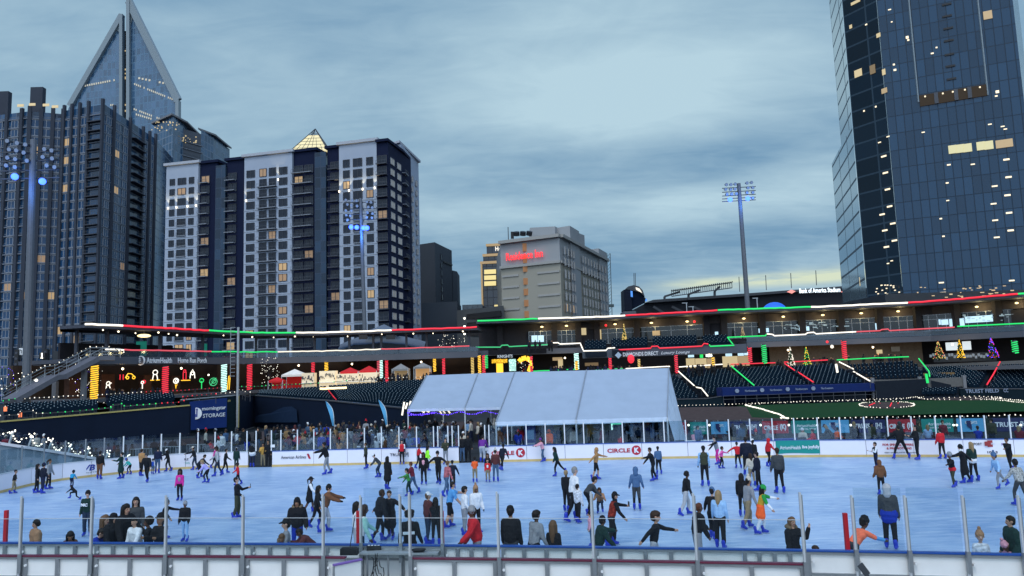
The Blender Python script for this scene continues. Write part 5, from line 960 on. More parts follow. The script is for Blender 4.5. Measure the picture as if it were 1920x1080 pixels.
fig(203, 721, 96, (('eW', [circ(0, .2, .35), [(-.3, -.2), (-.4, -.8)], [(.2, -.2), (.4, -.7)], [(.1, 0), (.6, .3)]]),), 'small white light figure near the yellow lit column'); fig(267, 722, 97, (('eW', [[(0, -.7), (0, .3)], circ(0, .5, .25)]), ('eR', [circ(.3, .6, .3)])), 'white and red light figure by the brick pier'); fig(330, 716, 100, (('eW', [circ(0, .2, .5), circ(.1, .2, .25)]), ('eY', [[(-.1, -.5), (0, -1.3), (.2, -.5)]])), 'round white light figure with a yellow tail'); fig(348, 703, 104, (('eR', [[(-.5, -.9), (-.5, .5), (.1, .6), (.1, -.9), (-.5, -.9)], circ(-.2, .8, .25)]), ('eY', [[(-.9, -1.1), (1, -1.1)]])), 'red light figure on a yellow base left of the mint column')
fig(361, 702, 104, (('eW', [[(-.5, -.8), (-.4, .3), (0, 1), (.4, .3), (.5, -.8)], circ(0, .2, .3)]),), 'white pointed light figure left of the mint column'); fig(378, 719, 102, (('eG', [[(0, -1.1), (0, .5)], circ(0, .6, .4)]),), 'green light figure left of the mint column'); fig(428, 716, 106, (('eY', [[(-.2, -1.6), (.1, 1.2), (.4, 1.3), (.2, -1.6)]]),), 'slim yellow light figure beside the mint column')
fig(400, 716, 106, (('eGd', [circ(0, 0, .8), circ(.1, .1, .4), [(-.6, -.7), (.6, .8)]]),), 'dim green wreath of lights under the porch'); fig(391, 703, 108, (('eBulb', [circ(0, 0, .1)]),), 'single bright lamp under the porch')
# canopies and food booths
def canopy(px0, px1, py0, py1, D, m, lab, wall=None, h=None):
    a = P(px0, py1, D); b = P(px1, py1, D); pk = P((px0+px1)/2, py0, D+1.2); w = b[0]-a[0]; z0 = 3.6; t = thing('canopy_tent', lab, 'tent', (a[0], a[1], z0), 'pop up canopies on the concourse'); q = MB(); B = [(a[0], D, a[2]), (b[0], D, a[2]), (b[0], D+w*.8, a[2]), (a[0], D+w*.8, a[2])]; pk = ((a[0]+b[0])/2, D+w*.4, pk[2])
    for i in range(4): q.face([B[i], B[(i+1) % 4], pk]); p, r = B[i], B[(i+1) % 4]; q.face([p, (p[0], p[1], p[2]-.3), (r[0], r[1], r[2]-.3), r])
    q.build('canopy', m, t)
    for x, y, z in B: MB().beam((x, y, z0-.1), (x, y, z), .07, .07).build('leg', M['alu'], t)
    if wall: MB().box(((a[0]+b[0])/2, D+w*.75, (z0+a[2])/2), (w*.96, .05, a[2]-z0)).build('side_wall', wall, t)
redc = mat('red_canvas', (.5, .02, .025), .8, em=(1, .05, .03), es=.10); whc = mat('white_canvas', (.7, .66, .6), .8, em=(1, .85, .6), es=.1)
canopy(528, 568, 692, 703, 112, whc, 'white peaked canopy with red side walls left of the booths', redc); canopy(503, 530, 707, 714, 111, redc, 'low red canopy beside the white peaked canopy', redc)
canopy(637, 671, 689, 698, 113, redc, 'left red canopy over the lit food booth', mat('booth_back', (.5, .4, .25), em=(1, .72, .4), es=.45)); canopy(673, 706, 686, 696, 113, redc, 'right red canopy over the lit food booth', mat('booth_back', (.5, .4, .25)))
canopy(735, 765, 682, 692, 115, mat('dim_canvas', (.25, .24, .23)), 'dim grey canopy right of the booths', mat('booth_dim', (.3, .22, .12), em=(1, .7, .35), es=.18)); canopy(776, 806, 680, 688, 115, mat('dim_canvas', (.25, .24, .23)), 'dim canopy with an orange lit stall', mat('booth_orange', (.4, .2, .08), em=(1, .55, .22), es=.4))
for px0, px1, y0, y1, e, lab in ((598, 628, 695, 724, .55, 'cream lit stall left of the booths'), (630, 672, 700, 714, .5, 'lit white counter of the left booth'), (673, 707, 698, 710, .5, 'lit white counter of the right booth'), (565, 588, 699, 716, .35, 'pale lit kiosk right of the white canopy')):
    D = 111.5; a = P(px0, y1, D); b = P(px1, y0, D); t = thing('food_booth', lab, 'booth', ((a[0]+b[0])/2, D, 3.5), 'lit food booths on the concourse'); MB().box(((a[0]+b[0])/2, D+1, (3.5+b[2])/2), (b[0]-a[0], 1.6, b[2]-3.5)).build('body', mat('booth_lit%d' % int(e*100), (.6, .52, .4), em=(1, .78, .45), es=e), t); q = MB()
    for i in range(14): q.box((a[0]+(b[0]-a[0])*(i+.5)/14, D+.13, rnd.uniform(4.6, b[2]-.3)), ((b[0]-a[0])*rnd.uniform(.02, .07), .08, rnd.uniform(.15, .6)), 0)
    q.build('goods', M['dconc'], t); MB().box(((a[0]+b[0])/2, D-.1, 4.45), (b[0]-a[0], .5, .06)).build('counter', M['white'], t)
light_string([(*G(600, 722, 4.4)[:2], 4.0)]*1+[(G(600, 722, 4.4)[0]+3, G(600, 722, 4.4)[1], 4.0)], M['eWarm'], 'warm strip light at the foot of the cream stall', .12, .5)
# white roof tent on the deck behind
a = P(636, 640, 135); t = thing('roof_tent', 'large white peaked tent on the deck behind the left grandstand roof', 'tent', (a[0], a[1], 8.5)); q = MB(); pr_ = [P(x, y, 135) for x, y in ((636, 645), (668, 632), (690, 631), (716, 628), (760, 631), (797, 640))]
for p, r in zip(pr_[:-1], pr_[1:]): q.face([(p[0], 133, p[2]-1.5), (r[0], 133, r[2]-1.5), (r[0], 136, r[2]), (p[0], 136, p[2])]); q.face([(p[0], 139, p[2]-1.5), (p[0], 136, p[2]), (r[0], 136, r[2]), (r[0], 139, r[2]-1.5)]); q.face([(p[0], 133, 9), (r[0], 133, 9), (r[0], 133, r[2]-1.5), (p[0], 133, p[2]-1.5)])
q.build('canvas', mat('pale_canvas', (.12, .14, .17)), t); b = P(720, 610, 137); q = MB(); B = [(b[0]-3, 134, b[2]-1.3), (b[0]+3, 134, b[2]-1.3), (b[0]+3, 140, b[2]-1.3), (b[0]-3, 140, b[2]-1.3)]
for i in range(4): q.face([B[i], B[(i+1) % 4], (b[0], 137, b[2]+.2)])
q.build('peak', mat('pale_canvas', (.12, .14, .17)), t)
for px in (681, 732): p = P(px, 632, 121); MB().box(p, (1.3, .6, .7)).build('loudspeaker', M['black'], None, 'black box loudspeaker hanging under the stand roof, %s' % ('left of the pair' if px < 700 else 'right of the pair'), 'loudspeaker')
# ---- outfield walls and seats on the left
def pwall(pts, lab, m, z0=-.5, th=.4, cap=None, name='outfield_wall'):
    w = [P(*p) for p in pts]; t = thing(name, lab, 'wall', (w[0][0], w[0][1], z0)); q = MB(); c = MB()
    for a, b in zip(w[:-1], w[1:]):
        A = (a[0], a[1]+th); B = (b[0], b[1]+th)
        q.face([(a[0], a[1], z0), (b[0], b[1], z0), b, a]); q.face([a, b, (*B, b[2]), (*A, a[2])]); q.face([(*B, z0), (*A, z0), (*A, a[2]), (*B, b[2])])
        if cap: c.beam((a[0], a[1]+.1, a[2]+.06), (b[0], b[1]+.1, b[2]+.06), .35, .12)
    for e in (w[0], w[-1]): q.face([(e[0], e[1], z0), e, (e[0], e[1]+th, e[2]), (e[0], e[1]+th, z0)])
    q.build('padding', m, t)
    if cap: c.build('cap', M[cap], t)
    return t, w
pwall([(-160, 806, 64), (0, 792, 66), (180, 776.5, 70), (355, 761, 74)], 'long dark navy outfield wall with a yellow cap at the left', M['navywall'], cap='yellowcap')
tS, wS = pwall([(338, 751, 79), (447, 741.5, 84)], 'outfield wall section with the blue storage sign', M['greenwall'], cap='steel')
q = MB(); a, b = P(357, 751.5, 79.3), P(427, 744, 82.6); q.face([(a[0], a[1]-.2, .15), (b[0], b[1]-.2, .15), (b[0], b[1]-.2, b[2]-.1), (a[0], a[1]-.2, a[2]-.1)]); sg = q.build('sign_panel', mat('signblue', (.012, .035, .16), var=.08), tS)
def on(a, b, u, d=.0): return (a[0]+(b[0]-a[0])*u, a[1]+(b[1]-a[1])*u-d)
text('morningstar', on(a, b, .33, .22), on(a, b, .97, .22), 2.25, .5, M['letter'], tS, .012, .03); text('STORAGE', on(a, b, .35, .22), on(a, b, .95, .22), 1.55, .42, M['letter'], tS, .012, .03)
c = on(a, b, .18, .25); MB().tube([(c[0], c[1]-.03, 1.85), (c[0], c[1]+.03, 1.85)], .62, 20).build('sign_disc', M['letter'], tS); q = MB(); q.box((c[0]+.1, c[1]-.05, 1.85), (.12, .03, .7)); q.box((c[0]-.15, c[1]-.05, 1.65), (.3, .03, .3)); q.ball((c[0]+.1, c[1]-.05, 2.3), .1, 8); q.build('sign_figure', M['royal'], tS)
text('310', on(a, b, 1.03, .3), on(a, b, 1.1, .3), 3.0, .22, M['yellowcap'], tS)
p = P(447, 741, 83.6); t = thing('foul_pole', 'tall narrow grey foul pole with a mesh ladder and lettering', 'pole', (p[0], p[1], 0)); zt = Z(438, 614, p[1]); MB().box((p[0]-.0, p[1]-.2, zt/2), (.22, .2, zt)).build('pole', M['steel'], t); q = MB(); x2 = P(438.5, 660, p[1])[0]
for i in range(14): z = Z(440, 614+i*7, p[1]); q.box((x2-.05, p[1]-.2, z), (.55, .05, .05))
q.box((x2-.3, p[1]-.2, (zt+Z(440, 708, p[1]))/2), (.05, .05, zt-Z(440, 708, p[1]))); q.build('mesh_screen', M['steel'], t)
pwall([(447.5, 741, 84.5), (475, 742, 92), (620, 752.5, 82), (745, 765, 71), (800, 770, 67)], 'long dark navy field wall below the seating left of the tent', M['navywall'], cap='darksteel')
q = MB(); a = P(467, 800, 83); q.face([P(x, y, 91.2-(x-475)*.069) for x, y in [(478, 792), (479, 781), (488, 777), (507, 775), (520, 768), (533, 763), (547, 762), (556, 768), (558, 792)]]); q.build('wall_graphic', mat('graphic', (.010, .024, .055)), None, 'faint dark blue car shaped graphic on the navy field wall', 'banner')
MB().beam(P(447.5, 742, 83.4), (P(447.5, 742, 83.4)[0], 83.4, 0), .12, .12).build('wall_post', M['yellowcap'], None, 'yellow vertical post at the end of the storage sign wall', 'post')
seat_pos = []
def section(fl, fr, br, bl, rows, lab, zbase=-.5, sp=.55):
    fl, fr, br, bl = [Vector(P(*p)) for p in (fl, fr, br, bl)]; t = thing('seating_bank', lab, 'seating bank', (fl.x, fl.y, 0)); q = MB()
    for r_ in range(rows):
        u0, u1 = r_/rows, (r_+1)/rows; a = fl+(bl-fl)*u0; b = fr+(br-fr)*u0; c = fr+(br-fr)*u1; d = fl+(bl-fl)*u1; za, zb = a.z-.45, b.z-.45
        q.face([(a.x, a.y, za-.35), (b.x, b.y, zb-.35), (b.x, b.y, zb), (a.x, a.y, za)]); q.face([(a.x, a.y, za), (b.x, b.y, zb), (c.x, c.y, zb), (d.x, d.y, za)])
        n = int((b-a).length/sp); dr = (b-a).normalized(); ang = math.atan2(dr.y, dr.x); nv = Vector((-dr.y, dr.x, 0))
        for i in range(n):
            u = (i+.25+.5*(r_%2))/n; p = a+(b-a)*u+nv*.5; seat_pos.append((p.x, p.y, p.z-.45, ang, lab))
    for e0, e1 in ((fl, bl), (fr, br)): q.face([(e0.x, e0.y, zbase), (e1.x, e1.y, zbase), (e1.x, e1.y, e1.z-.5), (e0.x, e0.y, e0.z-.8)])
    q.face([(fl.x, fl.y, zbase), (fr.x, fr.y, zbase), (fr.x, fr.y, fr.z-.8), (fl.x, fl.y, fl.z-.8)]); q.build('steps', mat('step_conc', (.012, .017, .026), .9), t); return t
section((8, 778, 69), (183, 765, 73), (180, 753, 82), (10, 760, 79), 7, 'bank of dark green seats above the left outfield wall')
section((205, 759.5, 74), (330, 750, 78), (322, 740, 86), (205, 745, 84), 6, 'bank of dark green seats left of the storage sign')
section((476, 741.5, 93), (612, 751, 83.5), (603, 727, 101), (480, 735, 106), 12, 'bank of dark green seats right of the foul pole')
section((624, 752.5, 82.5), (800, 769, 68), (812, 712, 104), (616, 726, 102), 19, 'large bank of dark green seats left of the tents')
for c, lab in ((((1215, 752, 101), (1312, 748, 100), (1266, 703, 112), (1200, 706, 113)), 'dark seat bank just right of the tent'), (((1328, 741, 100), (1416, 731, 98), (1364, 693, 112), (1278, 699, 113)), 'dark seat bank between the white and the green lit aisles'), (((1414, 728, 98), (1516, 723, 96), (1463, 687, 110), (1377, 693, 111)), 'dark seat bank between the green and the red lit aisles'), (((1524, 723, 96), (1622, 719, 94), (1563, 683, 108), (1474, 688, 109)), 'dark seat bank between the red and the second white lit aisles'), (((1640, 709, 96), (1738, 704, 94), (1713, 675, 104), (1576, 683, 107)), 'dark seat bank above the field suite'), (((1745, 707, 93), (1838, 727, 88), (1861, 686, 100), (1733, 691, 103)), 'dark seat bank between the second green and second red lit aisles'), (((1858, 729, 88), (2010, 727, 85), (2010, 682, 96), (1886, 685, 99)), 'dark seat bank at the right edge'), (((1733, 738, 92), (1797, 737, 91), (1797, 727, 94), (1733, 728, 95)), 'small seat bank in front of the field suite')):
    c = tuple((x, y, (106.5-(x-1260)*.009 if k < 2 else 116-(x-1260)*.0155)+(3 if 'small' in lab else 0)*(-1 if k < 2 else -2)) for k, (x, y, d) in enumerate(c)); section(*c, 17 if c[1][1]-c[2][1] > 30 and 'small' not in lab else 5, lab)
for c, lab in ((((1097, 655, 121), (1137, 654, 121), (1137, 638, 125.5), (1097, 638, 126)), 'upper dark seats right of the white lit corner'), (((1147, 651, 120.5), (1214, 649, 120), (1214, 632, 124.5), (1147, 635, 125)), 'second bank of upper dark seats'), (((1226, 650, 119.5), (1308, 645, 119), (1305, 628, 123), (1224, 632, 124)), 'third bank of upper dark seats'), (((1320, 644, 118.5), (1372, 643, 118), (1362, 628, 122), (1318, 629, 122.5)), 'rightmost bank of upper dark seats')): section(*c, 6, lab, 7.2, .6)
def seat_mesh(q, x=0, y=0, z=0, ang=0):
    ca, sa = math.cos(ang), math.sin(ang); f = lambda u, v, w: (x+u*ca-v*sa, y+u*sa+v*ca, z+w)
    q.box(f(0, .18, .56), (.44, .05, .46), ang); q.box(f(0, 0, .36), (.42, .36, .06), ang); q.box(f(0, .05, .17), (.06, .2, .34), ang); q.box(f(0, .15, .775), (.09, .012, .05), ang, 1)  # the last pale tab paints a glint of light on each seat back
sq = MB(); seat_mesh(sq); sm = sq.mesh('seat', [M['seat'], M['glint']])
seat_pos.sort(key=lambda s: math.hypot(s[0], s[1])); 
def vis(s):
    x, y = proj((s[0], s[1], s[2]+.5)); return 0 < x < 1920 and not (765 < x < 1262 and y > 690)
near_s = [s for s in seat_pos if vis(s)][:300]; nid = set(id(s) for s in near_s)
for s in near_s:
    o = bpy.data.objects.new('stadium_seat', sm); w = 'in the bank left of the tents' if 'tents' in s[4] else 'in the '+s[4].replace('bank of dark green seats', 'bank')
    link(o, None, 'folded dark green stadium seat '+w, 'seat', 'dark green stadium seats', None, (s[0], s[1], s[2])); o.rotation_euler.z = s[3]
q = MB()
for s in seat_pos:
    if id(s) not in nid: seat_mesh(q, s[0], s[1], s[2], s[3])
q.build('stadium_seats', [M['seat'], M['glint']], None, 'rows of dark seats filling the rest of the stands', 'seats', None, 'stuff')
# rails with light strings on the left stands
def Ps(l, D): return [P(x, y, D if not callable(D) else D(x)) for x, y in l]
DL = lambda x: 66+x/355*8.5
def rail(l, D, lab, par=None, h=1.0):
    p = Ps(l, D); t = thing('railing', lab, 'railing', (p[0][0], p[0][1], p[0][2]-h), 'railings of the stands'); q = MB()
    for a, b in zip(p[:-1], p[1:]): q.beam(a, b, .05, .05); q.beam((a[0], a[1], a[2]-h*.5), (b[0], b[1], b[2]-h*.5), .03, .03)
    q.build('rail', M['darksteel'], t); q = MB()
    for a in subdiv(p, 1.6): q.box((a.x, a.y, a.z-h/2), (.05, .05, h))
    q.build('uprights', M['darksteel'], t, kind='stuff')
strs = [([(0, 779), (34, 777), (38, 772), (62, 770), (68, 775), (80, 774.5)], DL, 'eW', 'white bulbs on the front rail at the far left'), ([(80, 774.5), (150, 770), (208, 764)], DL, 'eG', 'green bulbs on the front rail above the navy wall'), ([(208, 763), (212, 759), (228, 757), (233, 761), (292, 757)], DL, 'eG', 'second run of green bulbs stepping along the front rail'), ([(293, 757), (335, 754), (345, 751), (349, 747)], DL, 'eR', 'red bulbs ending beside the storage sign'),
 ([(341, 750), (343, 744), (405, 738)], 80, 'eR', 'red bulbs above the storage sign'), ([(406, 738), (440, 735), (448, 731), (455, 731), (460, 734), (469, 735)], 84, 'eW', 'wavy white bulbs at the foot of the foul pole'), ([(6, 751), (28, 748)], 80, 'eG', 'short green run at the left edge'), ([(29, 748), (155, 741)], 82, 'eW', 'white bulbs on the rear rail left of the yellow column'), ([(184, 740), (265, 735)], 87, 'eW', 'white bulbs on the rear rail right of the yellow column'), ([(266, 735), (300, 733)], 90, 'eR', 'short red run on the rear rail'), ([(317, 733), (415, 727)], 93, 'eR', 'long red run on the rear rail below the porch'), ([(445, 725), (470, 724.5), (597, 718)], 103, 'eG', 'green bulbs on the rear rail right of the foul pole'), ([(626, 716), (650, 713.5)], 104, 'eG', 'short green run by the cream stall'), ([(652, 713.5), (763, 707)], 105, 'eW', 'white bulbs along the booths'), ([(780, 707), (812, 706)], 105, 'eW', 'short white run left of the second tent'),
 ([(10, 762), (30, 768)], 75, 'eWd', 'thin white run down the left aisle'), ([(183, 753), (195, 755), (208, 762)], 77, 'eW', 'short white run at the aisle by the yellow column'), ([(611, 726), (630, 749)], lambda x: 101-(x-611)*.85, 'eR', 'red run sloping down the aisle left of the tent'), ([(610, 727), (611, 734)], 100, 'eR', 'short red drop at the head of the aisle')]
for l, D, m, lab in strs:
    light_string(Ps(l, D), M[m], lab+' of the left stands', .07, .5, .075, 'bulb strings on the left stands')
    if len(l) > 1 and abs(l[-1][0]-l[0][0]) > 60: rail([(x, y+1) for x, y in l], D if callable(D) else D+.1, 'dark railing carrying the %s' % lab)
for px, py in ((38, 778), (10, 767)): a = P(px, py, 68); MB().box(a, (.18, .2, .4)).build('lit_marker', emis('eOr', (1, .25, .1), 1.2), None, 'small orange lit marker at the %s aisle' % ('front' if px > 20 else 'left edge'), 'marker')
# stair at the left
t = thing('stairway', 'long sloping concrete stairway rising from the left edge to the deck', 'stairway', P(25, 748, 84)); st = [P(*p) for p in ((18, 752, 82), (97, 708, 86), (115, 706, 87), (180, 672, 90), (215, 672, 91))]
q = MB()
for a, b in zip(st[:-1], st[1:]): q.beam((a[0], a[1], a[2]), (b[0], b[1], b[2]), 2.6, .55)
q.build('flight', mat('stairc', (.13, .13, .15), .8), t)
for off, nm in ((-1.3, 'front'), (1.3, 'rear')):
    q = MB(); top = [(a[0], a[1]+off, a[2]+1.25) for a in st]
    for a, b in zip(top[:-1], top[1:]): q.beam(a, b, .06, .06); q.beam((a[0], a[1], a[2]-.4), (b[0], b[1], b[2]-.4), .03, .03); q.beam((a[0], a[1], a[2]-.75), (b[0], b[1], b[2]-.75), .03, .03)
    for a in subdiv(top, 1.3): q.box((a.x, a.y, a.z-.6), (.05, .05, 1.2))
    q.build('railing', M['steel'], t)
light_string([(a[0], a[1]-1.35, a[2]+1.38) for a in st]+[P(232, 660, 91)], M['eW'], 'white light string following the rail of the left stairway', .09, .5, .09, 'bulb strings on the left stands')
MB().ball(P(68, 713, 84), .16, 8).build('stair_lamp', M['eBulb'], None, 'bright round lamp on the stairway rail', 'lamp')
for px in (104, 158): a = P(px, 715 if px < 150 else 693, 89); MB().beam((a[0], a[1], -.5), a, .5, .5).build('stair_pier', M['conc'], None, 'concrete pier under the stairway, %s' % ('left' if px < 150 else 'right'), 'pier')
# street corner at the left: traffic signals and one way sign
for px, y0, y1, lab, c in ((33, 655, 690, 'traffic signal head seen from the side left of the light pole', None), (87, 655, 685, 'traffic signal with a green light right of the light pole', 'eG')):
    D = 110; a = P(px, y0, D); b = P(px, y1, D); t = thing('traffic_signal', lab, 'traffic signal', (b[0], D, -.5)); MB().box((a[0], D, (a[2]+b[2])/2), (.6, .5, a[2]-b[2])).build('housing', M['black'], t); MB().beam((a[0]+.3, D+.3, -.5), (a[0]+.3, D+.3, a[2]+.8), .16, .16).build('mast', M['darksteel'], t)
    for i in range(3): z = b[2]+(a[2]-b[2])*(.2+.3*i); MB().tube([(a[0], D-.3, z), (a[0], D-.24, z)], .2, 12).build('lens', emis('eSigG', (.1, 1, .5), 3) if (c and i == 0) else M['dgreenpad'] if 'dgreenpad' in M else dk, t)
a = P(40, 659, 110); t = thing('traffic_sign', 'white no turn sign beside the left traffic signal', 'sign', a); MB().box(a, (.75, .04, 1.0)).build('panel', M['white'], t); q = MB(); q.beam((a[0]+.1, 109.95, a[2]-.3), (a[0]+.1, 109.95, a[2]+.15), .03, .1).beam((a[0]+.1, 109.95, a[2]+.15), (a[0]-.2, 109.95, a[2]+.25), .03, .1); q.build('symbol', M['black'], t)
a = P(80, 667, 109.6); t = thing('walk_signal', 'lit white pedestrian signal near the green traffic light', 'traffic signal', a); MB().box(a, (.9, .3, .9)).build('housing', M['black'], t); q = MB(); q.ball((a[0], a[1]-.2, a[2]+.3), .1, 8).box((a[0], a[1]-.2, a[2]), (.14, .03, .4)).beam((a[0], a[1]-.2, a[2]-.15), (a[0]+.15, a[1]-.2, a[2]-.4), .03, .08).beam((a[0], a[1]-.2, a[2]-.15), (a[0]-.12, a[1]-.2, a[2]-.4), .03, .08); q.build('walking_figure', M['eBulb'], t)
# ---- right grandstand ------------------------------------------------
S2 = thing('right_grandstand', 'long two level grandstand with suites and a light edged roof on the right', 'grandstand', (*roofR[0], 0)); fr = back(roofR, 3)   # facade line under the roof edge
q = MB(); strip(q, roofR, back(roofR, 12), 13.55, 13.95, zb0=13.8, zb1=14.3); q.build('roof', dk, S2)
q = MB(); strip(q, back(roofR, 7), back(roofR, 8), 8.5, 13.6); q.build('suite_wall', conc2, S2)
pR = lambda px, off, z=10: at_px(back(roofR, off), px, z)
q = MB(); strip(q, sub(back(roofR, 0), 1400, 2090, 9), back(sub(back(roofR, 0), 1400, 2090, 9), 8), 8.45, 8.95); strip(q, sub(back(roofR, 0), 898, 1092, 9), back(sub(back(roofR, 0), 898, 1092, 9), 8), 8.2, 8.9); q.build('upper_deck', dk, S2)
q = MB(); strip(q, sub(back(roofR, -.3), 1400, 2090, 9), sub(back(roofR, 0), 1400, 2090, 9), 7.85, 8.7); strip(q, sub(back(roofR, -.3), 898, 1092, 8), sub(back(roofR, 0), 898, 1092, 8), 8.0, 8.9); q.build('fascia', dk2, S2)
q = MB(); strip(q, sub(back(roofR, -5), 1092, 1400, 8, 10), sub(back(roofR, 1), 1092, 1400, 8, 10), 7.0, 8.35); q.build('lower_fascia', dk2, S2)
q = MB(); strip(q, sub(back(roofR, -.2), 1400, 2090, 9), sub(back(roofR, -.1), 1400, 2090, 9), 8.75, 9.6); q.build('glass_railing', M['rglass'], S2)
q = MB(); strip(q, back(roofR, 9), back(roofR, 10), -.5, 8.5); q.build('back_wall', dwall, S2); q = MB(); strip(q, sub(back(roofR, -6), 1200, 2090, 4), sub(back(roofR, 10), 1200, 2090, 4), 3.4, 3.9); strip(q, sub(back(roofR, -3), 898, 1200, 4), sub(back(roofR, 10), 898, 1200, 4), 3.2, 3.6); q.build('concourse_floor', M['dconc'], S2)
lampx = ((1016, 614), (1062, 612), (1153, 609), (1221, 606.5), (1288, 604), (1394, 598.5), (1468, 595), (1542, 592), (1614, 588.6), (1683, 585), (1830, 576.6), (1905, 569.6))
for px in (938, 1040, 1085, 1120, 1195, 1325, 1358, 1430, 1505, 1578, 1650, 1722, 1795, 1872, 1945):
    p = pR(px, 6.4); MB().box((*p, 11.2), (1.0, .9, 5.2)).build('pier', conc2, S2)
q = MB(); strip(q, back(roofR[1:], 6.6), back(roofR[1:], 7.1), 12.3, 13.6); q.build('lintel_wall', mat('lintel', (.09, .075, .075), .85), S2)
n_w = 0
for a, b in ((992, 1036), (1044, 1082), (1124, 1190), (1200, 1320), (1362, 1426), (1434, 1501), (1509, 1574), (1582, 1646), (1654, 1718), (1726, 1791), (1799, 1868), (1876, 1940)):
    A, B = pR(a, 6.8), pR(b, 6.8); L = math.hypot(B[0]-A[0], B[1]-A[1]); w = MB().wall([A, B], 9.6, 12.3, .08).build('suite_window', mat('suiteglass', (.01, .016, .022), .08, var=.3, spec=.6), S2); q = MB(); k = 4
    ang = math.atan2(B[1]-A[1], B[0]-A[0])
    for i in range(k+1): u = i/k; q.box((A[0]+(B[0]-A[0])*u, A[1]+(B[1]-A[1])*u-.08, 10.95), (.09, .08, 2.7), ang)
    for z in (9.65, 11.5, 12.25): q.box(((A[0]+B[0])/2, (A[1]+B[1])/2-.08, z), (L, .07, .07), ang)
    q.build('frame', M['steel'], w)
for px, py in lampx:
    p = pR(px, 5.9, 12.8); z = Z(px, py, p[1]); t = MB(); t.ball((p[0], p[1]-.2, z+.1), .3, 8, 0, (1, .6, .5)); t.build('wall_lamp', M['eWarm'], S2)
    ld = bpy.data.lights.new('wall_lamp_light', 'POINT'); ld.energy = 110; ld.color = (1, .8, .4); ld.shadow_soft_size = .3; lo = bpy.data.objects.new('wall_lamp_light', ld); col.objects.link(lo); lo.location = (p[0], p[1]-.9, z-.2)
for px, py in ((1136, 610), (1302, 603)): p = pR(px, 5.5, 12.8); MB().ball((p[0], p[1], Z(px, py, p[1])), .22, 8).build('red_lamp', M['eRedSign'], S2)
def lit(px0, px1, y0, y1, off, m, name, lab, par=None, cat='screen', grp=None, th=.08):
    A, B = pR(px0, off), pR(px1, off); z1 = Z((px0+px1)/2, y0, (A[1]+B[1])/2); z0 = Z((px0+px1)/2, y1, (A[1]+B[1])/2); return MB().wall([A, B], z0, z1, th).build(name, m, par, lab, cat, grp) if par is None else MB().wall([A, B], z0, z1, th).build(name, m, par)
for px0, px1, y0, y1, lab in ((997, 1008, 629, 641, 'left bright screen in the suite window above the lit letters'), (1009, 1020, 629, 641, 'right bright screen in the suite window above the lit letters'), (1757, 1765, 599, 609, 'first narrow bright screen in the right suites'), (1766, 1779, 599, 609, 'second bright screen in the right suites'), (1781, 1791, 598, 612, 'third bright screen in the right suites'), (1799, 1809, 597, 611, 'fourth bright screen in the right suites'), (1811, 1870, 592, 604, 'long bright screen wall in the right suites'), (1341, 1347, 622, 628, 'small white screen above the last upper seats'), (1357, 1363, 619, 628, 'tall narrow screen at the suite pier'), (1423, 1429, 616, 624, 'pinkish small screen left of a suite pier'), (1436, 1442, 615, 623, 'small screen right of a suite pier'), (1499, 1505, 614, 620, 'small screen in the third suite'), (1511, 1518, 612, 620, 'small bright screen right of the third suite'), (1642, 1647, 606, 618, 'slim bright screen left of a suite pier at the right'), (1652, 1657, 605, 617, 'slim bright screen right of a suite pier at the right')): lit(px0, px1, y0, y1, 6.3, M['eScreen'], 'screen', lab)
lit(1091-0, 1100-0, 615, 628, 6.5, M['eYel'], 'lit_doorway', 'small warm lit doorway of the first upper suite', cat='doorway'); lit(1119, 1128, 618, 636, 6.3, M['eYel'], 'lit_doorway', 'warm lit doorway behind the upper seats', cat='doorway'); lit(1224, 1238, 620, 629, 6.3, M['eWin2'], 'lit_window', 'softly lit suite window behind the upper seats', cat='window')
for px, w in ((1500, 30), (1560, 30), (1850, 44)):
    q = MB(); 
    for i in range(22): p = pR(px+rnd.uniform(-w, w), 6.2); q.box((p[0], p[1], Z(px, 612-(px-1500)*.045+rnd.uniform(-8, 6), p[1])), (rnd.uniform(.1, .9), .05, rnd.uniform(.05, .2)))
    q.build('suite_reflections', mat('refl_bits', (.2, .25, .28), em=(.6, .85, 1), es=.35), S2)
# railing string on the right stand
RS = [('eGd', [(892, 650.5), (900, 651), (938, 651), (941, 647.5), (952, 647), (955, 650), (1030, 646)], 'green'), ('eW', [(1031, 643), (1046, 642.5), (1050, 645), (1088, 643.5), (1094, 658), (1136, 657), (1140, 653), (1153, 652)], 'white'), ('eR', [(1160, 656), (1220, 653), (1222, 649.5), (1233, 649), (1237, 653), (1316, 649), (1320, 644), (1328, 645)], 'red'), ('eG', [(1330, 646), (1332, 649.5), (1376, 647.5), (1364, 632.5), (1435, 629.5), (1437, 626.5)], 'green'), ('eW', [(1438, 626), (1448, 627), (1452, 629.5), (1510, 627), (1514, 624), (1526, 623), (1530, 626), (1605, 622)], 'white'), ('eRd', [(1606, 622), (1650, 620), (1653, 618), (1665, 617), (1668, 620), (1790, 613.5)], 'red'), ('eG', [(1795, 612), (1860, 609), (1925, 606)], 'green')]
for m, l, c in RS:
    pts = []
    for x, y in l: p = pR(x, -5.2 if (y > 640 and 1092 < x < 1380) else -.2, 9); pts.append(P(x, y, p[1]))
    light_string(pts, M[m], '%s light run on the right grandstand rail from column %s' % (c, {892: 'of the lit letters', 1031: 'of the white lit corner', 1160: 'of the jewelry lettering', 1330: 'of the stepped corner', 1438: 'of the left suites', 1606: 'of the middle suites', 1795: 'of the bright screens'}[l[0][0]]), .1, 1.0, wob=.0)
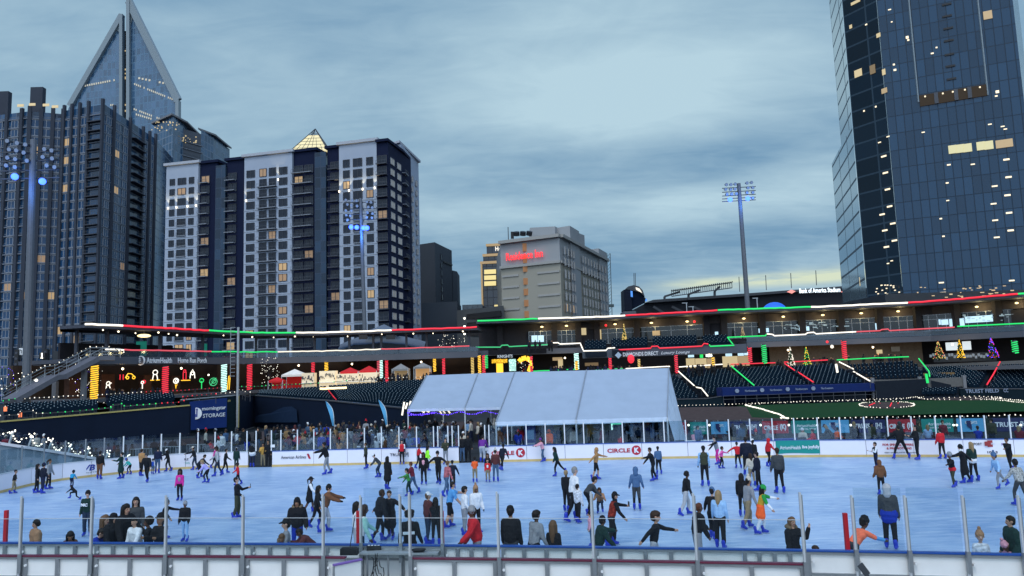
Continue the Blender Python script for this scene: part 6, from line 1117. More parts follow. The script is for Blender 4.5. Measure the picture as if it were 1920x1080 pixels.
seg_str(roofR, ((895, 1008, 'eG', 'left green'), (1009, 1172, 'eW', 'left white'), (1173, 1345, 'eR', 'left red'), (1346, 1520, 'eG', 'middle green'), (1521, 1702, 'eW', 'middle white'), (1703, 1908, 'eR', 'right red'), (1909, 1990, 'eG', 'far right green')), 14.0, what='the roof edge of the right grandstand', r=.14)
def wt2(s, px0, px1, py, h, par, off, **k):
    pp = back(roofR, off); A = at_px(pp, px0, 8); B = at_px(pp, px1, 8); return text(s, A, B, Z((px0+px1)/2, py, (A[1]+B[1])/2), h, M['letter'], par, k.pop('bold', .015), .1, .02, **k)
wt2('DIAMONDS DIRECT', 1168, 1234, 663.5, .62, S2, -5.3); wt2('Luxury Lounge', 1240, 1293, 661.5, .6, S2, -5.3, shear=.4, bold=.0); p = pR(1159, -5.6, 8); z = Z(1159, 666, p[1]); q = MB(); q.face([(p[0]-.55, p[1], z), (p[0], p[1], z-.55), (p[0]+.55, p[1], z), (p[0], p[1], z+.55)]); q.build('diamond_logo', mat('dlogo', (.4, .5, .6)), S2)
wallb = mat('knights_board', (.01, .01, .015)); o = lit(915, 1024, 655, 664, -1, wallb, 'board', 'long black board above the lit letters', cat='sign'); t2 = lit(930, 962, 664.5, 671.5, -1.1, wallb, 'name_board', 'black board with white letters above the lit T', cat='sign'); wt2('KNIGHTS', 933, 961, 668, .5, t2, -1.4)
# letters of light above the tent
def plit(px0, px1, y0, y1, k, lab, D=118, name='light_display', grp=None):
    a = P(px0, y1, D); b = P(px1, y0, D); t = thing(name, lab, 'light display', (a[0], D, a[2]), grp); MB().box(((a[0]+b[0])/2, D+.2, (a[2]+b[2])/2), (b[0]-a[0], .1, b[2]-a[2])).build('panel_backing', mat('backing_'+k, tuple(c*.3 for c in M[k].node_tree.nodes['Principled BSDF'].inputs['Emission Color'].default_value[:3]), em=tuple(M[k].node_tree.nodes['Principled BSDF'].inputs['Emission Color'].default_value[:3]), es=.6), t); q = MB(); w = b[0]-a[0]; h = b[2]-a[2]
    for i in range(int(w*h*14)+8): q.ball((a[0]+w*rnd.random(), D+.1, a[2]+h*rnd.random()), rnd.uniform(.05, .1), 5)
    o = q.build('bulbs', M[k], t); o['kind'] = 'stuff'; return t
t = plit(922, 951, 673, 681, 'eY', 'large yellow bulb covered letter T', name='lit_letter'); a = P(931, 700, 118); b = P(943, 681, 118); MB().box(((a[0]+b[0])/2, 118.15, (a[2]+b[2])/2), (b[0]-a[0], .2, b[2]-a[2])).build('stem', M['eY'], t)
plit(955, 967, 673, 696, 'eMint', 'white mint bulb panel right of the letter T'); t = thing('lit_arch', 'yellow bulb covered arch shape right of the white panel', 'light display', P(985, 700, 118)); q = MB()
aa = [P(x, y, 118) for x, y in ((973, 678), (978, 673), (987, 671), (995, 676), (996, 686), (992, 697))]
for p, r_ in zip(aa[:-1], aa[1:]): q.beam(p, r_, .3, .75)
q.build('arch', M['eY'], t)
trees_lights(984, 684, 1.2, 1.2, 117.5, (('eR', .6), ('eBulb', .4)), 'small tree of red and white bulbs inside the yellow arch', 40)
for px, y0, y1, k, lab, w, D in ((996, 667, 699, 'eR', 'red lit column right of the yellow arch', .5, 118), (1081, 661, 692, 'eMint', 'white lit column above the front tent', .8, 118), (1081, 676, 693, 'eY', 'yellow lights at the foot of the white column', .5, 117), (1144, 670, 692, 'eR', 'red lit column left of the red lantern', .5, 117), (1198, 672, 688, 'eYd', 'sparse gold lit column right of the red lantern', .4, 118), (1268, 664, 699, 'eR', 'red lit column at the right end of the front tent', .5, 114), (1337, 668, 684, 'eY', 'gold lit column beside the lounge screens', .4, 113), (1406, 650, 679, 'eR', 'red lit column left of the green column', .55, 112), (1433, 645, 681, 'eG', 'green lit column at mid concourse', .65, 111), (1583, 638, 673, 'eR', 'red lit column at the right concourse', .6, 108), (1903, 638, 662, 'eG', 'green lit column near the right edge', .6, 99)): wrapped(roofR, px, y0, y1, k, lab, w, 0, D)
a = P(1183, 673, 117); q = MB(); q.ball(a, .55, 10, 0, (1, .8, 1.3)); q.build('lantern', M['eR'], None, 'red glowing lantern shape under the jewelry lettering', 'lamp')
for a in ((1045, 673, 1054, 690, 'eYel', 'tall warm lit doorway right of the arch'), (1035, 670, 1053, 676, 'eWin2', 'lit transom over the doorway right of the arch'), (1095, 680, 1120, 686, 'eDim', 'dim lit shop front left of the red column'), (1284, 672, 1300, 690, 'eYel', 'cream lit lounge bay left'), (1301, 672, 1322, 690, 'eYel', 'cream lit lounge bay with blue screen'), (1323, 672, 1338, 690, 'eWin2', 'orange lit lounge bay'), (1352, 668, 1380, 688, 'eYel', 'right cream lit lounge bay'), (1381, 667, 1402, 686, 'eWin2', 'right warm lounge bay behind blue screens')):
    px0, y0, px1, y1, k, lab = a; lit(px0, px1, y0, y1, 7.5, M[k], 'lit_bay', lab, cat='lit bay', th=.2)
for px0, px1, y0, y1, k, lab in ((1288, 1299, 663, 669, 'eScreen', 'left blue screen over the lounge'), (1321, 1333, 662, 668, 'eScreen', 'second blue screen over the lounge'), (1310, 1316, 662, 670, 'eG', 'green lit sign between the lounge screens'), (1358, 1370, 661, 667, 'eScreen', 'third blue screen over the lounge'), (1381, 1392, 661, 666, 'eScreen', 'fourth blue screen over the lounge'), (1393, 1404, 659, 665, 'eScreen', 'fifth blue screen over the lounge')): lit(px0, px1, y0+1, y1+1, -.5, M[k], 'screen', lab)
pl_ = MB().wall([pR(1440, 6), pR(1725, 6)], 3.9, 8.0, .3).build('concourse_wall', mat('tan_wall', (.19, .15, .11), .85, var=.2), None, 'tan back wall of the right concourse', 'wall'); lit(1494, 1527, 648, 669, 5.4, mat('tan_board', (.30, .25, .18)), 'wall_board', 'pale tan board on the right concourse wall', cat='board')
for px, py, w, h, cs, lab in ((1482, 668, .9, 1.7, (('eWd', 1),), 'white lit christmas tree on the concourse'), (1512, 668, 1.0, 1.7, (('eY', .5), ('eG', .5)), 'green and yellow lit christmas tree on the concourse'), (1759, 656, 1.3, 1.5, (('eYd', .8), ('eR', .2)), 'orange lit christmas tree left of the two screens'), (1799, 654, .9, 1.6, (('eY', 1),), 'yellow lit christmas tree before the two screens'), (1859, 652, 1.3, 1.7, (('eR', .45), ('ePurple', .55)), 'red and violet lit christmas tree at the right'), (1392, 622, .6, 1, (('eWin2', 1),), 'tiny lit tree in a suite'), (1170, 622, .6, 1.6, (('eYd', 1),), 'slim gold lit christmas tree in the upper suite')):
    D = 105 if px > 1700 else 113 if py > 640 else 123; w *= .62; h *= .8; c = P(px, py, D); t = thing('christmas_tree', lab, 'christmas tree', (c[0], D, c[2]-h), 'lit christmas trees in the stands'); q = MB()
    for i in range(5): z0 = c[2]-h+h*2*i/5; r0_ = w*(1-i/5.5); q.tube([(c[0], D, z0), (c[0], D, z0+h*.55)], r0_, 9, 0, r0_*.25)
    q.tube([(c[0], D, c[2]-h-.3), (c[0], D, c[2]-h+.1)], .12, 6); q.build('branches', mat('fir', (.01, .04, .015), .9), t)
    for m, f_ in cs:
        q = MB()
        for i in range(int(70*f_)): u = rnd.random()**1.4; a = rnd.uniform(0, 6.28); q.ball((c[0]+w*(1.05-u)*math.cos(a), D-abs(math.sin(a))*w*(1.05-u)-.05, c[2]-h+2*h*u), .07, 5)
        o = q.build('bulbs', M[m], t); o['kind'] = 'stuff'
for px0, px1, y0, y1, lab in ((1770, 1793, 642, 657, 'left bright screen seen from the concourse bar'), (1801, 1817, 640, 656, 'right bright screen seen from the concourse bar')): lit(px0, px1, y0, y1, 4.5, mat('pscreen', (.6, .7, .7), em=(.85, .95, 1), es=.75), 'screen', lab)
lit(1640, 1651, 656, 663, 5, M['eYel'], 'lit_window', 'small yellow lit window on the right concourse', cat='window'); lit(1668, 1684, 650, 659, 5, M['cream_wall'], 'notice_board', 'pale board on the right concourse wall', cat='board')
MB().ball(P(1551, 641, 112), .2, 8).build('red_lamp', M['eRedSign'], None, 'small red lamp on the right concourse', 'lamp'); MB().ball(P(1560, 650, 112), .3, 6).build('wall_lamp', M['eWd'], None, 'small white lamp beside the red column', 'lamp')
# right concourse bar furniture and aisle / rail strings
rs = [([(1117, 694), (1135, 692), (1168, 691)], 'eGd', 'green', 'behind the front tent'), ([(1000, 696), (1085, 692)], 'eG', 'green', 'behind the front tent, left run'), ([(1172, 691), (1256, 687)], 'eW', 'white', 'behind the front tent, right run'), ([(1273, 688), (1355, 683)], 'eW', 'white', 'below the lounge'), ([(1370, 683), (1454, 680)], 'eR', 'red', 'right of the lounge'), ([(1470, 679), (1552, 675)], 'eR', 'red', 'below the christmas trees'), ([(1569, 675), (1640, 671), (1704, 669)], 'eG', 'green', 'at the right concourse')]
for l, m, c, w in rs:
    Dc = lambda x: 116.5-(x-1260)*.0155
    light_string(Ps(l, Dc), M[m], '%s light string on the concourse rail %s' % (c, w), .08, 1, wob=.02); rail([(x, y+.8) for x, y in l], lambda x: Dc(x)+.2, 'concourse rail under the %s light string %s' % (c, w))
al = [([(1268, 700), (1302, 731), (1312, 733), (1324, 748)], 'eW', 'white', 111, 100), ([(1368, 692), (1410, 728)], 'eG', 'green', 110, 98), ([(1467, 687), (1486, 700)], 'eR', 'red upper', 109, 103), ([(1492, 703), (1520, 722)], 'eR', 'red lower', 102, 96), ([(1568, 684), (1600, 700)], 'eW', 'second white upper', 107, 102), ([(1595, 702), (1625, 720)], 'eW', 'second white lower', 102, 94), ([(1716, 678), (1735, 702), (1736, 712)], 'eG', 'second green', 103, 94), ([(1867, 684), (1855, 706), (1842, 727)], 'eR', 'second red', 99, 88)]
for l, m, c, Da, Db in al:
    n = len(l); Da, Db = Da-99+108, Db-88+93.5+(1-(l[0][0]-1260)/620)*3; Da = min(Da, 115.5-(l[0][0]-1260)*.0155); Db = 106-(l[-1][0]-1260)*.009 if 'upper' not in c else 111; pts = [P(x, y-1, Da+(Db-Da)*i/(n-1)) for i, (x, y) in enumerate(l)]; pts = [(a[0], a[1]-1, a[2]+.35) for a in pts]; light_string(pts, M[m], '%s light string down the stair aisle of the lower seats' % c, .09, .8, wob=.0, group='aisle light strings'); q = MB()
    for a in subdiv(pts, 2): q.box((a.x, a.y, a.z-.5), (.06, .06, 1.0))
    q.build('handrail_posts', M['darksteel'], None, 'posts of the handrail under the %s aisle light string' % c, 'handrail')
for px, y in ((1737, 708), (1568, 689)): a = P(px, y, 95 if px > 1700 else 107); light_string([(a[0], a[1], a[2]+.5), (a[0]+.1, a[1], a[2]-.7)], M['eG' if px > 1700 else 'eW'], 'bunched %s lights at the end of an aisle rail' % ('green' if px > 1700 else 'white'), .16, .3, group='aisle light strings')
# dugout
A = [P(1355, 741, 102), P(1500, 733, 102.5), P(1640, 727, 103)]; t = thing('dugout', 'long blue fronted dugout with a railing at the edge of the field', 'dugout', (A[0][0], A[0][1], 0)); q = MB()
xs = [(a[0], a[1]) for a in A]; strip(q, xs, back(xs, 2.5), .95, 2.1); q.build('roof_front', mat('dugblue', (.006, .02, .11), .7), t); q = MB(); strip(q, back(xs, 1.5), back(xs, 1.8), 0, .95); q.build('back_wall', M['navywall'], t); q = MB()
for z in (.55, 1.0): q.wall([(x, y-.3) for x, y in xs], z, z+.06, .05)
for p in subdiv([(x, y, 0) for x, y in xs], 1.5): q.box((p.x, p.y-.3, .5), (.06, .06, 1))
q.build('railing', M['darksteel'], t)
for px in (1383, 1430, 1478, 1526): p0_ = at_px(back(xs, -.1), px, 1.6); p1_ = at_px(back(xs, -.1), px+36, 1.6); text('Northwestern', (p0_[0]+1, p0_[1]-.02), (p1_[0], p1_[1]-.02), 1.62, .3, mat('faded', (.25, .3, .4), var=0), t, .01, .02, .01) ; 
for px in (1380, 1427, 1475, 1523): p0_ = at_px(back(xs, -.15), px+2, 1.6); MB().tube([(p0_[0], p0_[1]-.04, 1.65), (p0_[0], p0_[1]+.02, 1.65)], .3, 6).build('logo', mat('faded', (.25, .3, .4), var=0), t)
# field suite box under seats
B0, B1 = P(1636, 706, 103.5), P(1808, 712, 101.5); t = thing('field_suite', 'open fronted field level suite with warm lights under the seats', 'suite', (B0[0], B0[1], 0)); b0x, b1x = (B0[0], B0[1]), (B1[0], B1[1]); q = MB(); strip(q, [b0x, b1x], back([b0x, b1x], 4), B1[2]-.9, B1[2]+.3); q.build('parapet', mat('suite_conc', (.13, .125, .12), .85), t); q = MB(); strip(q, back([b0x, b1x], 3), back([b0x, b1x], 3.2), 0, 3.2); q.build('back_wall', mat('suite_back', (.12, .08, .04), em=(1, .7, .3), es=.05), t)
for u, w, m in ((.1, 2.2, 'eDim'), (.25, 1.2, 'eWin2'), (.47, 1.2, 'eWin2'), (.66, 1.8, 'eWd')):
    x = b0x[0]+(b1x[0]-b0x[0])*u; y = b0x[1]+(b1x[1]-b0x[1])*u+2.6; MB().box((x, y, 2.2), (w, .1, .35 if m != 'eDim' else 1.2)).build('lit_panel', M[m], t)
for u in (0, .52, 1): x = b0x[0]+(b1x[0]-b0x[0])*u; y = b0x[1]+(b1x[1]-b0x[1])*u; MB().box((x, y+.1, 1.4), (.4, .4, 2.8)).build('column', M['conc'], t)
a = G(1706, 742, 0); t = thing('a_shaped_board', 'white A shaped board standing at the field edge', 'sign', (*a, 0)); q = MB(); q.beam((a[0]-.9, a[1], 0), (a[0]-.2, a[1], 1.3), 1.2, .06).beam((a[0]+.5, a[1], 0), (a[0]-.2, a[1], 1.3), 1.2, .06); q.build('boards', M['white'], t); MB().box((a[0]+1.6, a[1], .6), (1.5, .06, 1.1)).build('notice', M['cream_wall'], None, 'grey notice board beside the white A shaped board', 'sign')
W2 = pwall([(1800, 729, 100), (1858, 729.5, 99), (2040, 731, 96)], 'dark padded field wall with faded white lettering at the right', M['greenwall'], cap='darksteel'); a, b = W2[1][0], W2[1][2]; text('TRUIST FIELD', P(1809, 735, 99.6)[:2], P(1872, 736, 98.6)[:2], .75, .5, mat('faded', (.25, .3, .4), var=0), W2[0], .02, .25)
text('CC', P(1881, 735, 98.5)[:2], P(1890, 736, 98.3)[:2], .75, .5, mat('faded', (.25, .3, .4), var=0), W2[0], .03, .25)
W3 = pwall([(1200, 751, 103.5), (1326, 748, 103), (1357, 743, 102.5)], 'dark green field wall between the tent and the dugout', M['greenwall'], cap='darksteel')
pwall([(1730, 684, 109.4), (1868, 678, 107.3), (1990, 672, 105)], 'grey parapet wall above the right seat banks', mat('suite_conc', (.13, .125, .12), .85), z0=3.5)
lit(1745, 1862, 662, 678, -1, mat('bar_glass', (.03, .035, .04)), 'bar_front', 'glazed bar front with white chairs at the right concourse', cat='bar'); q = MB()
for i in range(24): p = P(1745+i*5, rnd.uniform(665, 672), 107.5); q.box(p, (.3, .1, .4))
q.build('bar_chairs', mat('bar_white', (.35, .36, .36)), None, 'white chairs of the right concourse bar', 'chairs', None, 'stuff')
# distant silhouettes in the concourses: a crowd that reads as one mass
q = MB()
for (px0, px1, y, D, n) in ((195, 270, 733, 93, 20), (285, 305, 731, 95, 5), (735, 765, 704, 112, 10), (785, 812, 703, 112, 7), (1030, 1075, 690, 116, 14), (1100, 1260, 689, 118, 28), (1285, 1350, 687, 114, 13), (1352, 1400, 685, 114, 10), (1440, 1475, 679, 117, 6), (1490, 1565, 674, 116, 10), (1590, 1700, 668, 114.5, 16), (700, 735, 707, 112, 4), (985, 1035, 641, 124, 8)):
    for i in range(n):
        px = rnd.uniform(px0, px1); p = P(px, y-rnd.uniform(0, 4)*115/D, D+rnd.uniform(-1, 1)); m = rnd.choice([0, 0, 0, 0, 1]); q.cap((p[0], p[1], p[2]-.75), .24, (p[0], p[1], p[2]-.3), .2, 7, m); q.ball((p[0], p[1], p[2]), .13, 7, 3 if rnd.random() < .3 else 0); q.tube([(p[0], p[1], p[2]-1.7), (p[0], p[1], p[2]-.7)], .15, 6, m)
q.build('concourse_crowd', [cm('black'), cm('navy'), cm('maroon'), SKM[1]], None, 'dark mass of people along the lit concourses of both grandstands', 'crowd', None, 'stuff')
# ---- floodlight poles ------------------------------------------------
def heads(t, pts, D, r, m, yaw=0):
    for x, y in pts: c = P(x, y, D); MB().tube([(c[0], c[1]-.35*r/.5, c[2]-.12), (c[0], c[1]+.1, c[2]), (c[0], c[1]+.5*r/.5, c[2]+.1)], r, 12, 0, r*.35).build('lamp_head', m, t)
lens = mat('lens_off', (.35, .38, .42), .25, .2, var=.1, scale=5)
def floodpole(pb, pt, D, r, arms, off, on, hr, lab, lit_e=2500, col_=dk):
    top = P(*pt, D); bot = P(*pb, D); t = thing('floodlight_pole', lab, 'floodlight', (bot[0], D, -.5), 'stadium floodlight poles'); MB().tube([(bot[0], D, -.5), (bot[0], D, bot[2]), (top[0], D, top[2])], r, 12, 0, r*.62).build('pole', mat('pole_grey', (.12, .13, .15), .5, .3), t)
    for x0, x1, y0, y1 in arms: MB().beam(P(x0, y0, D+.3), P(x1, y1, D+.3), .14, .14).build('cross_arm', M['darksteel'], t)
    q = None; 
    for x, y in off:
        c = P(x, y, D-.4); b = MB().tube([(c[0], c[1]-.25, c[2]-.08), (c[0], c[1]+.7, c[2]+.12)], hr, 12, 0, hr*.45).build('lamp_head', M['darksteel'], t); o = MB().tube([(c[0], c[1]-.32, c[2]-.1), (c[0], c[1]-.27, c[2]-.09)], hr*.88, 14).build('lens', lens, b)
    for x, y in on:
        c = P(x, y, D-.4); MB().tube([(c[0], c[1]-.25, c[2]-.1), (c[0], c[1]+.7, c[2]+.1)], hr*1.1, 12, 0, hr*.45).build('lamp_head', M['darksteel'], t); MB().ball((c[0], c[1]-.35, c[2]-.1), hr*1.45, 12).build('lit_lens', M['eBlue'], t)
        ld = bpy.data.lights.new('blue_flood', 'POINT'); ld.energy = lit_e; ld.color = (.06, .28, 1); ld.shadow_soft_size = hr; lo = bpy.data.objects.new('blue_flood', ld); col.objects.link(lo); lo.location = (c[0], c[1]-2.2, c[2]-1.2)
floodpole((1402, 578), (1385, 344), 150, .62, [(1354, 1417, y+2.6, y-.8) for y in (350.5, 358, 365, 370.5, 375.5)], [(x, y) for x, y in ((1361.5, 346), (1370, 346), (1378, 345), (1400, 343), (1408.5, 342), (1360, 355), (1369.5, 355), (1377.5, 354), (1402, 352), (1411, 351.5), (1362.5, 364), (1371.5, 363.5), (1380, 363), (1400, 361), (1411, 360.5), (1411, 371))], [(1368, 374), (1401, 372)], .34, 'tall floodlight pole with two blue lamps in front of the sky', 700)
floodpole((50, 700), (63, 262), 85, .56, [(0, 112, y+3, y) for y in (283, 300, 318, 333)], [(16.5, 264), (35, 268), (50.5, 271), (20, 280), (33.5, 282), (47.5, 286), (17, 295.5), (31.5, 298), (53.5, 301), (14.5, 310), (31, 313), (86, 279.5), (99.5, 282), (83, 294), (100.5, 297), (90.5, 310), (105, 313)], [(31.5, 331), (83, 340)], .27, 'tall floodlight pole with two bright blue lamps at the left edge', 600)
floodpole((684, 625), (676, 372), 140, .5, [(645, 705, y, y-1) for y in (380, 392, 402, 412)], [(649, 375), (661, 375.5), (669, 376), (652, 383), (659.5, 385), (670, 386), (649, 394.5), (659.5, 395), (650, 403), (657.5, 404), (652, 412), (688.5, 378), (696, 379), (691, 388), (698.5, 389), (689.5, 398), (699, 400), (688.5, 407), (698, 408)], [(659, 425.5), (669.5, 426), (682, 427), (689, 427)], .3, 'floodlight pole with four blue lamps before the white apartment block', 600)

for px, D, e in ((230, 98, 260), (340, 108, 220), (560, 116, 260), (660, 118, 200), (790, 119, 160), (1060, 124, 180), (1180, 122, 120), (1330, 120, 200), (1480, 116, 260), (1640, 114, 220), (1790, 110, 160)):
    x, y = XY(px, 690, D); z_ = 7.2; MB().ball((x, y, z_), .16, 8).build('ceiling_lamp', M['eLamp'], None, 'round warm lamp under the concourse ceiling', 'lamp', 'ceiling lamps of the concourses'); ld = bpy.data.lights.new('ceiling_light', 'POINT'); ld.energy = e; ld.color = (1, .66, .32); ld.shadow_soft_size = .3; lo = bpy.data.objects.new('ceiling_light', ld); col.objects.link(lo); lo.location = (x, y-.4, z_-.5)
# ================================================================== TOWERS BEYOND
def win_tpl(fr, gl, mull=1):
    q = MB(); q.box((0, 0, 0), (1, .12, 1), 0, 1); f = .07
    for x in (-.5, .5): q.box((x, -.04, 0), (f, .2, 1.06), 0, 0)
    for z in (-.5, .5): q.box((0, -.04, z), (1.06, .2, f*.8), 0, 0)
    if mull: q.box((0, -.05, 0), (.05, .16, 1), 0, 0)
    return q
mk('fr_white', (.30, .32, .36), .6, var=0); mk('fr_dark', (.03, .035, .05), .6, var=0); M['wg'] = mat('window_glass', (.007, .014, .028), .12, var=.5, scale=.4, spec=.22); M['wg2'] = mat('window_blue', (.012, .05, .12), .12, var=.4, scale=.3, spec=.25)
emis('w_lit', (1, .66, .33), .34); emis('w_dim', (1, .62, .35), .16); emis('w_curtain', (.8, .8, .75), .12); emis('w_hot', (1, .85, .6), 1.3)
class Bld:
    def __init__(s, label, cat, loc, name='building', group=None): s.t = thing(name, label, cat, loc, group); s.w = []; s.b = []
    def wins(s, A, B, us, zs, w, h, fr='fr_dark', gl='wg', lit=.05, dim=.08, off=.06, skip=0, mull=1):
        L = math.hypot(B[0]-A[0], B[1]-A[1]); dx, dy = (B[0]-A[0])/L, (B[1]-A[1])/L; ang = math.atan2(dy, dx)
        for u in us:
            for z in zs:
                if rnd.random() < skip: continue
                r = rnd.random(); g = 'w_lit' if r < lit else 'w_dim' if r < lit+dim else gl
                s.w.append((A[0]+(B[0]-A[0])*u+dy*off, A[1]+(B[1]-A[1])*u-dx*off, z, ang, w, h, fr, g, mull))
    def balc(s, A, B, us, zs, w, d=1.4, m='rail'):
        L = math.hypot(B[0]-A[0], B[1]-A[1]); dx, dy = (B[0]-A[0])/L, (B[1]-A[1])/L; ang = math.atan2(dy, dx)
        for u in us:
            for z in zs: s.b.append((A[0]+(B[0]-A[0])*u+dy*d/2, A[1]+(B[1]-A[1])*u-dx*d/2, z, ang, w, d, m))
    def done(s):
        gm = lambda g: M.get(g) or _mc[g]; T = {}
        s.w.sort(key=lambda a: a[0]**2+a[1]**2+(a[2]-5)**2); st = {}
        for i, (x, y, z, ang, w, h, fr, g, mu) in enumerate(s.w):
            if i < 100:
                k = (fr, g, mu)
                if k not in T: T[k] = win_tpl(fr, g, mu).mesh('window', [M[fr], gm(g)])
                o = bpy.data.objects.new('window', T[k]); link(o, s.t, world=(x, y, z)); o.scale = (w, 1, h); o.rotation_euler.z = ang
            else:
                q = st.setdefault((fr, g), MB()); q.box((x, y, z), (w, .12, h), ang, 1); ca, sa = math.cos(ang), math.sin(ang)
                for e in (-1, 1): q.box((x+ca*w/2*e+sa*.05, y+sa*w/2*e-ca*.05, z), (.07*w, .2, h), ang, 0); q.box((x+sa*.05, y-ca*.05, z+h/2*e), (w*1.05, .2, .06*h), ang, 0)
                if mu: q.box((x+sa*.06, y-ca*.06, z), (w*.05, .16, h), ang, 0)
        for (fr, g), q in st.items(): o = q.build('windows', [M[fr], gm(g)], s.t, kind='stuff')
        qs = {}
        for i, (x, y, z, ang, w, d, m) in enumerate(sorted(s.b, key=lambda a: a[0]**2+a[1]**2+(a[2]-5)**2)):
            q = MB() if i < 100 else qs.setdefault('x', MB()); q.box((x, y, z), (w, d, .22), ang, 0); ca, sa = math.cos(ang), math.sin(ang)
            f = lambda u, v: (x+ca*u-sa*v, y+sa*u+ca*v)
            q.box((*f(0, -d/2+.04), z+1.1), (w, .06, .08), ang, 1); q.box((*f(0, -d/2+.04), z+.2), (w, .05, .06), ang, 1)
            n = 7
            for k in range(n+1): q.box((*f(-w/2+w*k/n, -d/2+.04), z+.6), (.05, .05, 1.1), ang, 1)
            if i < 100: q.build('balcony', [_mc['balc_slab'] if m != 'dark' else dk, M['darksteel']], s.t)
        for q in qs.values(): q.build('balconies', [_mc['balc_slab'], M['darksteel']], s.t, kind='stuff')
mat('balc_slab', (.25, .27, .31), .8)
def lerp2(a, b, u): return (a[0]+(b[0]-a[0])*u, a[1]+(b[1]-a[1])*u)
def blk(par, name, A, B, depth, z0, z1, m, setb=0, cornice=None, side=None):
    """a block whose front face runs A to B; depth away from the camera"""
    L = math.hypot(B[0]-A[0], B[1]-A[1]); nx, ny = -(B[1]-A[1])/L, (B[0]-A[0])/L; A2 = (A[0]+nx*setb, A[1]+ny*setb); B2 = (B[0]+nx*setb, B[1]+ny*setb)
    q = MB(); q.prism([A2, B2, (B[0]+nx*depth, B[1]+ny*depth), (A[0]+nx*depth, A[1]+ny*depth)], z0, z1, 0); o = q.build(name, m, par)
    if cornice: q = MB(); e = .7; ux, uy = (B[0]-A[0])/L*e, (B[1]-A[1])/L*e; q.prism([(A2[0]-ux-nx*e, A2[1]-uy-ny*e), (B2[0]+ux-nx*e, B2[1]+uy-ny*e), (B[0]+nx*(depth+e)+ux, B[1]+ny*(depth+e)+uy), (A[0]+nx*(depth+e)-ux, A[1]+ny*(depth+e)-uy)], z1+.02, z1+.9); q.build('cornice', cornice, par)
    return o
# -- white and navy apartment block -------------------------------------
wallw = mat('apt_white', (.36, .41, .50), .8, var=.05, scale=.15); walln = mat('apt_navy', (.007, .012, .038), .8, var=.1, scale=.1); glassn = curtain('apt_glass', (.012, .035, .07), (.04, .06, .10), 2.2, 3.45, .12, .15, .4, spec=.25)
D_ = lambda px: 246-(px-307)/(730-307)*20
pX = lambda px, y=560: XY(px, y, D_(px))
AP = Bld('large white and navy apartment block with balconies and lit windows', 'apartment building', (*pX(307), -.5), 'apartment_building'); zA, zB = -.5, 77.5; FH = 3.52; fl = [z0 for z0 in np.arange(2.2, 75.4, FH)]
blk(AP.t, 'core_wall', lerp2(pX(300), pX(305), 1), pX(712), 22, -.5, 73.5, walln, setb=2.2)
secs = ((307, 368, Z(337, 308, 244), wallw), (456, 547, Z(500, 289, 236), wallw), (637, 709, Z(672, 269, 229), wallw)); 
for px0, px1, z1, m in secs: blk(AP.t, 'bay', pX(px0), pX(px1), 8, -.5, z1, m, cornice=mat('cornice', (.42, .44, .49), .8))
for px0, px1, z1, s in ((368.3, 401, Z(384, 303, 241), .9), (420, 455.7, Z(437, 298, 239), .9), (547.3, 590, Z(568, 282, 233), .9), (612, 636.7, Z(624, 275, 230), .9)): blk(AP.t, 'navy_bay', pX(px0), pX(px1), 8, -.5, z1, walln, setb=s, cornice=walln)
for px0, px1, z1 in ((401.2, 419.8, Z(410, 308, 240)), (590.2, 611.8, Z(600, 285, 232))): q = MB(); a, b = pX(px0), pX(px1); q.prism([a, b, (b[0], b[1]+6), (a[0], a[1]+6)], -.5, z1); o = q.build('glass_stair', glassn, AP.t)
c0, c1 = pX(709.3), pX(731); c2 = XY(757, 560, 238); c3 = XY(789, 560, 262)
zc_ = Z(720, 266, 226); zs_ = Z(780, 297, 256); q = MB(); q.prism([c0, c1, c2, (c0[0]+8, c0[1]+20)], -.5, zc_); q.build('corner_tower', walln, AP.t); q = MB(); q.prism([(c2[0]-.2, c2[1]+.3), c3, (c3[0]-14, c3[1]+8), (c2[0]-12, c2[1]+8)], -.5, zs_); q.build('side_wing', wallw, AP.t)
q = MB(); q.prism([(c2[0]-.5, c2[1]-.8), (c3[0]+.9, c3[1]-.4), (c3[0]-14, c3[1]+8), (c2[0]-12, c2[1]+8)], zs_+.05, zs_+.8); q.build('cornice', mat('cornice', (.42, .44, .49), .8), AP.t); q = MB(); q.prism([(c0[0]-.3, c0[1]-.9), (c1[0]+.2, c1[1]-1), (c2[0]+.8, c2[1]-.2), (c0[0]+8, c0[1]+20)], zc_+.05, zc_+.9); q.build('cornice', walln, AP.t)
# floor bands on the white bays
for px0, px1, z1, m in secs:
    q = MB(); a, b = pX(px0), pX(px1)
    for z in fl[:-3]: q.wall([(a[0], a[1]-.06), (b[0], b[1]-.06)], z+1.72, z+1.86, .14)
    q.build('string_course', mat('cornice', (.42, .44, .49), .8), AP.t)
a, b = pX(307), pX(368); AP.wins(a, b, (.2, .8), fl, 1.9, 2.1, lit=.03, dim=.08); AP.wins(a, b, (.5,), fl, 3.1, 2.2, lit=.01, dim=.05); AP.balc(a, b, (.5,), [z-1.2 for z in fl[:-4]], 3.6, .5)
a, b = pX(456), pX(547); AP.wins(a, b, (.14, .82), fl, 2.9, 2.3, lit=.05, dim=.06); AP.wins(a, b, (.4, .6), fl, 2.5, 2.6, lit=.03, dim=.04); AP.balc(a, b, (.5,), [z-1.5 for z in fl[:-1]], 7.0, 1.3)
a, b = pX(637), pX(709); AP.wins(a, b, (.2, .82), fl, 2.2, 2.4, lit=.05, dim=.06); AP.wins(a, b, (.5,), fl, 3.0, 2.5, lit=.03, dim=.05); AP.balc(a, b, (.52,), [z-1.3 for z in fl[:-4]], 3.6, .5)
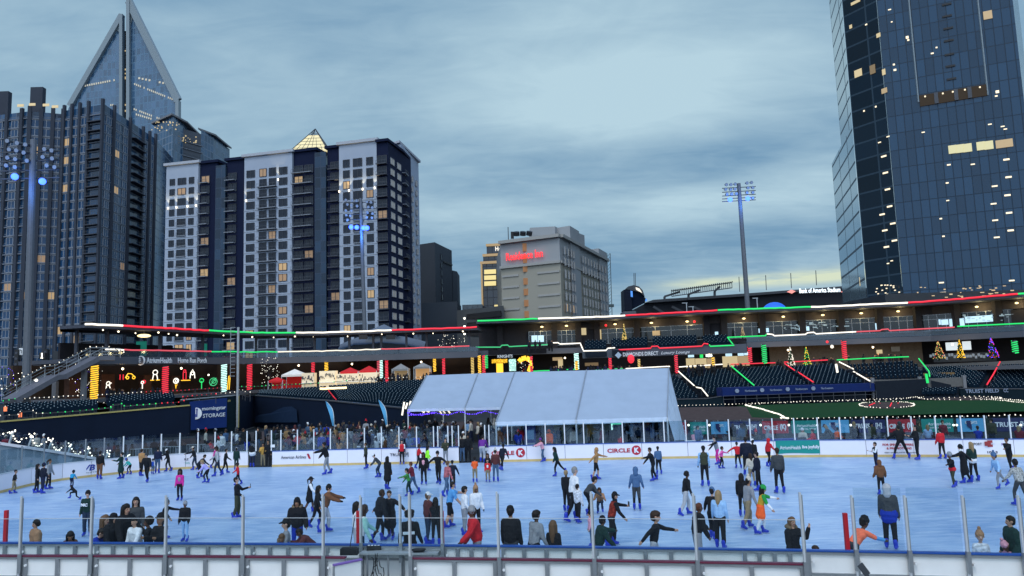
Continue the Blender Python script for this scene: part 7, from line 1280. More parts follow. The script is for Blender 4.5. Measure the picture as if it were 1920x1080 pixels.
for px0, px1, us in ((368, 401, (.35,)), (420, 456, (.3,)), (547, 590, (.25, .7)), (612, 637, (.6,)), (709, 731, (.5,))):
    a, b = pX(px0), pX(px1); AP.wins(a, b, us, fl, 3.0, 2.5, 'fr_dark', 'wg', .04, .06, off=-.78 if px0 < 700 else .1); 
    AP.balc(lerp2(a, b, 0), b, us, [z-1.5 for z in fl], 3.6, 1.2, 'dark')
AP.wins(c1, c2, (.28, .76), fl, 3.2, 2.0, 'fr_white', 'w_curtain', 0, 0, .1); AP.wins(c2, c3, (.3, .55, .8), fl, 1.9, 2.1, 'fr_white', 'w_curtain', .0, 0, .3); AP.balc(c2, c3, (.1,), [z-1.2 for z in fl], 4.5, 1.2, 'dark')
AP.done()
for px, z in ((312, 0), (328, 0), (349, 0), (365, 0), (460, 0), (637.5, 0), (656, 0), (682, 0), (705, 0), (521, 0)):
    p = pX(px); zz = 64 if px != 521 else 70; q = MB(); q.box((p[0], p[1]-.3, zz-.3), (.35, .35, .6)); q.build('facade_uplight', M['eLamp'], AP.t); ld = bpy.data.lights.new('uplight', 'SPOT'); ld.energy = 900; ld.spot_size = R(50); ld.color = (1, .82, .5); ld.shadow_soft_size = .2; lo = bpy.data.objects.new('uplight', ld); col.objects.link(lo); lo.location = (p[0], p[1]-1.1, zz); lo.rotation_euler = (R(180-8), 0, 0)
# glass pyramid on the roof
a = P(546, 280, 240); b = P(612, 280, 236); pk = P(586, 243, 245); w = b[0]-a[0]; z0 = Z(580, 283, 238); t = thing('glass_pyramid', 'glowing glass pyramid with a dark lattice on the apartment roof', 'pyramid', (a[0], 240, z0)); B = [(a[0], 238, z0), (b[0], 238, z0), (b[0], 238+w, z0), (a[0], 238+w, z0)]; k = ((a[0]+b[0])/2+.5, 238+w/2, pk[2]); q = MB()
kt = Vector(k)*.86+Vector((k[0], k[1], z0))*.14
for i in range(4):
    p, r_ = Vector(B[i]), Vector(B[(i+1) % 4]); K = Vector(k); p2 = p+(K-p)*.72; r2 = r_+(K-r_)*.72; q.face([p, r_, r2, p2])
q.build('lit_glazing', emis('pyr', (1, .88, .5), .7), t); q = MB()
for i in range(4):
    p, r_ = Vector(B[i]), Vector(B[(i+1) % 4]); K = Vector(k); q.beam(p, K, .25, .25)
    for j in range(1, 7): u = j/7; q.beam(p+(K-p)*u, r_+(K-r_)*u, .14, .14); q.beam(p+(r_-p)*u+Vector((0, -.05, 0)), r_+(K-r_)*(1-u)*1.0 if False else p+(K-p)*u*0+(r_-p)*u+(K-(p+(r_-p)*u))*(1-abs(2*u-1))*.98, .12, .12)
q.build('lattice', M['darksteel'], t)
# -- left residential towers (stone piers, blue glass) --------------------
stone = mat('pier_stone', (.048, .056, .075), .85, var=.1, scale=.2); blueg = curtain('blue_glass', (.018, .058, .125), (.12, .15, .20), 3.2, 3.3, .13, .1, .5, spec=.35)
def ptower(lab, pts, z1, piers, lowz=0, z0=-.5, bal=(), extra=1.8, cx=None, cols_=()):
    """pts: ground corners left to right along the visible faces; piers: list of (face index, fractions)"""
    T = Bld(lab, 'apartment tower', (*pts[0], z0), 'apartment_tower'); back_ = [(p[0]-6, p[1]+30) for p in (pts[-1], pts[0])]; q = MB(); q.prism(list(pts)+back_, z0, z1); q.build('glazed_body', blueg, T.t)
    for fi, us, w in piers:
        A, B = pts[fi], pts[fi+1]; L = math.hypot(B[0]-A[0], B[1]-A[1]); dx, dy = (B[0]-A[0])/L, (B[1]-A[1])/L
        for u in us: q = MB(); c = (A[0]+(B[0]-A[0])*u+dy*.4, A[1]+(B[1]-A[1])*u-dx*.4); hh = z1+extra*rnd.choice([.7, 1]); q.box((*c, (z0+hh)/2), (w*.55, .9, hh-z0), math.atan2(dy, dx)); q.build('pier', stone, T.t)
    q = MB(); [q.wall([(p[0], p[1]-.25) for p in pts], z, z+.45, .3) for z in np.arange(2.2, z1-1, 3.3)]; q.build('spandrels', mat('spandrel', (.15, .17, .21), .7), T.t, kind='stuff')
    for fi, us in cols_:
        A, B = pts[fi], pts[fi+1]; zs = np.arange(4, z1-2, 3.3); T.wins(A, B, us, zs, 2.9, 2.6, 'fr_white', 'wg2', .025, .03, .12)
    for fi, us, w, d in bal: T.balc(pts[fi], pts[fi+1], us, np.arange(3, z1-4, 3.3), w, d, 'dark')
    T.done(); return T
L0 = [XY(-40, 560, 262), XY(40, 560, 258), XY(108, 560, 262)]; ptower('dark stone tower with vertical piers at the far left edge', L0, 104, [(0, (.15, .5, .85), 2.2), (1, (.02, .35, .68, .97), 2.2)], cols_=[(0, (.3, .68)), (1, (.18, .5, .83))])
L1 = [XY(108, 560, 252), XY(184, 560, 247), XY(284, 560, 285)]; ptower('dark stone and blue glass tower with rounded balconies behind the left light pole', L1, 101.5, [(0, (.02, .22, .42, .64, .99), 1.6), (1, (.16, .46, .72, .86, .99), 1.7)], bal=[(0, (.82,), 5.5, 1.6), (1, (.59,), 9, 2.2)], cols_=[(0, (.12, .32, .53)), (1, (.08, .24, .39, .79, .92))])
for px, y in ((8, 173), (72, 165)): c = P(px, y, 262); MB().box((c[0], 262, (c[2]+101)/2), (4.5, 2, c[2]-101)).build('roof_fin', stone, None, 'tall stone fin rising above the left tower roof, %s' % ('at its left end' if px < 20 else 'in its middle'), 'roof fin')
for px, y in ((35, 196), (83, 195), (100, 198), (57, 194)): c = P(px, y, 255); q = MB(); q.box((c[0], 256, c[2]), (2.2, .3, .9)); q.build('crown_lamp', M['eYel'], None, 'warm lit roof lamp on the far left tower', 'lamp', 'roof lamps of the far left tower')
# -- slim tower with flat overhanging roof (x 280-400) --------------------
T = Bld('slim blue glass tower with flat overhanging roofs behind the apartment block', 'tower', (*XY(285, 560, 320), -.5), 'glass_tower'); a, b, c, d, e = XY(282, 560, 322), XY(318, 560, 312), XY(338, 560, 322), XY(372, 560, 330), XY(396, 560, 340); g2 = curtain('teal_glass', (.045, .10, .18), (.15, .2, .27), 2.6, 3.3, .22, .12, .3)
z1 = Z(330, 222, 315); q = MB(); q.prism([a, b, c, (c[0]-3, c[1]+20), (a[0], a[1]+20)], -.5, z1); q.build('main_shaft', g2, T.t); q = MB(); q.prism([(a[0]-1, a[1]-1), (b[0], b[1]-1.6), (c[0]+2, c[1]-.6), (c[0], c[1]+20), (a[0]-1, a[1]+20)], z1+.02, z1+.8); q.build('flat_roof', M['conc'], T.t)
z2 = Z(360, 240, 330); q = MB(); q.prism([c, d, (d[0], d[1]+20), (c[0], c[1]+20)], -.5, z2-3); q.build('balcony_wing', mat('wing_conc', (.10, .11, .13), .8), T.t); T.balc(c, d, (.5,), np.arange(20, z2-8, 3.3), 11, .5, 'rail'); z3 = Z(385, 250, 335); q = MB(); q.prism([d, e, (e[0], e[1]+20), (d[0], d[1]+20)], -.5, z3); q.build('end_shaft', g2, T.t); q = MB(); q.prism([(d[0]-1, d[1]-1), (e[0]+1.4, e[1]-1), (e[0]+1, e[1]+20), (d[0], d[1]+20)], z3+.02, z3+.8); q.build('flat_roof', M['conc'], T.t); T.done()
q = MB()
for i in range(26): p = P(rnd.uniform(284, 336), rnd.uniform(226, 246), 311.5); q.ball(p, rnd.uniform(.2, .45), 5)
for i in range(14): p = P(rnd.uniform(340, 370), rnd.uniform(250, 270), 321); q.ball(p, rnd.uniform(.2, .5), 5)
q.build('lit_rooms', M['eYel'], T.t, kind='stuff')
# -- split spire tower ---------------------------------------------------
sg_ = curtain('spire_glass', (.055, .12, .21), (.10, .19, .29), 3.1, 4.6, .35, .1, .28); sframe = mat('spire_frame', (.22, .27, .30), .5); T = thing('spire_tower', 'tall glass office tower splitting into two pointed blades', 'office tower', (*XY(235, 560, 450), -.5))
def blade(out, inn, D0, D1, dep, nm):
    o_ = [P(x, y, D0+(D1-D0)*(x-140)/195) for x, y in out]; q = MB(); n = len(o_)
    u = lambda p: (math.hypot(p[0], p[1]-450)*(1 if p[0] > -240 else -1), p[2])
    q.face(o_, 0, [(p[0]*1.05, p[2]) for p in o_]); bk_ = [(p[0]-21, p[1]+dep, p[2]) for p in o_]; q.face(list(reversed(bk_)), 0, [(p[0], p[2]) for p in reversed(bk_)])
    for i in range(n): a, b = o_[i], o_[(i+1) % n]; c, d = bk_[(i+1) % n], bk_[i]; q.face([b, a, d, c], 0, [(0, b[2]), (0, a[2]), (dep, d[2]), (dep, c[2])])
    q.build(nm, sg_, T); return o_
lo = blade([(128, 204), (218, 44), (229.5, 26), (229.5, 330), (128, 330)], None, 462, 450, 40, 'left_blade'); ro_ = blade([(240.5, 0), (335, 190), (335, 330), (240.5, 330)], None, 462, 440, 40, 'right_blade')
q = MB(); 
def bm(p, r_, D, w=2.4, e=-1.0): a = P(*p, D(p[0])+e); b = P(*r_, D(r_[0])+e); q.beam(a, b, 2.0, w)
Dl = lambda x: 462-12*(x-140)/195; Dr = lambda x: 462-22*(x-140)/195
bm((131, 199), (229, 28), Dl, 3.6); bm((228.6, 28), (228.6, 330), Dl, 3.2); bm((242, 2), (242, 330), Dr, 3.6); bm((241.5, 2), (334, 189), Dr, 4.6); bm((334, 189), (334, 330), Dr, 3.6); q.build('edge_frame', sframe, T)
q = MB(); q.face([P(x, y, Dl(x)-.6) for x, y in ((213, 52), (229, 26), (229, 64), (218, 56))]); q.face([P(x, y, Dr(x)-.6) for x, y in ((241, 0), (256, 30), (250, 28), (241.5, 60))]); q.build('tip_panel', sframe, T)
a = XY(229, 200, 465); b = XY(241, 200, 465); q = MB(); q.prism([a, b, (b[0], b[1]+30), (a[0], a[1]+30)], -.5, Z(235, 58, 465), 0); q.build('core', mat('spire_core', (.025, .03, .04), .5), T)
q = MB()
for y0, y1 in ((93, 97), (127, 132), (136, 140), (143, 151), (194, 199), (205, 210)):
    for k in range(3):
        p = P(231+k*3.6+rnd.uniform(-.5, .5), (y0+y1)/2+rnd.uniform(-1, 1), 463.5); q.box(p, (rnd.uniform(.7, 1.1), .2, (y1-y0)*.22))
q.build('lit_core_rooms', M['eYel'], T, kind='stuff')
q = MB()
for y0, x0, x1, sl, n, Df in ((161, 158, 216, -.19, 14, Dl), (197, 206, 217, 0, 3, Dl), (146, 258, 322, .20, 10, Dr), (157, 251, 328, .40, 22, Dr), (204, 250, 300, .38, 14, Dr), (214, 254, 285, .3, 8, Dr)):
    for k in range(n):
        x = x0+(x1-x0)*(k+.5)/n
        if rnd.random() < .22: continue
        p = P(x, y0+sl*(x-x0), Df(x)-.25); q.box(p, ((x1-x0)/n*.55*.33, .3, 1.2))
q.build('lit_office_windows', mat('office_lit', (.3, .3, .25), em=(1, .93, .75), es=.38, var=0), T, kind='stuff')
# -- dark slab block (x 790-855) and garage --------------------------------
T = Bld('plain dark grey slab building with one column of small openings', 'building', (*XY(792, 560, 300), -.5), 'slab_building'); dg = mat('slab_grey', (.06, .07, .085), .85, var=.06, scale=.1); a, b, c = XY(789, 560, 300), XY(817, 560, 296), XY(849, 560, 318); q = MB(); q.prism([a, b, c, (c[0]-6, c[1]+20), (a[0], a[1]+24)], -.5, Z(812, 455, 297)); q.build('tower', dg, T.t); d = XY(858, 560, 322); q = MB(); q.prism([(c[0]+.1, c[1]-.2), d, (d[0], d[1]+15), (c[0]-2, c[1]+15)], -.5, Z(852, 508, 320)); q.build('tower_step', dg, T.t)
for y in (483, 498, 513, 529, 543, 558): p = lerp2(b, c, .35); T.w.append((p[0]+.2, p[1]-.3, Z(830, y, 305), math.atan2(c[1]-b[1], c[0]-b[0]), 1.3, 2.2, 'fr_dark', 'wg', 0))
q = MB(); p0_, p1_ = lerp2(b, c, .45), lerp2(b, c, .98); q.wall([(p0_[0]+.3, p0_[1]-.4), (p1_[0]+.3, p1_[1]-.4)], Z(835, 491, 305), Z(835, 488, 305), .2); q.build('louvre', M['black'], T.t); T.done()
e_, f_ = XY(792, 600, 270), XY(858, 600, 268); q = MB(); q.prism([e_, f_, (f_[0], f_[1]+20), (e_[0], e_[1]+20)], -.5, Z(830, 566, 268)); q.build('annexe', dg, T.t)
T = Bld('dark grey parking garage with long open decks beside the slab building', 'parking garage', (*XY(860, 600, 240), -.5), 'parking_garage'); a, b = XY(857, 600, 245), XY(945, 600, 232); gz = Z(880, 580, 242); q = MB(); q.prism([a, b, (b[0], b[1]+40), (a[0], a[1]+40)], -.5, gz); q.build('body', mat('garage', (.075, .08, .085), .85), T.t)
q = MB()
for y in (594, 610, 626): 
    z = Z(880, y, 242); q.wall([(a[0]+1, a[1]-.2), (b[0]-1, b[1]-.2)], z-.9, z+.9, .5)
q.build('open_deck', M['black'], T.t); T.done()
for px, y in ((871, 597), (871, 612), (871, 626)): MB().ball(P(px, y, 240), .35, 8).build('garage_lamp', M['eBulb'], T.t)
T = Bld('low flat building with a glazed roof strip behind the garage', 'building', (*XY(870, 600, 290), -.5)); a, b = XY(867, 585, 290), XY(905, 585, 290); q = MB(); q.prism([a, b, (b[0], b[1]+20), (a[0], a[1]+20)], -.5, Z(885, 571, 290)); q.build('body', curtain('low_glass', (.05, .08, .1), (.1, .12, .14), 2, 2, .2), T.t); T.done()
# -- lit hotel partly behind (x 903-940) ----------------------------------
T = Bld('dark glass hotel with gold edging and three bright floors, partly hidden', 'hotel', (*XY(905, 600, 300), -.5), 'hotel'); gold = mat('gold_trim', (.3, .2, .1), .6, em=(1, .7, .35), es=.28)
def piece(x0, x1, y0, D, dep=22):
    a, b = XY(x0, 560, D), XY(x1, 560, D-1); q = MB(); z = Z(x0, y0, D); q.prism([a, b, (b[0], b[1]+dep), (a[0], a[1]+dep)], -.5, z); q.build('shaft', curtain('hotel_glass', (.008, .015, .03), (.03, .035, .05), 2.4, 3.2, .15, .12, .4), T.t); MB().wall([(a[0]-.2, a[1]-.3), (b[0], b[1]-.3)], z-.5, z+.5, .8).build('roof_edge', gold, T.t); return a, b, z
piece(903, 942, 493, 300); piece(908, 945, 479, 303, 18); piece(915, 948, 460, 306, 14); a = XY(904.3, 560, 299.5); MB().box((*a, 24), (.7, .7, 50)).build('edge_light', gold, T.t)
for y in (510, 521, 532): p, r_ = P(908, y, 298.6), P(930, y, 298); MB().wall([p[:2], r_[:2]], p[2]-.9, p[2]+.9, .3).build('lit_floor', emis('hotlit', (1, .82, .35), .8), T.t)
text('Ho', XY(929, 469, 305.5), XY(940, 469, 305.5), Z(934, 469, 305.5), 1.9, M['eWd'], T.t, .03, 3.6); p = P(934, 577, 297); MB().box(p, (3, .5, 2.4)).build('lit_base', emis('hotlit', (1, .82, .35), .8), T.t); T.done()
# -- the beige hotel with the red sign --------------------------------------
T = Bld('beige mid rise hotel with a red lit script sign and rows of pale windows', 'hotel', (*XY(940, 600, 235), -.5), 'hotel'); beige = mat('beige', (.33, .31, .26), .85, var=.04, scale=.1); beige2 = mat('beige_top', (.33, .34, .35), .85, var=.04, scale=.1); trim = mat('beige_trim', (.36, .35, .33), .8)
h0, h1, h2 = XY(941, 560, 238), XY(1053, 560, 228), XY(1139, 560, 285); hz = Z(1045, 446, 229); zm = Z(1045, 492, 229); bkk = [(h2[0]-24, h2[1]+22), (h0[0]-2, h0[1]+32)]
q = MB(); q.prism([h0, h1, h2]+bkk, -.5, zm); q.build('lower_wall', beige, T.t); q = MB(); q.prism([h0, h1, h2]+bkk, zm, hz); q.build('upper_wall', beige2, T.t)
def ring(z, e, hh, m, nm='cornice'): q = MB(); q.wall([(h0[0]-.3, h0[1]-e/2), (h1[0]+.1, h1[1]-e/2)], z, z+hh, e+.4); q.wall([(h1[0]+e/2-.1, h1[1]), (h2[0]+e/2, h2[1])], z, z+hh, e+.4); q.build(nm, m, T.t)
ring(hz, 1.2, 1.0, trim); ring(zm-.3, .5, .8, trim, 'band')
for px0, px1, y0, D, dp in ((994, 1041, 431, 240, 14), (1043, 1069, 436, 246, 12)): a, b = XY(px0, 440, D), XY(px1, 440, D-1); q = MB(); q.prism([a, b, (b[0]+6, b[1]+dp), (a[0], a[1]+dp)], hz-1, Z(px0, y0-4, D)); q.build('penthouse', beige2, T.t)
a, b, c = lerp2(h1, h2, .18), lerp2(h1, h2, .36), 0
q = MB(); q.prism([(a[0]+.4, a[1]-.3), (b[0]+.4, b[1]-.3), (b[0]-9, b[1]+6), (a[0]-9, a[1]+6)], 0, hz+5.5); q.build('raised_bay', beige2, T.t); a, b = lerp2(h1, h2, .80), h2; q = MB(); q.prism([(a[0]+.4, a[1]-.3), (b[0]+.4, b[1]-.3), (b[0]-9, b[1]+6), (a[0]-9, a[1]+6)], 0, hz+3.5); q.build('raised_bay', beige2, T.t)
for k, y in enumerate((463, 503, 527, 547, 568, 589)):
    z = Z(990, y, 233); p = lerp2(h0, h1, .43); 
    if k: MB().box((p[0], p[1]-.1, z), (1.9, .3, 2.1)).build('lit_niche', mat('niche', (.3, .14, .07), em=(1, .5, .2), es=.10), T.t)
for y in (463, 485): z = Z(990, y, 233); p = lerp2(h0, h1, .43); MB().box((p[0]+.1, p[1]-.1, z), (1.9, .3, 2.6)).build('lit_niche', mat('niche', (.3, .14, .07), em=(1, .5, .2), es=.10), T.t)
q = MB()
for y in (518, 539, 560, 581):
    z = Z(960, y, 235); 
    for u0, u1 in ((.02, .3), (.62, .98)): a, b = lerp2(h0, h1, u0), lerp2(h0, h1, u1); q.wall([(a[0], a[1]-.15), (b[0], b[1]-.15)], z, z+.6, .3)
q.build('ledge', trim, T.t)
fz = [Z(1060, y, 231)-1 for y in (464, 485, 508, 529, 550, 571)]; T.wins(h1, h2, (.05, .11, .17, .215, .40, .45, .52, .58, .65, .71, .78, .85, .93), fz, 1.25, 2.5, 'fr_white', 'w_curtain', .02, .0, .75, mull=0); T.done()
a, b = lerp2(h0, h1, .12), lerp2(h0, h1, .74); text('Residence Inn', a, b, Z(990, 478, 233), 2.5, M['eRedSign'], T.t, .0, .9, .1); 
q = MB(); p = P(980, 437, 238)
for k in range(3): q.tube([(p[0]-2+k*2, p[1]-1, p[2]-1), (p[0]-2+k*2.1, p[1]-1.5, p[2]+.2)], 1.0, 10)
q.box((p[0]-3.4, p[1], p[2]-.6), (1, 1, 2.2)); q.build('rooftop_units', M['black'], T.t); p = P(953, 440, 238); MB().beam((p[0], p[1], p[2]-2), (p[0], p[1], p[2]+2.5), .25, .25).build('antenna', M['black'], T.t)
p = P(1141, 475, 330); r_ = P(1143, 590, 330); t = thing('crane_mast', 'thin lattice crane mast right of the beige hotel', 'crane', (r_[0], 330, -.5)); q = MB(); 
for e in (-.7, .7): q.beam((r_[0]+e, 330, -.5), (p[0]+e, 330, p[2]), .3, .3)
for i in range(18): z = r_[2]+(p[2]-r_[2])*i/18; x = r_[0]+(p[0]-r_[0])*i/18; q.beam((x-.7, 330, z), (x+.7, 330, z+1.5), .16, .16)
q.box((r_[0], 330, r_[2]+4), (4, 2, 1.2)); q.build('mast', mat('crane', (.1, .13, .14)), t)
# -- scoreboard and distant stadium -----------------------------------------
def far_poly(par, nm, pts, D, m, th=6): q = MB(); w = [P(x, y, D) for x, y in pts]; w2 = [(a[0], a[1]+th, a[2]) for a in w]; q.face(w); q.face(list(reversed(w2))); n = len(w); [q.face([w[(i+1) % n], w[i], w2[i], w2[(i+1) % n]]) for i in range(n)]; return q.build(nm, m, par)
T = thing('distant_stadium', 'large dark football stadium rising behind the right grandstand', 'stadium', (*XY(1300, 580, 470), -.5)); dks = mat('stad_dark', (.02, .022, .028), .9); far_poly(T, 'bowl', [(1195, 620), (1195, 578), (1215, 566), (1250, 560), (1400, 552), (1585, 540), (1700, 540), (1700, 620)], 470, dks, 60); far_poly(T, 'upper_rim', [(1208, 568), (1225, 562), (1400, 550), (1600, 535), (1600, 539), (1400, 555), (1225, 567)], 467, mat('stad_rim', (.06, .065, .075), .8), 5)
for x0, x1 in ((1225, 1250), (1260, 1290), (1300, 1330)): MB().beam(P(x0, 575, 466), P(x1, 590, 466), 1, 1.4).build('raker_beam', mat('stad_rim', (.06, .065, .075), .8), T)
for i, (px, y) in enumerate(((1387, 547), (1437, 544), (1484, 540), (1531, 535))): MB().beam(P(px, y, 466), P(px-1.5, y-28, 466), .35, .35).build('flag_mast', M['darksteel'], T)
text('Bank of America Stadium', XY(1493, 546, 462), XY(1569, 543, 462), Z(1537, 545.5, 462), 3.0, mat('bofa_sign', (.4, .4, .4), em=(.8, .92, 1), es=1.5, var=0), T, .03, 5)
for px in (1483, 1584): a = P(px, 547, 457); q = MB(); q.face([(a[0]-2.6, a[1], a[2]), (a[0]+.5, a[1], a[2]-1.2), (a[0]+3, a[1], a[2]+.2), (a[0]+.3, a[1], a[2]+1.3)]); q.build('red_emblem', emis('bofa_red', (1, .35, .3), 1.0), T)
t = thing('light_truss', 'long tilted floodlight truss on three arms above the distant stadium', 'floodlight', P(1310, 560, 455)); a0, a1 = P(1259, 546, 455), P(1372, 530, 455); q = MB(); q.beam(a0, a1, 1, .5); up = 3.2; q.beam((a0[0], a0[1], a0[2]-up), (a1[0], a1[1], a1[2]-up), 1, .5)
for i in range(30): u = i/29; x, z = a0[0]+(a1[0]-a0[0])*u, a0[2]+(a1[2]-a0[2])*u; q.box((x, 455, z-up/2), (.25, .6, up)); q.ball((x, 454, z+.4), .5, 6)
q.build('truss', M['darksteel'], t)
for (x0, y0), (x1, y1), (x2, y2) in (((1246, 565), (1246, 556), (1275, 547)), ((1291, 562), (1291, 552), (1312, 544)), ((1340, 556), (1340, 546), (1350, 537))): q = MB(); q.beam(P(x0, y0, 456), P(x1, y1, 456), 1.2, 1.4).beam(P(x1, y1, 456), P(x2, y2, 456), 1.2, 1.2); q.build('support_arm', mat('stad_rim', (.06, .065, .075), .8), t)
T = thing('scoreboard', 'dark curved topped scoreboard with blue and white lit strips', 'scoreboard', P(1190, 580, 330)); far_poly(T, 'face', [(1171, 582), (1170, 543), (1183, 545), (1186, 582)], 330, mat('sb_dark', (.01, .015, .03)), 10); far_poly(T, 'side', [(1186, 580), (1183, 545), (1200, 548), (1211, 560), (1209, 568)], 331, M['navywall'], 8); far_poly(T, 'arched_top', [(1173, 542), (1178, 537), (1188, 534.5), (1198, 537), (1205, 544), (1209, 556), (1200, 548), (1184, 544)], 330, M['darksteel'], 6); far_poly(T, 'blue_strip', [(1182.5, 545), (1186, 546), (1186.5, 557), (1183, 556)], 329, emis('sb_blue', (.1, .35, 1), .9), .5); far_poly(T, 'white_sign', [(1192, 538.5), (1199, 541), (1204, 549), (1193, 543)], 329, M['eWd'], .5); far_poly(T, 'blue_strip', [(1211, 560), (1213, 560), (1213, 565), (1210, 564)], 329, emis('sb_blue', (.1, .35, 1), .9), .5)
for px in (1189, 1191.5): MB().beam(P(px, 536, 331), P(px-.5, 512, 331), .25, .25).build('mast', M['darksteel'], T)
far_poly(thing('rooftop_box', 'small grey box on the roof left of the scoreboard base', 'box', P(1186, 590, 140)), 'box', [(1168, 592), (1169, 584), (1192, 583), (1194, 590)], 140, M['dconc'], 4)
c = P(1452, 578, 175); t = thing('dome_tent', 'small glowing blue dome beyond the right grandstand roof', 'dome', (c[0], c[1], c[2]-2)); q = MB(); q.smooth = True; q.ball((c[0], c[1], c[2]-1), 2.9, 20, 0, (1, 1, .85)); q.build('shell', emis('dome', (.02, .16, .9), .75), t)
for px, y0, y1 in ((1419, 559, 577), (1287, 568, 583), (1299, 575, 583)): a, b = P(px, y1, 150), P(px, y0, 150); t = thing('street_lamp', {1419: 'thin antenna mast beside the blue dome', 1287: 'tall street lamp beyond the right grandstand roof', 1299: 'short street lamp beyond the right grandstand roof'}[px], 'lamp post', (a[0], 150, -.5)); MB().beam((a[0], 150, -.5), b, .16, .16).build('pole', M['steel'], t); q = MB(); q.beam((b[0]-.9, 150, b[2]), (b[0]+.2, 150, b[2]), .2, .14); q.build('arm', M['steel'], t)
# -- the great glass tower on the right -------------------------------------
mg = curtain('main_glass', (.014, .050, .10), (.012, .03, .055), 1.75, 4.15, .10, .08, .22, spec=.3); dg2 = curtain('dark_glass', (.004, .014, .028), (.03, .055, .08), 6, 4.15, .2, .08, .3, spec=.3); lg = curtain('light_glass', (.34, .44, .48), (.07, .1, .13), 14, 4.15, .3, .12, .12, spec=1.0); lg.node_tree.nodes['Principled BSDF'].inputs['Metallic'].default_value = .55  # wing glass base colour raised to carry the bright sky reflection
T = Bld('enormous dark blue glass skyscraper filling the right edge of the picture', 'skyscraper', (*XY(1693, 545, 170), -.5), 'skyscraper')
A = XY(1693, 545, 170); A_ = XY(1689, 545, 172); Bc = XY(1960, 545, 158); S_ = XY(1623, 520, 178); Lf = XY(1577, 520, 214); ZT = 170
def facebox(nm, poly, z0, z1, m): q = MB(); q.prism(poly, z0, z1); return q.build(nm, m, T.t)
facebox('main_shaft', [A, Bc, (Bc[0]+45, Bc[1]+60), (A[0]+30.5, A[1]+60)], -.5, ZT, mg)
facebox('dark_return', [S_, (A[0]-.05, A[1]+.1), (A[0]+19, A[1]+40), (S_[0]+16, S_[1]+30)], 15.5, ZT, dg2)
Lu = XY(1598, 520, 196); zst = Z(1590, 285, 200)
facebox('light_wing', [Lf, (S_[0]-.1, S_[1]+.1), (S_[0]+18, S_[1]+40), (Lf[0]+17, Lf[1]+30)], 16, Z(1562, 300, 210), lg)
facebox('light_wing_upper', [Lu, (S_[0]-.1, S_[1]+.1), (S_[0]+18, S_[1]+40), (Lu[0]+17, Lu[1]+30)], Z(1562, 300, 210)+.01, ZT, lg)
facebox('base_block', [(Lf[0]+.5, Lf[1]-1), (S_[0]-.5, S_[1]-1), (S_[0]+15, S_[1]+30), (Lf[0]+12, Lf[1]+20)], -.5, 16, mat('base_brick', (.10, .08, .065), .8)); 
q = MB(); a, b = (S_[0], S_[1]-.8), (A[0]-1, A[1]+1)
for i in range(6): q.wall([a, b], 3+2.3*i, 3.5+2.3*i, 1.2)
q.build('base_bands', mat('base_band', (.14, .16, .19), .6), T.t); facebox('base_glass', [S_, (A[0]-.5, A[1]+2), (A[0]+6, A[1]+30), (S_[0]+8, S_[1]+30)], -.5, 15.4, dg2)
def onf(P0, P1, px, y, off=.3):      # point on a vertical plane through P0-P1
    n = np.array([P1[1]-P0[1], -(P1[0]-P0[0])]); n = n/np.linalg.norm(n); d = ray(px, y); c = np.array([P0[0]+n[0]*off, P0[1]+n[1]*off]); t_ = (c@n)/(d[:2]@n); return (d[0]*t_, d[1]*t_, CZ+d[2]*t_)
angm = math.atan2(Bc[1]-A[1], Bc[0]-A[0])
def mlit(px, y, w, h, m='w_hot', P0=A, P1=Bc, nm='lit_ceiling_lamp'): p = onf(P0, P1, px, y, .12); MB().box(p, (w*(.72 if m == 'w_hot' else 1), .12, h*(.75 if m == 'w_hot' else 1)), math.atan2(P1[1]-P0[1], P1[0]-P0[0])).build(nm, _mc.get(m) or M[m], T.t)
for px, y, w, h in ((1824, 308, 1.1, .35), (1887, 299, 1.6, .5), (1891, 332, 1.6, .5), (1889, 366, 1.6, .5), (1892, 399, 1.6, .5), (1895, 432, 1.6, .5), (1865, 349, 1.5, .4), (1863, 382, 1.5, .4), (1866, 413, 1.5, .4), (1869, 445, 1.5, .4), (1779, 309, 1, .4), (1776, 343, .8, .4), (1777, 376, .8, .3), (1764, 410, .7, .4), (1769, 443, .7, .4), (1731, 248, .9, .3), (1856, 233, 1, .3), (1880, 237, 1, .3), (1885, 242, .9, .3), (1701, 70, .8, .8), (1703, 75, .6, .5), (1748, 100, .8, .4), (1756, 89, .5, .4), (1676, 121, .6, .5), (1678, 131, .8, .6), (1672, 41, .5, .3), (1668, 18, .9, .3), (1870, 172, .9, .8), (1868, 180, .7, .4), (1765, 530, 1.4, .4), (1800, 555, 1.6, .5), (1768, 549, 1.6, .5), (1897, 526, 1.4, .4)): mlit(px, y, w, h)
for px, y, w, h, m in ((1786, 280, 1.6, 1.9, 'eYel2'), (1800, 278.5, 1.6, 1.9, 'eYel2'), (1814, 277, 1.7, 1.9, 'eYel2'), (1839, 273.5, 1.6, 1.9, 'eYel2'), (1854, 272, 1.7, 1.9, 'eYel2'), (1883, 269, 3.2, 1.8, 'eWin2'), (1852, 28, 1.7, 1.9, 'eWin2')):
    if m == 'eYel2' and m not in M: M[m] = emis('eYel2', (.95, .88, .5), .6)
    mlit(px, y, w, h, m, nm='lit_room')
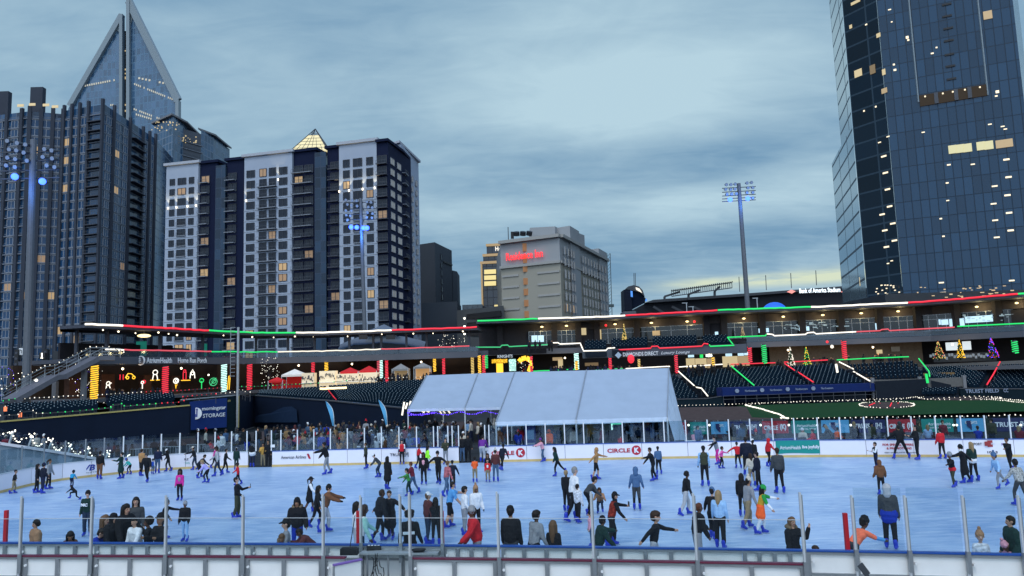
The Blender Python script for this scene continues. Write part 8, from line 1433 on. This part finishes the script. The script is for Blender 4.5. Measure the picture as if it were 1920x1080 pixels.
for px0, px1, y, x in ((1724, 1850, 178, 0),):
    a, b = onf(A, Bc, px0, 186, .1), onf(A, Bc, px1, 172, .1); q = MB(); q.box(((a[0]+b[0])/2, (a[1]+b[1])/2, (a[2]+b[2])/2), (math.hypot(b[0]-a[0], b[1]-a[1]), .3, 2.6), angm); q.build('sky_lobby_opening', mat('opening', (.02, .018, .015), em=(1, .65, .35), es=.03), T.t)
    for u in (.25, .55, .75): p = lerp2(a, b, u); MB().box((p[0], p[1]-.1, (a[2]+b[2])/2), (.8, .5, 2.6), angm).build('opening_column', M['dconc'], T.t)
    for u in (.08, .35, .5, .68, .9): p = lerp2(a, b, u); MB().ball((p[0], p[1]-.25, (a[2]+b[2])/2+.8), .22, 6).build('opening_lamp', _mc['w_hot'], T.t)
q = MB()
for px0, px1 in ((1708, 1726), (1838, 1852)):
    pass
for px, y in ((1775, 8), (1776, 30), (1778, 53), (1779, 76), (1780, 102), (1782, 124), (1784, 148)): q.box(onf(A, Bc, px, y, .1), (1.9, .2, .45), angm)
q.build('vent_strip', M['black'], T.t); q = MB(); a, b = onf(A, Bc, 1711, 0, .1), onf(A, Bc, 1722, 192, .1); q.beam((b[0], b[1], a[2]+30), (b[0], b[1], b[2]), .25, .3); b = onf(A, Bc, 1852, 178, .1); q.beam((b[0], b[1], a[2]+30), (b[0], b[1], b[2]), .25, .3); q.build('facade_fin', sframe, T.t)
for px, y, w, h, m in ((1657, 293, 1.8, .5, 'w_hot'), (1660, 324, 1.8, .5, 'w_hot'), (1664, 355, 1.8, .5, 'w_hot'), (1668, 387, 1.8, .5, 'w_hot'), (1654, 402, 1.8, .5, 'w_hot'), (1674, 419, 1.8, .5, 'w_hot'), (1659, 432, 1.8, .5, 'w_hot'), (1677, 451, 1.8, .5, 'w_hot'), (1662, 463, 1.8, .5, 'w_hot'), (1665, 256, 1, .3, 'w_hot'), (1649, 267, 1, .3, 'w_hot'), (1604, 4, 2.5, .7, 'eYel'), (1595, 50, .7, .9, 'eYel'), (1624, 46, .7, .4, 'w_hot'), (1647, 66, 1, 1, 'eYel'), (1609, 137, 2, 1.8, 'eYel'), (1636, 130, 1.4, 2.2, 'eDim'), (1657, 135, .8, 1.4, 'eYel'), (1658, 170, 1.4, 1.2, 'eWin2'), (1642, 200, .5, .5, 'w_hot'), (1620, 208, .5, .5, 'w_hot'), (1665, 514-20, .8, .3, 'w_hot'), (1672, 489, .8, .3, 'w_hot')): mlit(px, y, w, h, m, S_, (A[0]-.05, A[1]+.1), 'lit_floor_lamp')
for px, y in ((1583, 531), (1598, 529), (1605, 529), (1612, 528)): mlit(px, y, .5, 2.2, 'eYel', (Lf[0]+.5, Lf[1]-1), (S_[0]-.5, S_[1]-1), 'lit_slot_window')
for i in range(20): mlit(rnd.uniform(1640, 1690), rnd.uniform(534, 560), .5, .3, 'w_hot', (S_[0], S_[1]-1.6), (A[0]-1, A[1]), 'base_lamp')
for px in range(1650, 1700, 7): mlit(px, 563.5-(px-1650)*.04, .7, .35, 'w_hot', (S_[0], S_[1]-1.6), (A[0]-1, A[1]), 'base_lamp')
T.done()
# low dark podium and horizon massing behind the stands
for x0, x1, y, D, lab in ((-320, 60, 640, 300, 'low dark podium behind the left stairway'), (100, 320, 655, 230, 'dark podium wall behind the porch deck'), (1660, 2150, 560, 150, 'long dark glazed podium at the foot of the skyscraper')):
    a, b = XY(x0, y, D), XY(x1, y-(10 if D == 150 else 0), D); T = thing('podium', lab, 'building', (*a, -.5)); q = MB(); q.prism([a, b, (b[0], b[1]+25), (a[0], a[1]+25)], -.5, Z((x0+x1)/2, y, D) if D != 150 else 18.5); q.build('body', mat('podium', (.02, .024, .03), .6, var=.3, scale=.3), T)
    if D == 150:
        q = MB()
        for i in range(40): p = P(rnd.uniform(1700, 1910), rnd.uniform(532, 560), 149.6); q.box(p, (rnd.uniform(.2, .8), .1, rnd.uniform(.1, .25)))
        q.build('podium_lamps', mat('podlamp', (.3, .2, .1), em=(1, .75, .45), es=.6, var=0), T, kind='stuff')
# ================================================================== SKY, LIGHT, CAMERA
w = bpy.data.worlds.new('World'); scene.world = w; w.use_nodes = True; nt = w.node_tree; nt.nodes.clear(); N = nt.nodes.new; L = nt.links.new
out = N('ShaderNodeOutputWorld'); bg = N('ShaderNodeBackground'); L(bg.outputs[0], out.inputs[0]); bg.inputs['Strength'].default_value = .1
sky = N('ShaderNodeTexSky'); sky.sky_type = 'NISHITA'; sky.sun_disc = False; sky.sun_elevation = R(58); sky.sun_rotation = R(205); sky.air_density = 1.6; sky.dust_density = 2.0; sky.ozone_density = 3
tc = N('ShaderNodeTexCoord'); sep = N('ShaderNodeSeparateXYZ'); L(tc.outputs['Generated'], sep.inputs[0])
def math_(op, a, b=None, c=None, clamp=False):
    n = N('ShaderNodeMath'); n.operation = op; n.use_clamp = clamp
    for i, v in enumerate((a, b, c)):
        if v is None: continue
        if isinstance(v, (int, float)): n.inputs[i].default_value = v
        else: L(v, n.inputs[i])
    return n.outputs[0]
def rng(v, a, b, c=0.0, d=1.0, smooth=True):
    n = N('ShaderNodeMapRange'); n.interpolation_type = 'SMOOTHSTEP' if smooth else 'LINEAR'; L(v, n.inputs['Value']); n.inputs['From Min'].default_value = a; n.inputs['From Max'].default_value = b; n.inputs['To Min'].default_value = c; n.inputs['To Max'].default_value = d; return n.outputs[0]
def mix(f, a, b):
    n = N('ShaderNodeMix'); n.data_type = 'RGBA'
    if isinstance(f, (int, float)): n.inputs['Factor'].default_value = f
    else: L(f, n.inputs['Factor'])
    for k, v in (('A', a), ('B', b)):
        if isinstance(v, tuple): n.inputs[k].default_value = (*v, 1)
        else: L(v, n.inputs[k])
    return n.outputs['Result']
z = sep.outputs['Z']; zc = math_('MAXIMUM', z, 0.0); den = math_('ADD', zc, .16); cx = math_('DIVIDE', sep.outputs['X'], den); cy = math_('DIVIDE', sep.outputs['Y'], den); cmb = N('ShaderNodeCombineXYZ'); L(cx, cmb.inputs[0]); L(cy, cmb.inputs[1])
def noise(scale, det, off=(0, 0, 0), dist=0, st=(1, 1, 1)):
    mp = N('ShaderNodeMapping'); mp.inputs['Location'].default_value = off; mp.inputs['Scale'].default_value = st; mp.inputs['Rotation'].default_value = (0, 0, R(12)); L(cmb.outputs[0], mp.inputs[0]); n = N('ShaderNodeTexNoise'); n.inputs['Scale'].default_value = scale; n.inputs['Detail'].default_value = det; n.inputs['Roughness'].default_value = .55; n.inputs['Distortion'].default_value = dist; L(mp.outputs[0], n.inputs['Vector']); return n.outputs['Fac']
def blob(px, y, sx, sz):    # a soft patch of thinner cloud in a given direction
    d = ray(px, y); d = d/np.linalg.norm(d); a = math_('DIVIDE', math_('SUBTRACT', sep.outputs['X'], float(d[0])), sx); b = math_('DIVIDE', math_('SUBTRACT', z, float(d[2])), sz); f = math_('GREATER_THAN', sep.outputs['Y'], 0.0)
    return math_('MULTIPLY', math_('EXPONENT', math_('MULTIPLY', math_('ADD', math_('MULTIPLY', a, a), math_('MULTIPLY', b, b)), -1.0)), f)
def bsum(l):
    r_ = None
    for px, y, sx, sz, k in l: v = math_('MULTIPLY', blob(px, y, sx, sz), k); r_ = v if r_ is None else math_('ADD', r_, v)
    return r_
bright = bsum(((1150, 190, .20, .07, .75), (1000, 60, .15, .06, .3), (700, 260, .25, .10, .12), (1350, 130, .12, .05, .3), (1130, 392, .30, .022, .38), (1330, 400, .12, .03, .3), (950, 420, .14, .03, .25), (1450, 500, .15, .025, .2), (1530, 320, .06, .06, .35)))
dark = bsum(((1350, 285, .22, .03, .40), (1180, 490, .3, .035, .35), (1300, 60, .2, .02, .2), (1480, 440, .1, .02, .25), (850, 290, .2, .03, .25)))
n1 = noise(.9, 8, (3.1, 1.7, 0), .35, (1, .8, 1)); n2 = noise(2.6, 9, (8, 2, 0), .6, (.9, 1.1, 1))
cl = math_('ADD', math_('MULTIPLY', math_('SUBTRACT', n1, .5), .8), math_('MULTIPLY', math_('SUBTRACT', n2, .5), .9)); n3 = noise(7, 6, (1, 5, 0), .8, (.6, 1.5, 1)); cl = math_('ADD', cl, math_('MULTIPLY', math_('SUBTRACT', n3, .5), .6)); f0 = math_('SUBTRACT', math_('ADD', math_('ADD', .47, cl), bright), dark); f = rng(f0, 0.05, 1.15, 0, 1, False)
deep = SKYC['deep']; light = SKYC['light']; cloud = mix(f, deep, light)
skyv = N('ShaderNodeVectorMath'); skyv.operation = 'SCALE'; L(sky.outputs[0], skyv.inputs[0]); skyv.inputs['Scale'].default_value = SKYC['nish']
c1 = mix(.82, skyv.outputs[0], cloud)
# warm slit of clear sky low on the right
slit = bsum(((1480, 523, .14, .0075, 1.0), (1330, 530, .05, .006, .5), (1560, 514, .06, .010, .5))); c2 = mix(math_('MULTIPLY', slit, rng(n2, .35, .6, .25, 1.0), None, True), c1, SKYC['slit'])
# overhead and behind the viewer unseen sky is set to light ice and boards
up = rng(z, .50, .85); back_f = math_('MULTIPLY', rng(math_('MULTIPLY', sep.outputs['Y'], -1.0), .1, .7), rng(z, -.05, .12)); c3 = mix(up, c2, SKYC['zenith']); c4 = mix(back_f, c3, SKYC['back']); low = rng(z, -.06, 0.0, 1, 0); c5 = mix(low, c4, (.15, .17, .2)); L(c5, bg.inputs['Color'])
sd = bpy.data.lights.new('sun', 'SUN'); sd.energy = SUN; sd.angle = R(20); sd.color = (1, .93, .84); so = bpy.data.objects.new('sun', sd); col.objects.link(so); so.rotation_euler = (R(32), 0, R(-25))
cd = bpy.data.cameras.new('camera'); cd.sensor_width = 36; cd.lens = FOC/1920*36; cd.clip_end = 6000; cd.clip_start = .5; co = bpy.data.objects.new('camera', cd); col.objects.link(co)
mx = Matrix([list(_R)+[0], list(_U)+[0], list(-_F)+[0], [0, 0, 0, 1]]).transposed(); mx.translation = Vector((0, 0, CZ)); co.matrix_world = mx; scene.camera = co
scene.view_settings.view_transform = 'Standard'; scene.view_settings.look = 'None'; scene.view_settings.exposure = EXPO; scene.view_settings.gamma = 1; scene.render.film_transparent = False
scene.cycles.max_bounces = 6; scene.cycles.transparent_max_bounces = 24; scene.cycles.diffuse_bounces = 2; scene.cycles.glossy_bounces = 2; scene.cycles.sample_clamp_indirect = 3; scene.cycles.caustics_reflective = False; scene.cycles.caustics_refractive = False; scene.cycles.use_light_tree = True
print('objects', len(bpy.data.objects))
